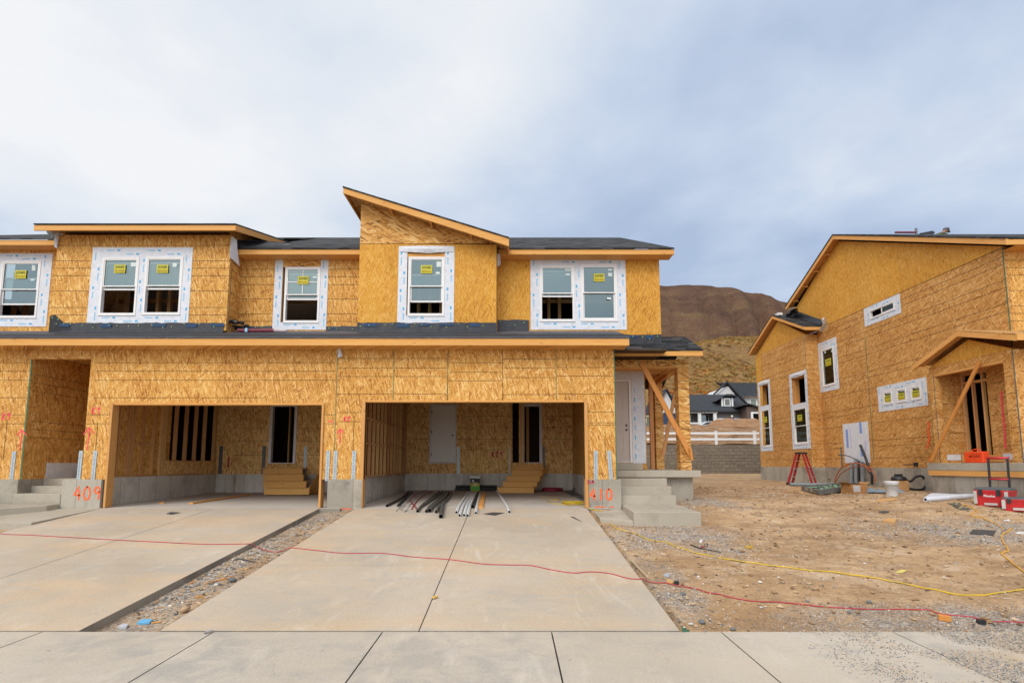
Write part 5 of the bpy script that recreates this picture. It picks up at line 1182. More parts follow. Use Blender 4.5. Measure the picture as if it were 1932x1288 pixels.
# near hill brush: clumps of leaf-sized faces
LEAFM = [plain('brush_leaf', c_, .9, .1, var=.35, scale=.3) for c_ in ((.25,.160,.045), (.28,.135,.035), (.36,.125,.02), (.17,.095,.045))]
bm_ = MB(); rgb = random.Random(44); cnt = 0
while cnt < 2600:
    a = rgb.uniform(.22, .62); Y = rgb.uniform(105, 300) ; X = a*Y
    nn = noise.noise(Vector((X*.035, Y*.035, 3.3)))
    if nn < .02 + rgb.uniform(-.1, .25): continue
    z = far_z(X, Y); k = 3 if nn < .08 else (2 if Y < 175 and noise.noise(Vector((X*.03, Y*.03, 9))) > .10 else (0 if rgb.random() < .6 else 1)); r = rgb.uniform(.35, 1.0); cnt += 1
    for _ in range(18):
        d = Vector((rgb.gauss(0,1), rgb.gauss(0,1), abs(rgb.gauss(0,.8)))); d = d.normalized() * r * rgb.uniform(.4, 1.05); c_ = Vector((X, Y, z)) + Vector((d.x, d.y, d.z*.8))
        q1 = Vector((rgb.uniform(-1,1), rgb.uniform(-1,1), rgb.uniform(-1,1))).normalized()*r*.30; q2 = q1.orthogonal().normalized()*r*.22
        bm_.add([c_-q1-q2, c_+q1-q2, c_+q1*.6+q2, c_-q1*.7+q2], [(0,1,2,3)], k)
struct('hillside_brush', bm_, LEAFM, 'stuff')
# far houses
DKS = plain('dark_grey_siding', (.115,.108,.108), .8); LTS = plain('white_siding', (.55,.55,.55), .8, var=.04); BRS = plain('brown_siding', (.12,.085,.07), .8)
def gb(px, py, Y): v = aY(px, py, Y); return v
YH = 70.0
h1 = thing('gabled_house', 'low grey finished house with dark roof and small dormer above the dirt mounds', 'house', (*gb(1340, 800, YH).xy, 5.0))
x0, x1 = gb(1256, 780, YH).x, gb(1416, 780, YH).x; ze, zr, zb = gb(1340, 775, YH).z, None, 4.6
zr = aY(1340, 744, YH+4.6).z
m = MB(); xg = gb(1352, 780, YH).x; xs0 = gb(1276, 780, YH).x
m.box(xg, x1-.4, YH, YH+9, zb, ze); m.box(xs0, xg, YH+1.2, YH+9, zb, ze); part('wall', m, DKS, h1)
m = MB(); m.prism([(x0+1.2, YH-.6, ze), (x0+1.2, YH+4.6, zr), (x0+1.2, YH+9.8, ze), (x0+1.2, YH+9.8, ze-.2), (x0+1.2, YH+4.6, zr-.2), (x0+1.2, YH-.6, ze-.2)], (x1-x0-1.2, 0, 0)); part('roof', m, SHINGF, h1)
# white gabled wing at its near end
wx0, wx1 = gb(1240, 780, YH-3).x, gb(1276, 780, YH-3).x; wc = (wx0+wx1)/2
m = MB(); m.prism([(wx0, YH-3, zb), (wx1, YH-3, zb), (wx1, YH-3, ze-.3), (wc, YH-3, zr-.55), (wx0, YH-3, ze-.3)], (0, 6, 0)); part('gable_wing', m, LTS, h1)
m = MB(); m.prism([(wx0-.4, YH-3.4, ze-.6), (wc, YH-3.4, zr-.45), (wx1+.4, YH-3.4, ze-.6), (wx1+.4, YH-3.4, ze-.35), (wc, YH-3.4, zr-.2), (wx0-.4, YH-3.4, ze-.35)], (0, 7, 0)); part('gable_roof', m, SHINGF, h1)
def fbox(par, name, px0, px1, py0, py1, Y, dep, mat, dy=0.0):
    a = gb(px0, py1, Y); b = gb(px1, py0, Y); m = MB(); m.box(a.x, b.x, Y+dy, Y+dy+dep, a.z, b.z); return part(name, m, mat, par)
fbox(h1, 'garage_door', 1355.5, 1410, 791, 806, YH, .03, plain('brown_garage_door', (.06,.045,.03), .7), -.04)
m = MB(); a = gb(1353, 806, YH); b = gb(1412, 789, YH); c_ = gb(1355.5, 791, YH); d_ = gb(1410, 791, YH)
m.panel(Pl('front', YH), a.x, b.x, a.z, b.z, [(c_.x, d_.x, a.z-.1, c_.z)], .0, .08); part('garage_trim', m, TRIMW, h1)
for (xa, xb) in ((1345, 1350), (1316, 1321), (1296, 1299)): fbox(h1, 'porch_post', xa, xb, 779, 800, YH, .25, TRIMW, -.35)
fbox(h1, 'porch_fascia', 1280, 1352, 776, 779.5, YH, .12, TRIMW, -.42)
for (xa, xb) in ((1300, 1313), (1322, 1342)):
    wn = fbox(h1, 'window', xa, xb, 780, 797, YH, .05, TRIMW, 1.12); fbox(wn, 'pane', xa+.8, xb-.8, 781, 796, YH, .03, GLASSD, 1.07)
fbox(h1, 'base_band', 1298, 1352, 797, 800, YH, .1, TRIMW, -.3)
# dormer
m = MB(); dx0, dx1 = gb(1365.5, 750, YH).x, gb(1387.5, 750, YH).x; dz0, dz1 = gb(1370, 765.5, YH).z, gb(1370, 748, YH).z
m.box(dx0, dx1, YH+.8, YH+4, dz0-.3, dz1); part('dormer', m, DKS, h1)
m = MB(); m.prism([(dx0-.9, YH+.3, dz1-.55), (dx0+.2, YH+.3, dz1+.12), ((dx1), YH+.3, dz1+.12), (dx1+.5, YH+.3, dz1), (dx1+.5, YH+.3, dz1+.12), (dx1-.3, YH+.3, dz1+.42), (dx0+.6, YH+.3, dz1+.42)], (0, 4.2, 0)); part('dormer_roof', m, SHINGF, h1)
w1_ = fbox(h1, 'window', 1370, 1382.5, 749.5, 765, YH, .06, TRIMW, .72); fbox(w1_, 'pane', 1372.3, 1380.3, 752, 763, YH, .03, plain('dormer_pane', (.16,.17,.15), .3), .68)
for xx in (1365.5, 1385): fbox(h1, 'dormer_trim', xx, xx+2.5, 749, 765.5, YH, .06, TRIMW, .73)
YH2 = 84.0
h2 = thing('gabled_house', 'taller white finished house with dark roof partly hidden behind the low grey house', 'house', (*gb(1420, 800, YH2).xy, 5.6))
a = gb(1361, 775, YH2); p1 = gb(1373.5, 728, YH2); p2 = gb(1405, 765, YH2); e2 = gb(1400, 749, YH2)
m = MB(); m.prism([(a.x-1.5, YH2, 5.2), (p2.x, YH2, 5.2), (p2.x, YH2, p2.z-.1), (p1.x, YH2, p1.z), (a.x-1.5, YH2, gb(1361, 745, YH2).z-.6)], (0, 8, 0)); m.box(p2.x-1.2, p2.x+16, YH2+.3, YH2+8, 5.2, e2.z); part('wall', m, LTS, h2)
rz_ = gb(1400, 723.5, YH2+5).z
m = MB(); m.prism([(p1.x-.3, YH2-.5, p1.z+.5), (p1.x-2.3, YH2-.5, gb(1361, 744, YH2).z), (p1.x-2.3, YH2-.5, gb(1361, 742, YH2).z), (p1.x-.3, YH2-.5, p1.z+.75), (p2.x+.5, YH2-.5, p2.z+.15), (p2.x+.5, YH2-.5, p2.z-.1)], (0, 1.0, 0))
m.prism([(p1.x-.3, YH2+.5, p1.z+.55), (p2.x-.9, YH2-.4, e2.z), (p2.x+17, YH2-.4, e2.z), (p2.x+17, YH2+5, rz_), (p1.x, YH2+5, rz_)], (0, .1, .12)); part('roof', m, SHINGF, h2)
w2_ = fbox(h2, 'window', 1416.5, 1428.5, 750.5, 766, YH2, .08, TRIMW, .2); fbox(w2_, 'pane', 1418, 1427, 752.5, 764.5, YH2, .03, plain('far_pane', (.20,.23,.20), .3), .16)
m = MB(); a = gb(1398, 764, 68); b = gb(1412, 761, 68); c_ = gb(1440, 772, 68)
h3 = thing('gabled_house', 'brown far house with white trimmed window mostly hidden by the bay of the sheathed house', 'house', (*gb(1425, 800, 68).xy, 5.0))
m = MB(); m.prism([(gb(1409, 780, 68).x, 68, 4.6), (gb(1470, 780, 68).x, 68, 4.6), (gb(1470, 780, 68).x, 68, gb(1425, 767, 68).z), (gb(1409, 780, 68).x, 68, gb(1425, 767, 68).z)], (0, 6, 0)); part('wall', m, BRS, h3)
m = MB(); m.prism([tuple(gb(1398, 766, 67.6)), tuple(gb(1412, 762.5, 67.6)), tuple(gb(1440, 771, 67.6)), tuple(gb(1440, 768.5, 67.6)), tuple(gb(1412, 760, 67.6)), tuple(gb(1398, 763.5, 67.6))], (0, 7, 0)); part('roof', m, SHINGF, h3)
w3_ = fbox(h3, 'window', 1417, 1440, 777, 797, 68, .08, TRIMW, -.1); fbox(w3_, 'pane', 1421, 1438, 780, 796, 68, .03, DARK, -.14)

# ================================================================ THINGS IN THE RIGHT GARAGE
PB = [plain('black_pipe', (.028,.028,.026), .5, .4, var=.3), plain('pipe_bore', (.004,.004,.004), .9)]
PG = [plain('dark_grey_pipe', (.085,.082,.072), .45, .45, var=.25), PB[1]]
PW_ = [plain('white_pvc', (.62,.62,.60), .4, .45, var=.04), PB[1]]
PR_ = [plain('red_tubing', (.30,.03,.05), .4, .4), PB[1]]
PT_ = [plain('translucent_tubing', (.50,.48,.44), .4, .4), PB[1]]
def pipe(a, b, r, mats, label, name, cat, group, sag=0.0, lift=0.0, wig=0.0, seed=0):
    p0, p1 = gp(*a, r*.98 + lift), gp(*b, r*.98); rg = random.Random(seed); n = 10; pts = []
    for i in range(n+1):
        t = i/n; q = p0.lerp(p1, t); q.x += math.sin(t*math.pi)*sag + (rg.uniform(-wig, wig) if 0 < i < n else 0)
        q.z = surf(q.x, q.y) + r*.98 + lift*(1-t)
        pts.append(q)
    m = MB(); m.tube(pts, r, 12, 0, hollow=.78); return solo(name, m, mats, label, cat, group, smooth=False)
GPI = 'loose pipes laid out on the garage floor'
pipe((730,953.5),(771,927), .030, PB, 'single black pipe lying closest to the stud wall of the open garage', 'black_pipe', 'pipe', GPI, .08)
pipe((751.5,953.5),(777,927), .032, PB, 'thin black pipe between the bundle of pale tubes and the stud wall pipe', 'black_pipe', 'pipe', GPI, .0)
for i, (a, b) in enumerate((((748,963),(781,925)), ((753.5,959),(784,925)), ((757,962),(788,925.5)), ((763,965),(791,925)), ((767,963),(795,925.5)))):
    pipe(a, b, .013, PT_, 'thin pale tube in the fanned bundle, %s from the stud wall' % ('nearest', 'second', 'third', 'fourth', 'fifth')[i], 'pale_tube', 'tube', GPI, [-.06,.07,-.04,.05,0][i], wig=.015, seed=i)
pipe((777,960),(816,925.5), .014, PR_, 'red tube of the crossed pair, the one nearer the pale tubes', 'red_tube', 'tube', GPI, -.12, wig=.02, seed=5)
pipe((786,959),(803,926.5), .014, PR_, 'red tube of the crossed pair, the one nearer the grey pipes', 'red_tube', 'tube', GPI, -.28, wig=.02, seed=6)
GPX = ['outermost grey pipe beside the red tubes', 'grey pipe resting against the outermost one beside the red tubes', 'slim grey pipe squeezed against the widest grey pipe', 'widest grey pipe in the middle of the grey bundle', 'thin grey pipe reaching out just behind the short stub']
for i, (a, b, r) in enumerate((((788,963.5),(829,927), .033), ((791,959),(835,927), .030), ((804.5,964),(841,927.5), .033), ((810.5,962.5),(846,928), .046), ((823,965),(852,928), .033))):
    pipe(a, b, r, PG, GPX[i], 'grey_pipe', 'pipe', GPI, [0,.03,.02,.04,.06][i])
pipe((832,973.5),(837,949), .046, PG, 'short fat dark pipe stub sticking out furthest onto the driveway', 'grey_pipe', 'pipe', GPI)
WPX = ['white pipe at the grey-pipe side of the group of four', 'second white pipe of the group of four from the grey pipes', 'third white pipe of the group of four from the grey pipes', 'fourth white pipe of the group, next to the speckled dark pipe']
for i, (a, b) in enumerate((((861,965.8),(884,928)), ((867,971.8),(889.5,928.3)), ((875.5,971),(893.5,928.5)), ((882,972),(897.5,929)))):
    pipe(a, b, .033, PW_, WPX[i], 'white_pipe', 'pipe', GPI)
pipe((891.7,955.2),(902,928.5), .040, PB, 'speckled black pipe lying between two white pipes', 'black_pipe', 'pipe', GPI)
pipe((897.7,967),(906.5,928), .031, PW_, 'lone white pipe between the black pipe and the wooden board', 'white_pipe', 'pipe', GPI)
pipe((961,965),(937.5,925), .033, PW_, 'single white pipe lying apart on the empty floor, angled the other way', 'white_pipe', 'pipe', GPI)
m = MB(); p0, p1 = gp(906, 957.5, .02), gp(912.5, 929, .02); m.beam(p0, p1, .13, .038); bevel(solo('wooden_board', m, LUM_Y, 'short flat wooden board lying beside the white pipes', 'board'), .003, 1)
for i, (a, b, yy) in enumerate(((858.5, 937, 922.5), (862, 938, 919.5), (860, 934, 917))):
    p0 = aY(a, yy, 17.15 + .08*i); p1 = aY(b, yy-.3, 17.15 + .08*i); p0.z = p1.z = ZG + .095 + .045 + (.09*(i if i < 2 else 1)) - .0
    m = MB(); m.tube([p0, p1], .045, 12, 0, hollow=.8); solo('black_pipe', m, PB, ('bottom black pipe of the pile along the back foundation', 'middle black pipe of the pile behind the yellow bag', 'topmost black pipe of the pile along the back foundation')[i], 'pipe', 'black pipes stacked along the back foundation')
# bag
bg = thing('material_bag', 'upright yellow black and green bag standing before the back foundation', 'bag', (aY(896.5, 924, 16.95).x, 16.95, surf(-1, 16.95)))
bx = bg.location; m = MB(); bw, bd, bh = .15, .10, .52
prof = [(0, .96, .9), (.04, 1.0, 1.0), (.25, 1.02, 1.1), (.42, 1.0, .95), (.50, .92, .5), (.53, .88, .18)]
vs = []; n = 16
for (h, kx, ky) in prof:
    for j in range(n):
        a_ = 2*math.pi*j/n; cx_, sx_ = math.cos(a_), math.sin(a_)
        vs.append((math.copysign(abs(cx_)**.35, cx_)*bw*kx, math.copysign(abs(sx_)**.35, sx_)*bd*ky, h))
fs = [(i*n+j, i*n+(j+1) % n, (i+1)*n+(j+1) % n, (i+1)*n+j) for i in range(5) for j in range(n)] + [tuple(range(n-1,-1,-1)), tuple(range(5*n, 6*n))]
m.add(vs, fs); part('bag_body', m, plain('bag_yellow', (.50,.40,.05), .5), bg, local=True, smooth=True)
PBg = Pl('front', -.108)
for (z0, z1, c_, nm) in ((.03, .17, (.10,.35,.04), 'green'), (.26, .41, (.02,.02,.02), 'black'), (.42, .50, (.6,.6,.58), 'white')):
    m = MB(); m.box(-bw*1.01, bw*1.01, -.106, -.09, z0, z1); part('printed_band', m, plain('bag_' + nm, c_, .5), bg, local=True)
for bb_ in ((-.10, -.03, -.110, -.107, .30, .37), (-.04, .04, -.110, -.107, .19, .25)): m = MB(); m.box(*bb_); part('printed_panel', m, plain('bag_print', (.5,.5,.45), .5), bg, local=True)
# wooden stairs
def stairs(name, label, px, nst, run, w, x_sgn, Y1, rise=.19, z0=None, wt=None):
    pass
s1 = thing('wooden_stairs', 'pale wooden stairs to the open doorway in the garage marked 409', 'stairs', (BK1.uz(543, 900)[0], 15.6, surf(-7, 15.6)))
zb_ = -.86; 
for i, (x0, x1, y1_) in enumerate(((497, 583, 918), (494, 577, 909), (492, 572, 899.5), (490, 570, 888))):
    Y = 15.1 + i*.30; a = aY(x0+1.5*i, y1_, Y).x; b = aY(x1+0.5, y1_, Y).x; zt = zb_ + .19*(i+1) - .01; m = MB()
    m.box(a, b, Y, Y+.31, zt-.035, zt); m.box(a+.01, b-.01, Y+.025, Y+.06, zt-.19, zt-.037); part('step', m, STEPW, s1)
a = aY(493, 905, 15.2).x
m = MB(); m.prism([(a+.14, 15.12, zb_-.01), (a-.02, 16.3, zb_+.62), (a-.02, 16.38, zb_+.62), (a+.02, 16.38, zb_-.01)], (.04, 0, 0)); part('stringer', m, STEPW, s1)
m = MB(); m.prism([(a+1.28, 15.16, zb_-.01), (a+1.22, 16.3, zb_+.55), (a+1.22, 16.38, zb_+.55), (a+1.24, 16.38, zb_-.01)], (.04, 0, 0)); part('stringer', m, STEPW, s1)
s2 = thing('wooden_stairs', 'pale wooden stairs with slanted side to the open doorway in the garage marked 410', 'stairs', (BK2.uz(985, 900)[0], 16.8, surf(.3, 16.8)))
for i, (x0, x1) in enumerate(((938, 1008), (948, 1014), (955, 1019), (964, 1024), (967, 1026))):
    Y = 16.0 + i*.28; zb_ = -.87; a = aY(x0, 905, Y).x; b = aY(x1, 905, Y).x; zt = zb_ + .172*(i+1); m = MB()
    m.box(a, b, Y, Y+.30, zt-.035, zt); m.box(a+.01, b-.01, Y+.02, Y+.05, zt-.172, zt-.037); part('step', m, STEPW, s2)
b = aY(1009, 905, 16.0).x
m = MB(); m.prism([aY(1000, 923, 16.3), aY(1010, 923, 16.3), aY(1031, 886, 17.2), aY(1029, 883, 17.2), aY(1016, 883, 17.2)], (0, .04, 0)); part('stringer', m, STEPW, s2)
# coil of red tubing, cords
def coil(name, label, cat, c, R0, r, turns, mat, group=None, seed=0, jit=.02, sx=1.0, pitch=None):
    rg = random.Random(seed); pts = []; n = int(turns*22)
    for i in range(n):
        a_ = i/22*2*math.pi; rr = R0 + jit*math.sin(a_*.37+1) + rg.uniform(-jit, jit)*.4
        pts.append((c[0] + rr*math.cos(a_)*sx, c[1] + rr*math.sin(a_), c[2] + r + (i/n)*(pitch or turns*r*.5)))
    m = MB(); m.tube(pts, r, 6); return solo(name, m, mat, label, cat, group, smooth=True)
c_ = gp(1042, 926.5); coil('tube_coil', 'flat round coil of dark red tubing on the garage floor', 'coil', c_, .33, .013, 8, PR_[0], seed=1, jit=.025, pitch=.10)
for i in range(3):
    p0, p1 = gp(1103+3*i, 944-2.5*i, .03), gp(1069+6*i, 926.5, .03); p0.x = min(p0.x, 1.98); p1.x = min(p1.x, 1.99)
    m = MB(); m.beam(p0, p1, .055, .05); solo('metal_channel', m, DGALV, ('innermost', 'middle', 'outermost')[i] + ' dark metal channel of three lying along the right garage foundation', 'channel', 'metal channels along the garage wall')
YEL = plain('yellow_cord_jacket', (.62,.42,.015), .45, .4); RED = plain('red_cord_jacket', (.42,.035,.055), .45, .4); ORJ = plain('orange_cord_jacket', (.72,.36,.03), .45, .4); BKJ = plain('black_cord_jacket', (.03,.02,.02), .5)
def smoothpath(P, n=4):
    out = []
    for i in range(len(P)-1):
        p0, p1, p2, p3 = P[max(i-1,0)], P[i], P[i+1], P[min(i+2, len(P)-1)]
        for k in range(n):
            t = k/n; out.append(.5*((2*p1) + (p2-p0)*t + (2*p0-5*p1+4*p2-p3)*t*t + (3*p1-p0-3*p2+p3)*t**3))
    out.append(P[-1]); return out
def cord(pts, r, mats, label, name='extension_cord', cat='cord', seg=0.0, n=8, sub=None):
    P = [gp(x, y, r*.9) for x, y in pts]; Q = smoothpath(P, n)
    for q in Q: q.z = max(surf(q.x + e, q.y) for e in (-.05, -.025, 0, .025, .05)) + r*.9
    for _ in range(2):       # a cord bridges small hollows
        Q = [Q[0]] + [Vector((b.x, b.y, max(b.z, (a.z+b.z+c.z)/3))) for a, b, c in zip(Q, Q[1:], Q[2:])] + [Q[-1]]
    m = MB(); m.tube(Q, r, 7)
    if seg:      # alternating twist shows dark stretches
        rg = random.Random(int(r*1e4)); nf = len(Q) - 1; j = 0
        while j < nf:
            ln = rg.randint(2, 5); on = rg.random() < seg
            if on:
                for k in range(j, min(nf, j+ln)):
                    for q in range(3): m.m[k*7+q] = 1
            j += ln
    return solo(name, m, mats, label, cat, None, smooth=True)
cord([(-40,1004),(0,1006),(60,1009),(130,1013),(220,1018),(300,1022),(390,1026),(470,1029),(487,1032),(500,1038),(522,1041),(545,1037),(600,1038),(650,1043),(720,1043),(780,1050),(850,1055),(910,1063),(960,1065),(1000,1066),(1040,1074),(1080,1080),(1115,1078),(1150,1081),(1190,1091),(1230,1099),(1260,1100),(1300,1108),(1340,1119),(1380,1127),(1420,1133),(1500,1138),(1600,1147),(1680,1149),(1750,1150),(1770,1157),(1830,1163),(1860,1171),(1900,1172),(1960,1174)], .0065, [RED, BKJ], 'long red and black extension cord snaking across both driveways and the dirt', seg=.3)
cord([(1096,953),(1112,958),(1128,962),(1138,966),(1150,985),(1165,998),(1190,1004),(1230,1019),(1255,1022),(1280,1032),(1310,1042),(1335,1047),(1370,1054),(1420,1061),(1480,1069),(1530,1076),(1560,1077),(1620,1086),(1680,1097),(1740,1109),(1800,1120),(1840,1122),(1870,1121),(1900,1116),(1932,1111),(1960,1105)], .008, [YEL, BKJ], 'long yellow extension cord running from the garage corner across the dirt', seg=.2)
cord([(1020,936),(1034,937),(1050,940),(1055,944),(1040,943),(1033,945),(1042,949),(1055,950),(1064,951),(1072,953),(1085,951)], .008, [YEL, BKJ], 'short zigzag of yellow cord on the floor of the garage marked 410', seg=.2)
c_ = gp(1086, 952); c_.y += .1; coil('cord_coil', 'tangled coil of bright yellow cord beside the garage jamb', 'cord', c_, .15, .008, 6, YEL, seed=4, jit=.10, sx=1.35, pitch=.07)
cord([(1812,950),(1824,953),(1840,962),(1844,966),(1834,968),(1833,972),(1850,975),(1862,981),(1872,985),(1884,991),(1892,996)], .009, [ORJ, BKJ], 'orange cord running in a zigzag from beside the red tool boxes')
cord([(1908,996),(1903,1001),(1892,1008),(1890,1015),(1893,1023),(1899,1030),(1902,1039),(1894,1042),(1890,1046),(1902,1055),(1915,1066),(1932,1078),(1950,1090)], .009, [ORJ, BKJ], 'second orange cord curling toward the sidewalk at the lot edge')
# boards in garage one
m = MB(); m.beam(gp(360, 949, .02), gp(470, 932.5, .02), .10, .035); solo('wooden_board', m, LUM_Y, 'long thin orange board lying on the floor of the garage marked 409', 'board')
m = MB(); m.beam(gp(305, 948.5, .02), gp(294, 941, .02), .09, .035); solo('wooden_offcut', m, LUM_Y, 'short stub of lumber on the floor near the stud wall', 'offcut')
m = MB(); p = gp(592, 919); m.tube([p + Vector((.12*math.cos(t*.7)*(1-.03*t), .1*math.sin(t*.7), .02+.004*t)) for t in range(24)], .015, 6); solo('cable_pile', m, BLK, 'small black pile of cable beside the stairs in the garage marked 409', 'cable', smooth=True)

# ================================================================ THINGS ON THE DIRT LOT
# step ladder
LR = plain('red_fibreglass', (.33,.018,.025), .4, .4); LM = plain('ladder_metal', (.50,.46,.44), .4, .5, .3)
pL = Vector((10.62, 18.95, surf(10.62, 18.95))); lad = thing('step_ladder', 'red step ladder standing open beside the foundation of the bay', 'ladder', tuple(pL), 0)
def ladder():
    H = 1.18; m = MB()
    for sx in (-1, 1):
        m = MB(); m.beam((-.44, sx*.22, 0), (-.10, sx*.15, H-.03), .035, .075, 0, up=(1,0,0)); part('front_rail', m, LR, lad, True)
        m = MB(); m.beam((.40, sx*.21, 0), (.10, sx*.14, H-.03), .03, .06, 0, up=(1,0,0)); part('rear_rail', m, LR, lad, True)
    for i in range(3):
        t = (i+1)/4; x = lerp(-.44, -.10, t); w = lerp(.22, .15, t); m = MB(); m.box(x-.04, x+.05, -w, w, t*H-.015, t*H+.012); part('step', m, LM, lad, True)
    for t in (.25, .55): x = lerp(.40, .10, t); w = lerp(.21, .14, t); m = MB(); m.box(x-.012, x+.012, -w, w, t*H-.012, t*H+.012); part('rear_bar', m, LM, lad, True)
    m = MB(); m.box(-.16, .16, -.18, .18, H-.04, H+.02); part('top_cap', m, BLK, lad, True)
    for sx in (-1, 1):
        m = MB(); m.box(-.48, -.39, sx*.22-.035, sx*.22+.035, 0, .09); part('foot', m, BLK, lad, True)
ladder(); lad.rotation_euler.z = R(-48)
for px_, lb in ((1546, 'nearest the ladder'),):
    pass
# metal panel box on cardboard
def place(pts, h=0.0): return [gp(x, y, h) for x, y in pts]
q = place([(1471,925.5),(1520,915),(1600,914),(1590,925),(1545,934)], .012); m = MB(); m.prism(q, (0,0,-.012)); solo('cardboard_sheet', m, plain('cardboard', (.42,.25,.12), .85), 'flat sheet of brown cardboard lying under the grey metal panel', 'cardboard')
q = place([(1512,925),(1545,933.5),(1603,925.5),(1578,918.5)], .015)
pn = thing('metal_enclosure', 'long shallow grey metal electrical enclosure lying on the cardboard', 'enclosure', tuple(q[1]))
MG = plain('grey_enamel', (.13,.145,.145), .4, .5, .2); ctr = sum(q, Vector())/4; qi = [v.lerp(ctr, .06) for v in q]
m = MB(); m.prism(q, (0,0,.012))
for i in range(4):
    j = (i+1) % 4; m.add([q[i], q[j], q[j]+Vector((0,0,.13)), q[i]+Vector((0,0,.13)), qi[i], qi[j], qi[j]+Vector((0,0,.13)), qi[i]+Vector((0,0,.13))], [(0,1,2,3),(5,4,7,6),(3,2,6,7)])
part('enclosure_body', m, MG, pn)
m = MB()
for i in range(6):
    for j in range(2):
        c = (q[0].lerp(q[3], .14+.36*j+.1)).lerp(q[1].lerp(q[2], .14+.36*j+.1), 0) ; e = q[1].lerp(q[2], .1); f_ = q[0].lerp(q[3], .1)
        u_, v_ = (i+.5)/6.4, .28 + .42*j; c = q[0].lerp(q[1], v_).lerp(q[3].lerp(q[2], v_), u_)
        m.stone(c + Vector((0,0,.10)), .095, random.Random(i*2+j), 0, .5)
part('wrapped_fittings', m, [plain('enclosure_fittings', (.12,.20,.13), .3, .5, var=.6, scale=15)], pn)
dd = (q[1]-q[0]).normalized(); nn_ = Vector((dd.y, -dd.x, 0)); 
for t0, t1 in ((.25, .42), (.55, .68)): m = MB(); m.add([q[0].lerp(q[1], t)+nn_*.004+Vector((0,0,zz_)) for t, zz_ in ((t0,.04),(t1,.04),(t1,.13),(t0,.13))], [(0,1,2,3)]); part('enclosure_sticker', m, plain('buff_sticker', (.42,.40,.34), .6), pn)
m = MB(); m.tube([gp(1490, 913, .06), gp(1540, 914, .06), gp(1573, 913.5, .06)], .055, 12, 0, hollow=.85); solo('conduit_pipe', m, [plain('grey_conduit', (.20,.24,.26), .5), PB[1]], 'grey conduit pipe lying on the dirt behind the metal enclosure', 'pipe')
# riser conduits against the foundation
def riser(px0, px1, ybase, y0, r, mats, lb):
    p = aX(px1, ybase, XW-.10); z = surf(p.x, p.y) - .1; t = aX(px0, y0, XW-.10); m = MB(); m.tube([(XW-.10, p.y, z), (XW-.10, t.y, t.z)], r, 12, 0, hollow=.85); solo('riser_conduit', m, mats, lb, 'conduit', 'grey riser conduits in front of the wall wrap')
cnd = [plain('riser_grey', (.25,.28,.30), .5, var=.2), PB[1]]
riser(1606, 1606, 912, 874, .055, cnd, 'grey riser conduit nearest the ladder below the wall wrap')
riser(1614.5, 1615, 912, 865, .055, cnd, 'grey riser conduit second from the ladder, its top over the wall wrap')
riser(1620, 1621, 912, 868, .03, [BLK, PB[1]], 'thin black riser conduit between the grey ones')
riser(1627, 1627.5, 912, 871, .06, cnd, 'grey riser conduit furthest from the ladder below the wall wrap')
def wallarc(pts, r, mat, lb, name='tubing_loop', cat='tubing', off=.18, n=5, mats=None):
    P = [aX(x, y, XW - off - .02*i) for i, (x, y) in enumerate(pts)]; m = MB(); m.tube(smoothpath(P, n), r, 8); solo(name, m, mat, lb, cat, None, smooth=True)
wallarc([(1645.5,913),(1645,898),(1641,886),(1634,866),(1628,850),(1623,839)], .042, BLK, 'thick black conduit leaning up over the wall wrap patch', 'black_conduit', 'conduit', .22)
wallarc([(1581,858),(1597,859),(1612,865),(1628,874),(1638,888),(1643,898)], .017, plain('dark_tube', (.07,.08,.08), .5), 'thin dark tube arching out from the thick black conduit', 'dark_tube', 'tubing', .30)
OT = plain('orange_innerduct', (.40,.10,.035), .45)
wallarc([(1575,911),(1578,897),(1588,882),(1604,874.5),(1618,873.5),(1632,879),(1643,890)], .020, OT, 'higher orange tubing loop arching over the riser conduits', off=.34)
wallarc([(1576,909),(1586,894),(1600,885),(1614,880),(1630,879),(1645,884),(1651,897),(1651,911)], .016, OT, 'lower thin orange tubing loop ending beside the black conduit', off=.26)
for i, x in enumerate((1551, 1556.5, 1566)):
    p = aX(x, 904, XW-.03); m = MB(); m.stone((p.x, p.y, p.z), .045, random.Random(i)); m.tube([(p.x, p.y, p.z), (p.x-.1, p.y, p.z+.02)], .012, 6); o = solo('pipe_stub', m, BLK, ('first', 'second', 'third')[i] + ' small black pipe stub in the foundation counted from the ladder', 'pipe stub', 'pipe stubs in the foundation')
# boxes, tarp, bucket, vacuum
def carton(name, label, px0, px1, py, w, d, h, rz, mats, flaps=False, cat='box'):
    p = gp((px0+px1)/2, py); t = thing(name, label, cat, (p.x, p.y + d/2, p.z), R(rz)); m = MB()
    m.panel(Pl('front', -d/2), -w/2, w/2, 0, h, [], -.008, 0); m.box(-w/2, w/2, d/2-.008, d/2, 0, h); m.box(-w/2, -w/2+.008, -d/2+.0085, d/2-.0085, 0, h); m.box(w/2-.008, w/2, -d/2+.0085, d/2-.0085, 0, h); m.box(-w/2+.009, w/2-.009, -d/2+.009, d/2-.009, 0, .008)
    if not flaps: m.box(-w/2, w/2, -d/2, d/2, h, h+.006)
    part('box_body', m, mats, t, True)
    if flaps:
        for sgn in (-1, 1): m = MB(); m.prism([(sgn*w/2, -d/2+.02, h), (sgn*(w/2+.12), -d/2+.03, h+.05), (sgn*(w/2+.12), d/2-.03, h+.05), (sgn*w/2, d/2-.02, h)], (0,0,.006)); part('flap', m, mats, t, True)
    return t
CB = plain('cardboard_box', (.40,.22,.09), .85); 
t = carton('cardboard_box', 'open brown cardboard box with pale label beside the grey enclosure', 1604, 1637, 931, .50, .36, .25, 14, plain('worn_cardboard', (.34,.17,.06), .9, var=.4, scale=18), True)
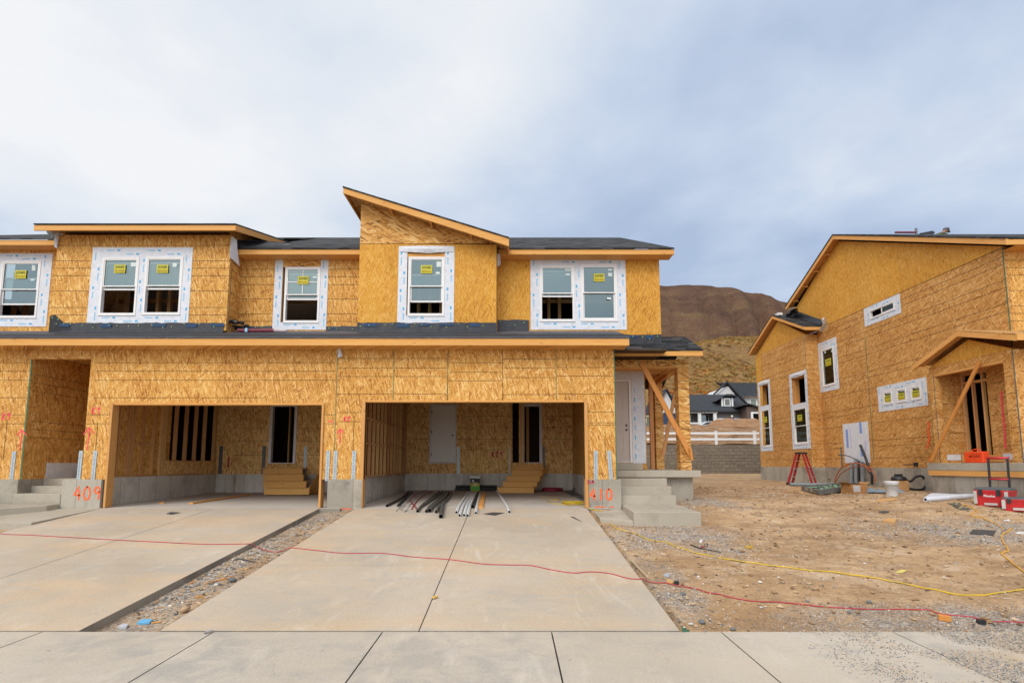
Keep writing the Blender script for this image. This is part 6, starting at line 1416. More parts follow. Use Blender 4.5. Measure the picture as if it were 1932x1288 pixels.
m = MB(); m.box(-.22, .0, -.187, -.182, .05, .22); part('shipping_label', m, plain('pale_label', (.42,.40,.40), .7), t, True)
m = MB(); 
for i in range(7): m.stone((-.15+.05*i, .0+.03*(i % 3), .26), .05, random.Random(i))
part('packing_scraps', m, BLK, t, True)
t = carton('cardboard_box', 'plain brown cardboard box under the black vacuum head', 1697, 1714, 926, .34, .34, .30, -8, CB)
bxp = t.location.copy()
m = MB(); rgx = random.Random(9); p = gp(1660, 928); nv = 9
gv = [[(p.x - .55 + 1.15*i/nv, p.y - .25 + .55*j/5 + rgx.uniform(-.02,.02), surf(p.x, p.y) + .01 + (.11*rgx.random() if 0 < i < nv and 0 < j < 5 else 0)) for i in range(nv+1)] for j in range(6)]
m.add([v for r_ in gv for v in r_], [(j*(nv+1)+i, j*(nv+1)+i+1, (j+1)*(nv+1)+i+1, (j+1)*(nv+1)+i) for j in range(5) for i in range(nv)]); solo('plastic_sheet', m, plain('blue_grey_sheet', (.17,.22,.27), .45, .5, var=.3), 'crumpled blue grey plastic sheet between the open box and the bucket', 'sheet')
p = gp(1691.5, 936); bk = thing('bucket', 'white plastic bucket with snapped-on lid on the dirt', 'bucket', tuple(p + Vector((0, .15, 0))))
m = MB(); m.lathe([(.125, 0), (.13, .01), (.148, .30), (.155, .30), (.155, .325), (.150, .325), (.150, .345)], (0,0,0), 28); WB = plain('white_bucket', (.62,.62,.62), .4, .4, var=.04); part('bucket_body', m, WB, bk, True, True)
m = MB(); m.lathe([(.163, .335), (.166, .345), (.166, .375), (.15, .378), (.14, .368), (.02, .368)], (0,0,0), 28); part('lid', m, WB, bk, True)
m = MB(); m.tube([(.157*math.cos(a_), -.157*abs(math.sin(a_)) , .31 - .14*abs(math.sin(a_))) for a_ in [math.pi*i/12 for i in range(13)]], .004, 6); part('handle', m, GALV, bk, True)
vc = thing('shop_vacuum', 'black vacuum head with looping hose resting on the brown cardboard box', 'vacuum', (bxp.x, bxp.y, bxp.z + .306))
m = MB(); m.lathe([(.19, 0), (.20, .03), (.18, .10), (.12, .13), (.05, .14)], (0,0,0), 20); part('motor_head', m, BLK, vc, True, True)
m = MB(); m.box(-.10, .10, -.04, .04, .135, .19); part('handle', m, BLK, vc, True)
m = MB(); m.tube(smoothpath([Vector(v) for v in ((.18, 0, .05), (.34, .0, -.03), (.55, .05, .10), (.78, .1, .12), (.90, .12, -.05), (.80, .10, -.24), (.55, .05, -.28), (.30, 0, -.24))], 5), .035, 10); part('hose', m, BLK, vc, True, True)
p = gp(1745, 921); m = MB(); m.beam(p + Vector((-.10, .25, .40)), p + Vector((.05, 0, .0)), .10, .05); m.beam(p+Vector((-.12, .26, .40)), p+Vector((-.13, .28, .58)), .03, .03); tl = thing('power_tool', 'grey power tool with pale tag leaning at the corner of the porch foundation', 'tool', tuple(p)); part('tool_body', m, plain('tool_grey', (.10,.10,.11), .4), tl)
m = MB(); m.beam(p + Vector((-.05, .08, .24)), p + Vector((.03, -.05, .05)), .11, .02); part('tag', m, plain('pale_tag', (.55,.53,.42), .6), tl)
m = MB(); p0, p1 = gp(1746, 942, .05), gp(1848, 934, .06); rgx = random.Random(2)
pts = [p0.lerp(p1, i/8) for i in range(9)]; m.tube(pts, [.05, .055, .055, .06, .06, .065, .06, .05, .045], 12, 0, hollow=.6)
m.prism([p0 + Vector((0, .02, .03)), p1 + Vector((0, .05, .0)), p1.lerp(p0, .1) + Vector((0, .55, -.01)), p1.lerp(p0, .4) + Vector((-.05, .75, .05)), p0.lerp(p1, .2) + Vector((0, .35, .02))], (0,0,.008)); solo('house_wrap_roll', m, [plain('white_roll', (.60,.62,.68), .5, .4, var=.08), PB[1]], 'long white roll of house wrap partly unrolled on the dirt beside the red boxes', 'roll')
# red tool boxes
TR = plain('red_tool_plastic', (.48,.018,.022), .35, .5, var=.1); TD = plain('dark_lid_plastic', (.075,.085,.09), .5, .4, var=.2); TM = plain('latch_metal', (.55,.53,.50), .35, .5, .4)
def toolbox(label, p, w, d, h, rz, handle, logo=True):
    t = thing('tool_box', label, 'tool box', tuple(p), R(rz), 'red jobsite tool boxes'); m = MB()
    def ring(z, kx, ky, n=5):
        pts = []; rr = .05
        for cx_, cy_, a0 in ((w/2*kx-rr, -d/2*ky+rr, -90), (w/2*kx-rr, d/2*ky-rr, 0), (-w/2*kx+rr, d/2*ky-rr, 90), (-w/2*kx+rr, -d/2*ky+rr, 180)):
            for i in range(n): a_ = R(a0 + 90*i/(n-1)); pts.append((cx_ + rr*math.cos(a_), cy_ + rr*math.sin(a_), z))
        return pts
    def loft(rings, mt, nm):
        m = MB(); n = len(rings[0]); vs = [v for r_ in rings for v in r_]
        fs = [(i*n+j, i*n+(j+1) % n, (i+1)*n+(j+1) % n, (i+1)*n+j) for i in range(len(rings)-1) for j in range(n)] + [tuple(range(n-1,-1,-1)), tuple(range((len(rings)-1)*n, len(rings)*n))]
        m.add(vs, fs); o = part(nm, m, mt, t, True); bevel(o, .006, 2); return o
    body = loft([ring(0, .88, .88), ring(.03, .90, .90), ring(h*.74, .97, .97), ring(h*.76, 1.0, 1.0), ring(h*.86, 1.0, 1.0)], TR, 'box_body')
    loft([ring(h*.861, .98, .98), ring(h*.93, .96, .95), ring(h, .84, .78)], TD, 'lid')
    m = MB(); P = Pl('front', -d/2)
    for u in (-w*.42, w*.42): m = MB(); m.pbox(P, u-.03, u+.03, -.01, .012, .05, h*.80); part('corner_strip', m, TM, t, True)
    for u in (-w*.27, w*.22):
        m = MB(); m.pbox(P, u-.035, u+.035, -.012, .020, h*.58, h*.88); part('latch', m, BLK, t, True)
    if logo: m = MB(); m.text(P, 'Milwaukee', -.02, h*.56, .055, .002, 0, maxw=.20, bold=.02); part('logo', m, TRIMW, body, True)
    m = MB(); m.pbox(P, -w*.18, w*.18, -.012, .010, .03, .08); part('grip_recess', m, TM, t, True)
    if handle:
        m = MB()
        for x in (-.17, .17): m.beam((x, d/2+.02, h*.5), (x*1.0, d/2+.06, h+.66), .04, .03, 0)
        part('handle_post', m, BLK, t, True); m = MB(); m.tube([(-.20, d/2+.06, h+.66), (.20, d/2+.06, h+.66)], .028, 10); m.tube([(-.17, d/2+.03, h+.18), (.17, d/2+.03, h+.18)], .022, 8); part('handle_grip', m, TR, t, True, True)
        for sx in (-1, 1): m = MB(); m.lathe([(.03, 0), (.085, 0), (.085, .045), (.03, .045)], (sx*(w/2-.02) - (.045 if sx > 0 else 0), d/2-.03, .085), 18, 0, 'x'); part('wheel', m, BLK, t, True)
    return t
pt = gp(1894, 947); toolbox('larger red rolling tool box with tall black pull handle near the porch', Vector((pt.x*.952, (pt.y+.2)*.952, surf(pt.x*.952, (pt.y+.2)*.952))), .64, .48, .42, -62, True)
pt = gp(1932, 957); toolbox('smaller low red tool box in front of the one with the handle', Vector(((pt.x+.12)*.955, (pt.y+.2)*.955, surf((pt.x+.12)*.955, (pt.y+.2)*.955))), .58, .44, .30, -48, False, False)
# orange tool case on the porch
oc = thing('tool_case', 'bright orange hard tool case standing on the concrete porch slab', 'case', (XP + .18, 13.08, .038), R(90))
m = MB(); OR = plain('orange_case', (.78,.07,.012), .4, .5, var=.08); m.box(-.27, .27, -.09, .09, 0, .29); oc.rotation_euler.z = R(-90)
b_ = part('case_body', m, OR, oc, True); bevel(b_, .025, 3)
m = MB(); m.text(Pl('front', -.0905), 'MYERS', .04, .17, .065, .001, 0, maxw=.30, bold=.02); m.pbox(Pl('front', -.0905), -.08, .18, .0, .002, .235, .243); part('case_lettering', m, plain('case_ink', (.20,.02,.01), .6), b_, True)
m = MB(); m.tube(smoothpath([Vector((-.13, 0, .28)), Vector((-.11, 0, .32)), Vector((-.05, 0, .345)), Vector((.05, 0, .345)), Vector((.11, 0, .32)), Vector((.13, 0, .28))], 3), .014, 8); part('handle', m, OR, oc, True, True)
m = MB()
for u in (-.19, -.15, .21): m.box(u-.006, u+.006, -.094, -.088, .03, .26)
part('case_rib', m, OR, oc, True)
# scraps, litter and driveway stains, each a thing
def scrap(pts, th, mat, label, name, cat, lift=.004):
    q = place(pts, lift); m = MB(); zc = sum(v.z for v in q)/len(q); m.prism(q, (0,0,th)); return solo(name, m, mat, label, cat)
DKG = plain('dark_green_siding', (.075,.085,.06), .6); DKS2 = plain('dark_grey_scrap_stain', (.06,.058,.055), .7); PLY = plain('plywood_scrap', (.50,.28,.11), .8); PAP = plain('white_litter', (.62,.62,.62), .7, var=.05)
scrap([(1655,948),(1658,942),(1692,941),(1693,943)], .02, PLY, 'flat tan plywood scrap lying in front of the white bucket', 'plywood_scrap', 'scrap')
scrap([(1790,949.5),(1810,948.5),(1832,961),(1812,962)], .010, DKG, 'dark green siding piece lying in front of the white roll', 'siding_scrap', 'scrap')
scrap([(1830,1007),(1836,1000),(1879,1002),(1873,1010)], .02, DKS2, 'dark grey slab scrap lying alone on grey gravel', 'slab_scrap', 'scrap')
scrap([(1665,984),(1675,979),(1693,981),(1688,988)], .03, PLY, 'small tan board scrap near the middle of the dirt lot', 'board_scrap', 'scrap')
scrap([(1657,966),(1668,963.5),(1678,965),(1668,968)], .012, DKS2, 'small dark flat scrap between the plywood and the board scrap', 'slab_scrap', 'scrap')
scrap([(1689,1080),(1699,1075),(1711,1076),(1703,1080)], .006, plain('yellow_paper', (.62,.52,.14), .7), 'pale yellow scrap of paper on bare soil', 'paper_scrap', 'paper')
scrap([(1892,982),(1904,979),(1906,983)], .006, PAP, 'white paper scrap below the red tool boxes', 'paper_scrap', 'paper')
scrap([(1915,1006),(1920,1003),(1945,1004),(1943,1007)], .006, PAP, 'white paper strip at the edge of the lot by the dark slab', 'paper_scrap', 'paper')
for pts_, lb in (([(313,969),(322,965.5),(341,966.5),(325,970)], 'thin dark flat stain on the driveway of the garage marked 409'), ([(912,969),(930,966),(952,967),(934,972)], 'dark flat stain in front of the white pipes'), ([(1076,974),(1082,974.5),(1098,984)], 'dark pointed stain on the driveway near the pier marked 410')): scrap(pts_, .004, DKS2, lb, 'flat_stain', 'scrap')  # thin dark plates standing in for wet stains on the concrete
m = MB(); m.beam(gp(1770,1163,.03), gp(1794,1167,.03), .06, .055); bevel(solo('wood_block', m, LUM_R, 'orange lumber block on gravel beside the red cord', 'block'), .003, 1)
m = MB(); m.beam(gp(1844,1171,.025), gp(1858,1173,.025), .05, .04); solo('cord_plug', m, BLK, 'black plug box on the red cord near the lot edge', 'plug')
m = MB(); m.stone(gp(819,1126,.02), .035, random.Random(3), 0, .45); m.stone(gp(823,1124.5,.02), .03, random.Random(4), 0, .5); solo('foam_scrap', m, plain('yellow_foam', (.60,.38,.08), .9), 'lump of yellow foam on the driveway joint', 'foam', smooth=True)
m = MB(); m.beam(gp(385,1193,.012), gp(401,1188,.02), .025, .012); solo('siding_strip', m, plain('grey_strip', (.30,.31,.30), .6), 'thin grey strip lying across the sidewalk edge joint', 'strip')
BL = plain('blue_wrapper', (.12,.36,.58), .5)
scrap([(258,1176),(270,1170),(288,1171),(282,1176.5),(264,1178)], .02, BL, 'light blue crumpled wrapper in the gravel strip between driveways', 'wrapper', 'wrapper')
scrap([(222,1185),(232,1180),(242,1181),(238,1186),(228,1187)], .025, plain('pale_stone', (.42,.42,.44), .8), 'flat pale grey chip beside the blue wrapper', 'stone_chip', 'stone')
m = MB(); m.stone(gp(349,1149,.03), .07, random.Random(8), 0, .5); solo('cobble', m, plain('tan_cobble', (.42,.27,.16), .8), 'smooth tan cobble against the driveway edge', 'stone', smooth=True)
m = MB(); m.stone(gp(438,1093,.03), .07, random.Random(9), 0, .45); solo('cobble', m, plain('grey_cobble', (.13,.14,.14), .8), 'dark grey rock beside the orange wood splinters', 'stone', smooth=True)
for (a, b, lb) in (((384,1101),(430,1090),'longest orange wood splinter in the gravel strip'), ((400,1097),(441,1086),'second orange splinter beside the longest one'), ((357,1101),(371,1094),'short orange splinter near the raised driveway edge'), ((368,1126),(383,1123),'pale splinter beside the small grey stones'), ((286,1174),(304,1172),'tan splinter next to the blue wrapper')):
    m = MB(); m.beam(gp(*a, .012), gp(*b, .012), .018, .010); solo('wood_splinter', m, LUM_R if 'orange' in lb else LUM_Y, lb, 'splinter', 'wood splinters in the gravel strip')
scrap([(448,1053),(462,1058),(486,1061),(462,1055)], .01, DKS2, 'thin black bent strip in the gravel strip near the red cord', 'black_strip', 'strip')
m = MB(); m.beam(gp(1191,1057,.01), gp(1223,1090,.01), .03, .015); solo('lath_offcut', m, plain('weathered_lath', (.38,.28,.17), .8), 'thin weathered lath lying along the right edge of the driveway', 'lath')
m = MB(); m.beam(gp(1272,1098,.02), gp(1281,1099,.02), .045, .04); solo('cord_plug', m, BLK, 'black plug lying beside the red cord just off the driveway', 'plug')
scrap([(1257,1098),(1260,1092),(1272,1098),(1268,1101)], .01, PLY, 'triangular tan wood chip beside the black plug', 'wood_chip', 'chip')
scrap([(1252,1086),(1257,1082),(1264,1084),(1262,1089)], .012, plain('blue_grey_chip', (.33,.37,.42), .6), 'small blue grey chip near the triangular wood chip', 'stone_chip', 'chip')
m = MB(); m.tube([gp(1303,1027,.01), gp(1313,1031,.012), gp(1322,1034,.01), gp(1338,1037,.01), gp(1360,1041,.01)], .010, 6); m.tube(smoothpath([gp(1328,1032,.02), gp(1330,1026,.05), gp(1335,1025,.05), gp(1334,1030,.02)], 4), .006, 6); ct = solo('scrap_cable', m, BLK, 'black scrap cable with a red plug lying in grey gravel', 'cable')
m = MB(); m.stone(gp(1325, 1031, .03), .035, random.Random(1)); o = part('red_plug', m, PR_[0], ct); 
for v in o.data.vertices: v.co -= 0*v.co
scrap([(1319,1023),(1321,1018),(1326,1018),(1324,1023)], .008, PAP, 'small white tag in gravel behind the black scrap cable', 'paper_scrap', 'paper')
m = MB(); c_ = gp(1413, 1035); m.tube([c_ + Vector((.05*math.cos(t), .05*math.sin(t), .01+.004*t)) for t in [i*.5 for i in range(26)]], .007, 6); solo('strap_coil', m, YEL, 'small loop of yellow strap lying on the dirt', 'strap', smooth=True)
scrap([(1285,1180),(1290,1186),(1301,1190),(1300,1193),(1288,1191)], .01, plain('green_fabric', (.05,.16,.09), .8), 'green scrap of fabric at the corner where driveway meets sidewalk', 'fabric_scrap', 'scrap')
for i, (x, y, r_, k) in enumerate(((1324,1173,.045,0), (1304,1176,.03,1), (1313,1180,.035,2), (1383,1186,.035,0), (1288,1120,.04,0), (1300,1105,.035,2), (1436,1145,.03,1), (1500,1030,.03,2), (1800,1012,.03,0), (1640,1135,.045,0), (1725,1167,.04,2), (1420,968,.06,2))):
    m = MB(); m.stone(gp(x, y, r_*.3), r_, random.Random(60+i), 0, .55)
    solo('loose_rock', m, (plain('rock_grey', (.14,.15,.15), .8), plain('rock_pale', (.45,.43,.40), .8), plain('rock_tan', (.40,.27,.16), .8))[k], ['flat dark rock by the green scrap', 'small pale rock beside the flat dark rock', 'tan rock touching the flat dark rock', 'dark rock at the sidewalk edge past the green scrap', 'dark rock at the driveway edge past the red cord', 'tan rock just below the black plug', 'pale rock on the soil between red cord and sidewalk', 'tan rock on bare soil beyond the yellow strap loop', 'dark lump next to the grey slab scrap', 'dark clod beside the yellow cord bend', 'tan rock next to the orange lumber block', 'tan rock on the soil behind the concrete landing'][i], 'rock', 'loose rocks on the dirt lot')
# gravel, chips: stuff nobody could count
GRV = [plain('gravel_dark', (.14,.14,.145), .8, var=.3), plain('gravel_grey', (.33,.31,.29), .8, var=.3), plain('gravel_tan', (.46,.33,.21), .8, var=.3), plain('gravel_pale', (.60,.56,.50), .8, var=.2)]
gm = MB(); rgg = random.Random(99)
def sprinkle(n, x0, x1, y0, y1, r0, r1, wts, dens=None, zf=None, ico=0):
    k = 0; tries = 0
    while k < n and tries < n*12:
        tries += 1; x, y = rgg.uniform(x0, x1), rgg.uniform(y0, y1)
        if dens and rgg.random() > dens(x, y): continue
        if zf is None and (D2[0]-.0 < x < D2[1]+.01 and y > YS or D1[0] < x < D1[1] and y > YS): continue
        r = r0 * (r1/r0) ** (rgg.random()**1.6); z = (zf or surf)(x, y) + r*.25
        gm.stone((x, y, z), r, rgg, rgg.choices((0,1,2,3), wts)[0], .6, ico); k += 1
blob = lambda cx, cy, rx, ry: (lambda x, y: 1.25 - ((x-cx)/rx)**2 - ((y-cy)/ry)**2)
nd = lambda x, y, s: noise.noise(Vector((x*s, y*s, 2.2)))
spill = lambda x, y: max(0, min(1, (x-2.55)*.70 * (.50 + 2.0*nd(x, y, 1.9) + .8*nd(x, y, 5)) + .03))
sprinkle(30000, 2.6, 6.0, 3.2, YS, .0035, .0095, (7,3,4,0), spill, surf)
sprinkle(9000, 2.3, 6.9, YS+.01, 6.1, .004, .010, (5,4,2,2), lambda x, y: blob(4.7, 5.25, 2.2, .8)(x, y)*1.2)
sprinkle(2600, 1.7, 4.3, 7.6, 10, .008, .016, (2,5,3,2), blob(2.9, 9.0, 1.5, 1.3))
sprinkle(2400, 6, 11, 8.4, 11, .010, .020, (3,5,3,1), blob(8.3, 9.6, 2.4, 1.2))
sprinkle(5200, 1.68, 12, YS, 15, .006, .017, (2,3,7,3), lambda x, y: .25 + max(0, nd(x, y, 1.1))*2 + (.8 if x < 2.3 else 0))
sprinkle(420, 1.68, 2.3, YS, 9, .007, .022, (3,4,4,3), None)
sprinkle(420, 1.7, 11, YS, 14, .015, .032, (2,3,8,2), lambda x, y: .4 + nd(x, y, .8), ico=1)
sprinkle(5200, D1[1]+.01, D2[0]-.01, YS+.02, 11.4, .004, .010, (4,4,7,1), None, ground_z)
sprinkle(150, D1[1]+.05, D2[0]-.03, YS+.4, 8.5, .012, .032, (3,6,2,1), lambda x, y: blob(-3.95, 6.7, .5, 1.4)(x, y), ground_z, 1)
sprinkle(500, -13, -9.4, 8, 11, .01, .03, (3,5,3,2), None)
struct('gravel', gm, GRV, 'stuff')
gm = MB(); sprinkle(4200, 1.66, 12.5, YS+.05, 18, .010, .045, (4,4,3,1), lambda x, y: .35 + max(0, nd(x, y, .9))*2.2)
struct('soil_clods', gm, [plain('clod_brown', (0.255,0.157,0.085), .95, .05, var=.35), plain('clod_tan', (0.357,0.238,0.14), .95, .05, var=.3), plain('clod_pale', (0.459,0.332,0.212), .95, .05, var=.25), plain('clod_dark', (0.145,0.093,0.055), .95, .05)], 'stuff')
wm = MB(); 
for _ in range(900):
    if rgg.random() < .45: x, y = rgg.uniform(D1[1]+.05, D2[0]-.05), rgg.uniform(YS+.3, 11)
    else: x, y = rgg.uniform(1.75, 11.5), rgg.uniform(YS+.1, 16)
    a_ = rgg.uniform(0, 3.14); l = rgg.uniform(.02, .08); z = surf(x, y) + .008; d = Vector((math.cos(a_)*l, math.sin(a_)*l, rgg.uniform(-.006, .012))); wm.beam(Vector((x,y,z))-d/2, Vector((x,y,z))+d/2, rgg.uniform(.004, .016), .005, rgg.choice((0,0,1,2)))
struct('wood_chips_and_litter', wm, [plain('chip_tan', (.55,.34,.14), .8), plain('chip_dark', (.08,.06,.045), .8), plain('chip_pale', (.6,.55,.48), .7)], 'stuff')

# ================================================================ ON THE ROOFS
# wrapped bundle on the garage roof
zR = lambda Y: 2.815 + (Y-11.08)*.352
m = MB(); p0 = aY(449, 628, 11.95); p1 = aY(541, 628, 11.95); zz = zR(11.95)+.045
m.tube([(p0.x, 11.95, zz), (lerp(p0.x, p1.x, .5), 11.95, zz), (p1.x-.3, 11.95, zz)], .042, 10, 0); m.tube([(p1.x-.3, 11.95, zz), (p1.x, 11.95, zz-.01)], [.042, .03], 10, 1)
m.box(lerp(p0.x,p1.x,.16), lerp(p0.x,p1.x,.21), 11.90, 12.0, zz-.044, zz+.046, 2)
solo('wrapped_roll', m, [plain('maroon_wrap', (.18,.03,.045), .5, var=.5, scale=25), plain('clear_wrap_end', (.45,.38,.38), .5, var=.3), WBLUE2], 'long maroon and white wrapped roll lying on the garage roof', 'roll')
# person working behind the ridge, drawn with a continuous skinned body
def skinned(name, nodes, edges, mats, parent, root=0, sub=1):
    me = bpy.data.meshes.new(name); me.from_pydata([n_[0] for n_ in nodes], edges, []); o = bpy.data.objects.new(name, me); C.objects.link(o); o.parent = parent
    me.materials.append(mats); sk = o.modifiers.new('skin', 'SKIN'); sk.use_smooth_shade = True
    for i, n_ in enumerate(nodes): me.skin_vertices[0].data[i].radius = (n_[1], n_[2] if len(n_) > 2 else n_[1])
    for v in me.skin_vertices[0].data: v.use_root = False
    me.skin_vertices[0].data[root].use_root = True
    ss = o.modifiers.new('subd', 'SUBSURF'); ss.levels = sub; ss.render_levels = sub + 1; return o
SKIN = plain('skin', (.42,.22,.15), .6, .3, var=.05)
def person(label, loc, rz, pose, jacket, trousers, hat, hatcol=None):
    t = thing('person', label, 'person', loc, R(rz)); J = pose
    def V(k): return Vector(J[k])
    hd = V('head'); nk = V('neck'); ch = V('chest'); pv = V('pelvis')
    nodes = [(pv, .12, .10), (pv.lerp(ch, .5), .115, .09), (ch, .135, .095), (nk, .05), (nk.lerp(hd, .35), .048)]; edges = [(0,1),(1,2),(2,3),(3,4)]
    # head: several nodes give skull, face and chin
    up = (hd - nk).normalized(); fw = Vector(J['face']).normalized()
    nodes += [(hd - up*.02 + fw*.012, .068, .07), (hd + up*.06, .075, .078), (hd + up*.105, .05, .05), (hd - up*.055 + fw*.045, .034, .034), (hd - up*.005 + fw*.085, .013, .013)]
    edges += [(4,5),(5,6),(6,7),(5,8),(5,9)]
    def limb(a, b, c, r, base, rr):
        i = len(nodes); nodes.append((V(a), r[0])); nodes.append((V(a).lerp(V(b), .5), r[0]*.95)); nodes.append((V(b), r[1])); nodes.append((V(b).lerp(V(c), .4), r[1]*.95)); nodes.append((V(c), r[2])); edges.extend([(base, i), (i, i+1), (i+1, i+2), (i+2, i+3), (i+3, i+4)]); return i+4
    ends = []
    for s_ in ('l', 'r'):
        e = limb('sh'+s_, 'el'+s_, 'wr'+s_, (.052, .042, .028), 2, 0); d = (V('wr'+s_) - V('el'+s_)).normalized(); side = d.cross(Vector((0,0,1))).normalized()
        i = len(nodes); nodes.append((V('wr'+s_) + d*.05, .034, .016)); edges.append((e, i))
        for k in range(4):
            q = V('wr'+s_) + d*.09 + side*(.024 - .016*k); nodes.append((q, .010)); nodes.append((q + d*(.045 - .004*abs(k-1)) + Vector((0,0,-.018)), .008)); edges.extend([(i, len(nodes)-2), (len(nodes)-2, len(nodes)-1)])
        q = V('wr'+s_) + d*.045 + side*.045; nodes.append((q, .011)); nodes.append((q + d*.035 + side*.012, .009)); edges.extend([(i, len(nodes)-2), (len(nodes)-2, len(nodes)-1)])
        e = limb('hp'+s_, 'kn'+s_, 'an'+s_, (.085, .058, .038), 0, 0); i = len(nodes); nodes.append((V('an'+s_) + Vector(J['toe'+s_])*.5, .036, .03)); nodes.append((V('an'+s_) + Vector(J['toe'+s_]), .03, .022)); edges.extend([(e, i), (i, i+1)])
    body = skinned('body', nodes, edges, SKIN, t)
    jn = [(pv + Vector((0,0,.04)), .155, .125), (pv.lerp(ch, .5), .145, .12), (ch, .16, .12), (ch.lerp(nk, .75), .075, .07)]; je = [(0,1),(1,2),(2,3)]
    for s_ in ('l', 'r'):
        i = len(jn); jn += [(V('sh'+s_), .068), (V('el'+s_), .055), (V('el'+s_).lerp(V('wr'+s_), .9), .042)]; je += [(2, i), (i, i+1), (i+1, i+2)]
    skinned('jacket', jn, je, jacket, t)
    tn = [(pv, .15, .12)]; te = []
    for s_ in ('l', 'r'):
        i = len(tn); tn += [(V('hp'+s_), .10), (V('kn'+s_), .075), (V('an'+s_), .06)]; te += [(0, i), (i, i+1), (i+1, i+2)]
    skinned('trousers', tn, te, trousers, t)
    m = MB(); q = hd + up*.055
    if hat == 'cap': m.lathe([(.100, -.02), (.108, .01), (.103, .05), (.08, .085), (.03, .10)], tuple(q), 20); 
    else: m.lathe([(.118, -.01), (.12, .02), (.11, .07), (.08, .11), (.03, .125)], tuple(q), 20)
    side = fw.cross(up).normalized(); b0 = q + fw*.08 - up*.01
    m.prism([b0 - side*.075, b0 + side*.075, b0 + fw*.085 + side*.045 - up*.01, b0 + fw*.085 - side*.045 - up*.01], up*.012); part(hat if hat == 'cap' else 'hard_hat', m, hatcol, t, True, True)
    for s2 in (-1, 1):
        m = MB(); m.stone(hd + fw*.075 + up*.012 + side*s2*.03, .009, random.Random(1)); part('eye', m, BLK, t, True)
        m = MB(); m.stone(hd + side*s2*.078 - up*.005, .022, random.Random(2), 0, 1.4); part('ear', m, SKIN, t, True)
    m = MB(); m.box(-.001,.001,0,.001,0,.001); 
    m = MB(); m.beam(hd + fw*.078 - up*.045 - side*.02, hd + fw*.078 - up*.045 + side*.02, .006, .006); part('mouth', m, plain('lips', (.30,.12,.09), .6), t, True)
    return t
kneel = dict(pelvis=(-.45, 0, .35), chest=(-.14, 0, .62), neck=(.02, 0, .70), head=(.12, 0, .77), face=(.85, 0, -.5), shl=(-.10, .17, .60), shr=(-.10, -.17, .60), ell=(.10, .24, .36), elr=(.12, -.24, .36), wrl=(.32, .18, .20), wrr=(.34, -.16, .20),
    hpl=(-.45, .10, .32), hpr=(-.45, -.10, .32), knl=(-.12, .14, .09), knr=(-.14, -.14, .09), anl=(-.55, .14, .07), anr=(-.57, -.14, .07), toel=(-.13, 0, -.03), toer=(-.13, 0, -.03))
pr = aY(1782, 434, 19.35); zb = rz1 - (19.35-ry1)*.47
person('roofer in grey cap and dark olive jacket crouching behind the roof ridge', (pr.x-.10, 19.35, max(pr.z - .80, zb - .35)), 0, kneel, plain('olive_jacket', (.10,.10,.06), .8), plain('dark_jeans', (.05,.06,.09), .8), 'cap', plain('grey_cap', (.12,.12,.14), .8))
stand = dict(pelvis=(0, 0, .95), chest=(0, 0, 1.30), neck=(0, 0, 1.48), head=(0, 0, 1.60), face=(0, -1, 0), shl=(.19, 0, 1.40), shr=(-.19, 0, 1.40), ell=(.27, .02, 1.12), elr=(-.27, .02, 1.12), wrl=(.26, -.1, .88), wrr=(-.26, -.1, .88),
    hpl=(.10, 0, .90), hpr=(-.10, 0, .90), knl=(.11, -.02, .50), knr=(-.11, .02, .50), anl=(.11, 0, .08), anr=(-.11, 0, .08), toel=(0, -.13, -.04), toer=(0, -.13, -.04))
q = aY(1381, 784, 57); person('worker in white hard hat and bright blue top behind the dirt mounds', (q.x, 57, q.z-1.74), 0, stand, plain('blue_top', (.02,.09,.30), .7), plain('dark_trousers', (.04,.04,.05), .8), 'helmet', plain('white_helmet', (.75,.72,.70), .4))
# things on the ridge
zr_ = rz1
m = MB(); a = aY(1688, 438, 18.5); b = aY(1727, 437, 18.5); m.box(a.x, b.x, 18.45, 18.51, zr_-.02, zr_+.030); solo('spirit_level', m, plain('red_level', (.18,.015,.025), .4), 'long dark red bar lying on the roof ridge behind the vent pipe', 'level')
m = MB(); a = aY(1728.5, 436, 18.7); m.tube([(a.x, 18.7, zr_-.15), (a.x, 18.7, zr_+.27)], .042, 12, 0, hollow=.8); solo('vent_pipe', m, [DGALV, PB[1]], 'short grey vent pipe rising from the ridge beside the red bar', 'pipe')
m = MB(); a = aY(1733, 434, 18.8); b = aY(1762, 432, 18.8); m.prism([(a.x, 18.75, zr_+.10), (b.x-.1, 18.75, zr_+.20), (b.x, 18.75, zr_+.13), (b.x-.25, 18.75, zr_-.03), (a.x+.3, 18.75, zr_-.04), (a.x+.28, 18.75, zr_+.03)], (0, .5, -.12)); solo('shingle_bundle', m, MEMB, 'black stack of shingles on the ridge between vent pipe and roofer', 'shingles')
m = MB(); m.box(XB-.1, XB+.1, 22.2, 22.6, bz1-.08, bz1+.03); solo('white_box', m, TRIMW, 'small white block on the ridge of the little bay roof', 'block')
m = MB(); p = aY(101, 442, 12.6); m.lathe([(.05, 0), (.05, .12), (.13, .13), (.15, .19), (.10, .25), (.02, .26)], (p.x, 12.6, 5.72), 16); solo('roof_vent', m, plain('cream_vent', (.45,.43,.38), .6), 'small pale round roof vent beside the bay roof', 'vent', smooth=True)
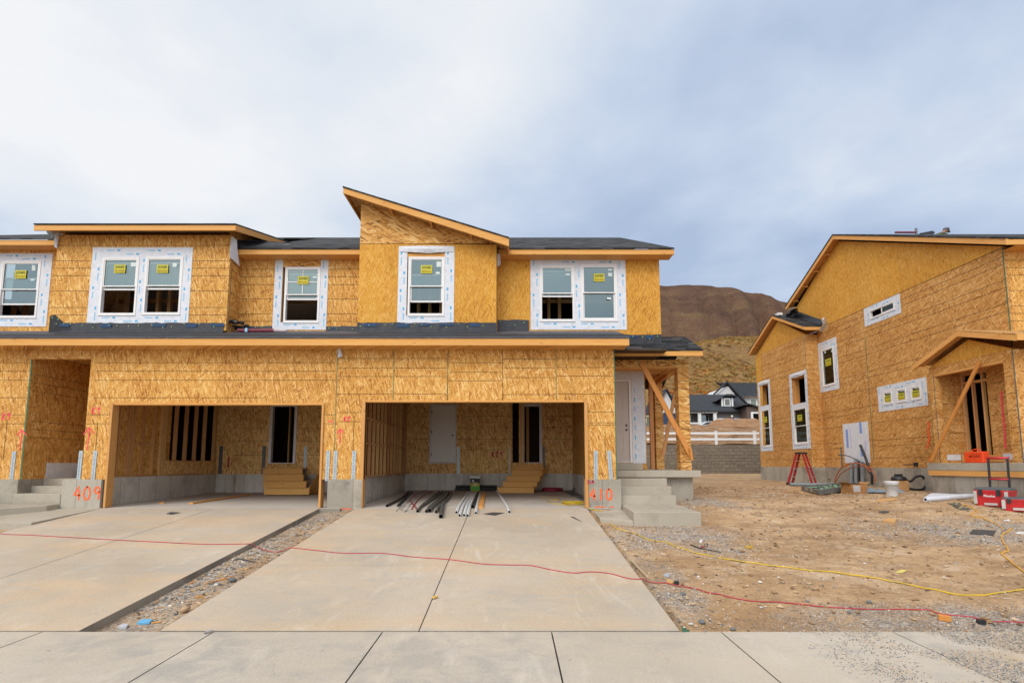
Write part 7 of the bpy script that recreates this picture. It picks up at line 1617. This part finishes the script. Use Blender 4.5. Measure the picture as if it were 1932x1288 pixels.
# ================================================================ FAR VEHICLES
q = aY(1338, 795.5, 60); zc = q.z - 1.42; car = thing('parked_car', 'white sedan partly hidden behind the dirt mounds', 'car', (q.x+.1, 60, zc), 0)
CW = plain('white_car_paint', (.62,.63,.65), .25, .5, var=.02); CG = plain('car_glass', (.03,.035,.04), .15, .6)
m = MB(); side_ = [(-2.3,.35),(-2.3,.75),(-2.05,.92),(-1.45,1.0),(-.75,1.40),(.45,1.42),(1.25,1.02),(2.1,.88),(2.3,.65),(2.3,.35)]
m.prism([(x, -.88, z) for x, z in side_], (0, 1.76, 0)); o = part('body', m, CW, car, True); bevel(o, .08, 3)
m = MB(); m.prism([(-1.30, -.885, 1.02), (-.70, -.885, 1.34), (.42, -.885, 1.36), (1.08, -.885, 1.04)], (0, -.008, 0)); part('window', m, CG, car, True)
for x in (-1.4, 1.4):
    for y in (-.80, .80):
        m = MB(); m.lathe([(.12, -.1), (.32, -.1), (.33, 0), (.32, .1), (.12, .1)], (x, y, .33), 20, 0, 'y'); w_ = part('wheel', m, BLK, car, True); m = MB(); m.lathe([(.02, -.108), (.2, -.108), (.2, .105), (.02, .105)], (x, y, .33), 12, 0, 'y'); part('rim', m, GALV, w_, True)
q = aY(1262, 797, 56); db = thing('waste_container', 'dark blue open waste container seen between the porch columns', 'container', (q.x, 56, q.z-.6))
m = MB(); m.prism([(-1.5,-.8,0),(1.5,-.8,0),(1.7,-.8,1.55),(-1.7,-.8,1.55)], (0,1.6,0)); part('container_body', m, plain('navy_steel', (.03,.05,.10), .5), db, True)
m = MB(); m.box(-1.75, 1.75, -.86, -.80, 1.45, 1.56); part('rim', m, BLK, db, True)
for i, (x, y, c_) in enumerate(((-.9, -.2, (.7,.75,.8)), (-.5, 0, (.12,.35,.6)))): m = MB(); m.stone((x, y, 1.65), .35, random.Random(i)); part('bagged_waste', m, plain('waste', c_, .6), db, True)
q = aY(1222, 796, 52); m = MB(); m.box(q.x-.55, q.x+.5, 52, 53, q.z-.5, q.z+.55); m.box(q.x-.6, q.x+.55, 51.95, 53.05, q.z+.55, q.z+.68, 1); m.box(q.x-.4, q.x-.1, 51.97, 51.999, q.z-.1, q.z+.4, 1); solo('equipment_cabinet', m, [plain('green_cabinet', (.10,.16,.13), .6), plain('cream_top', (.5,.42,.22), .6)], 'dull green cabinet with cream top seen beside the dark porch post', 'cabinet')
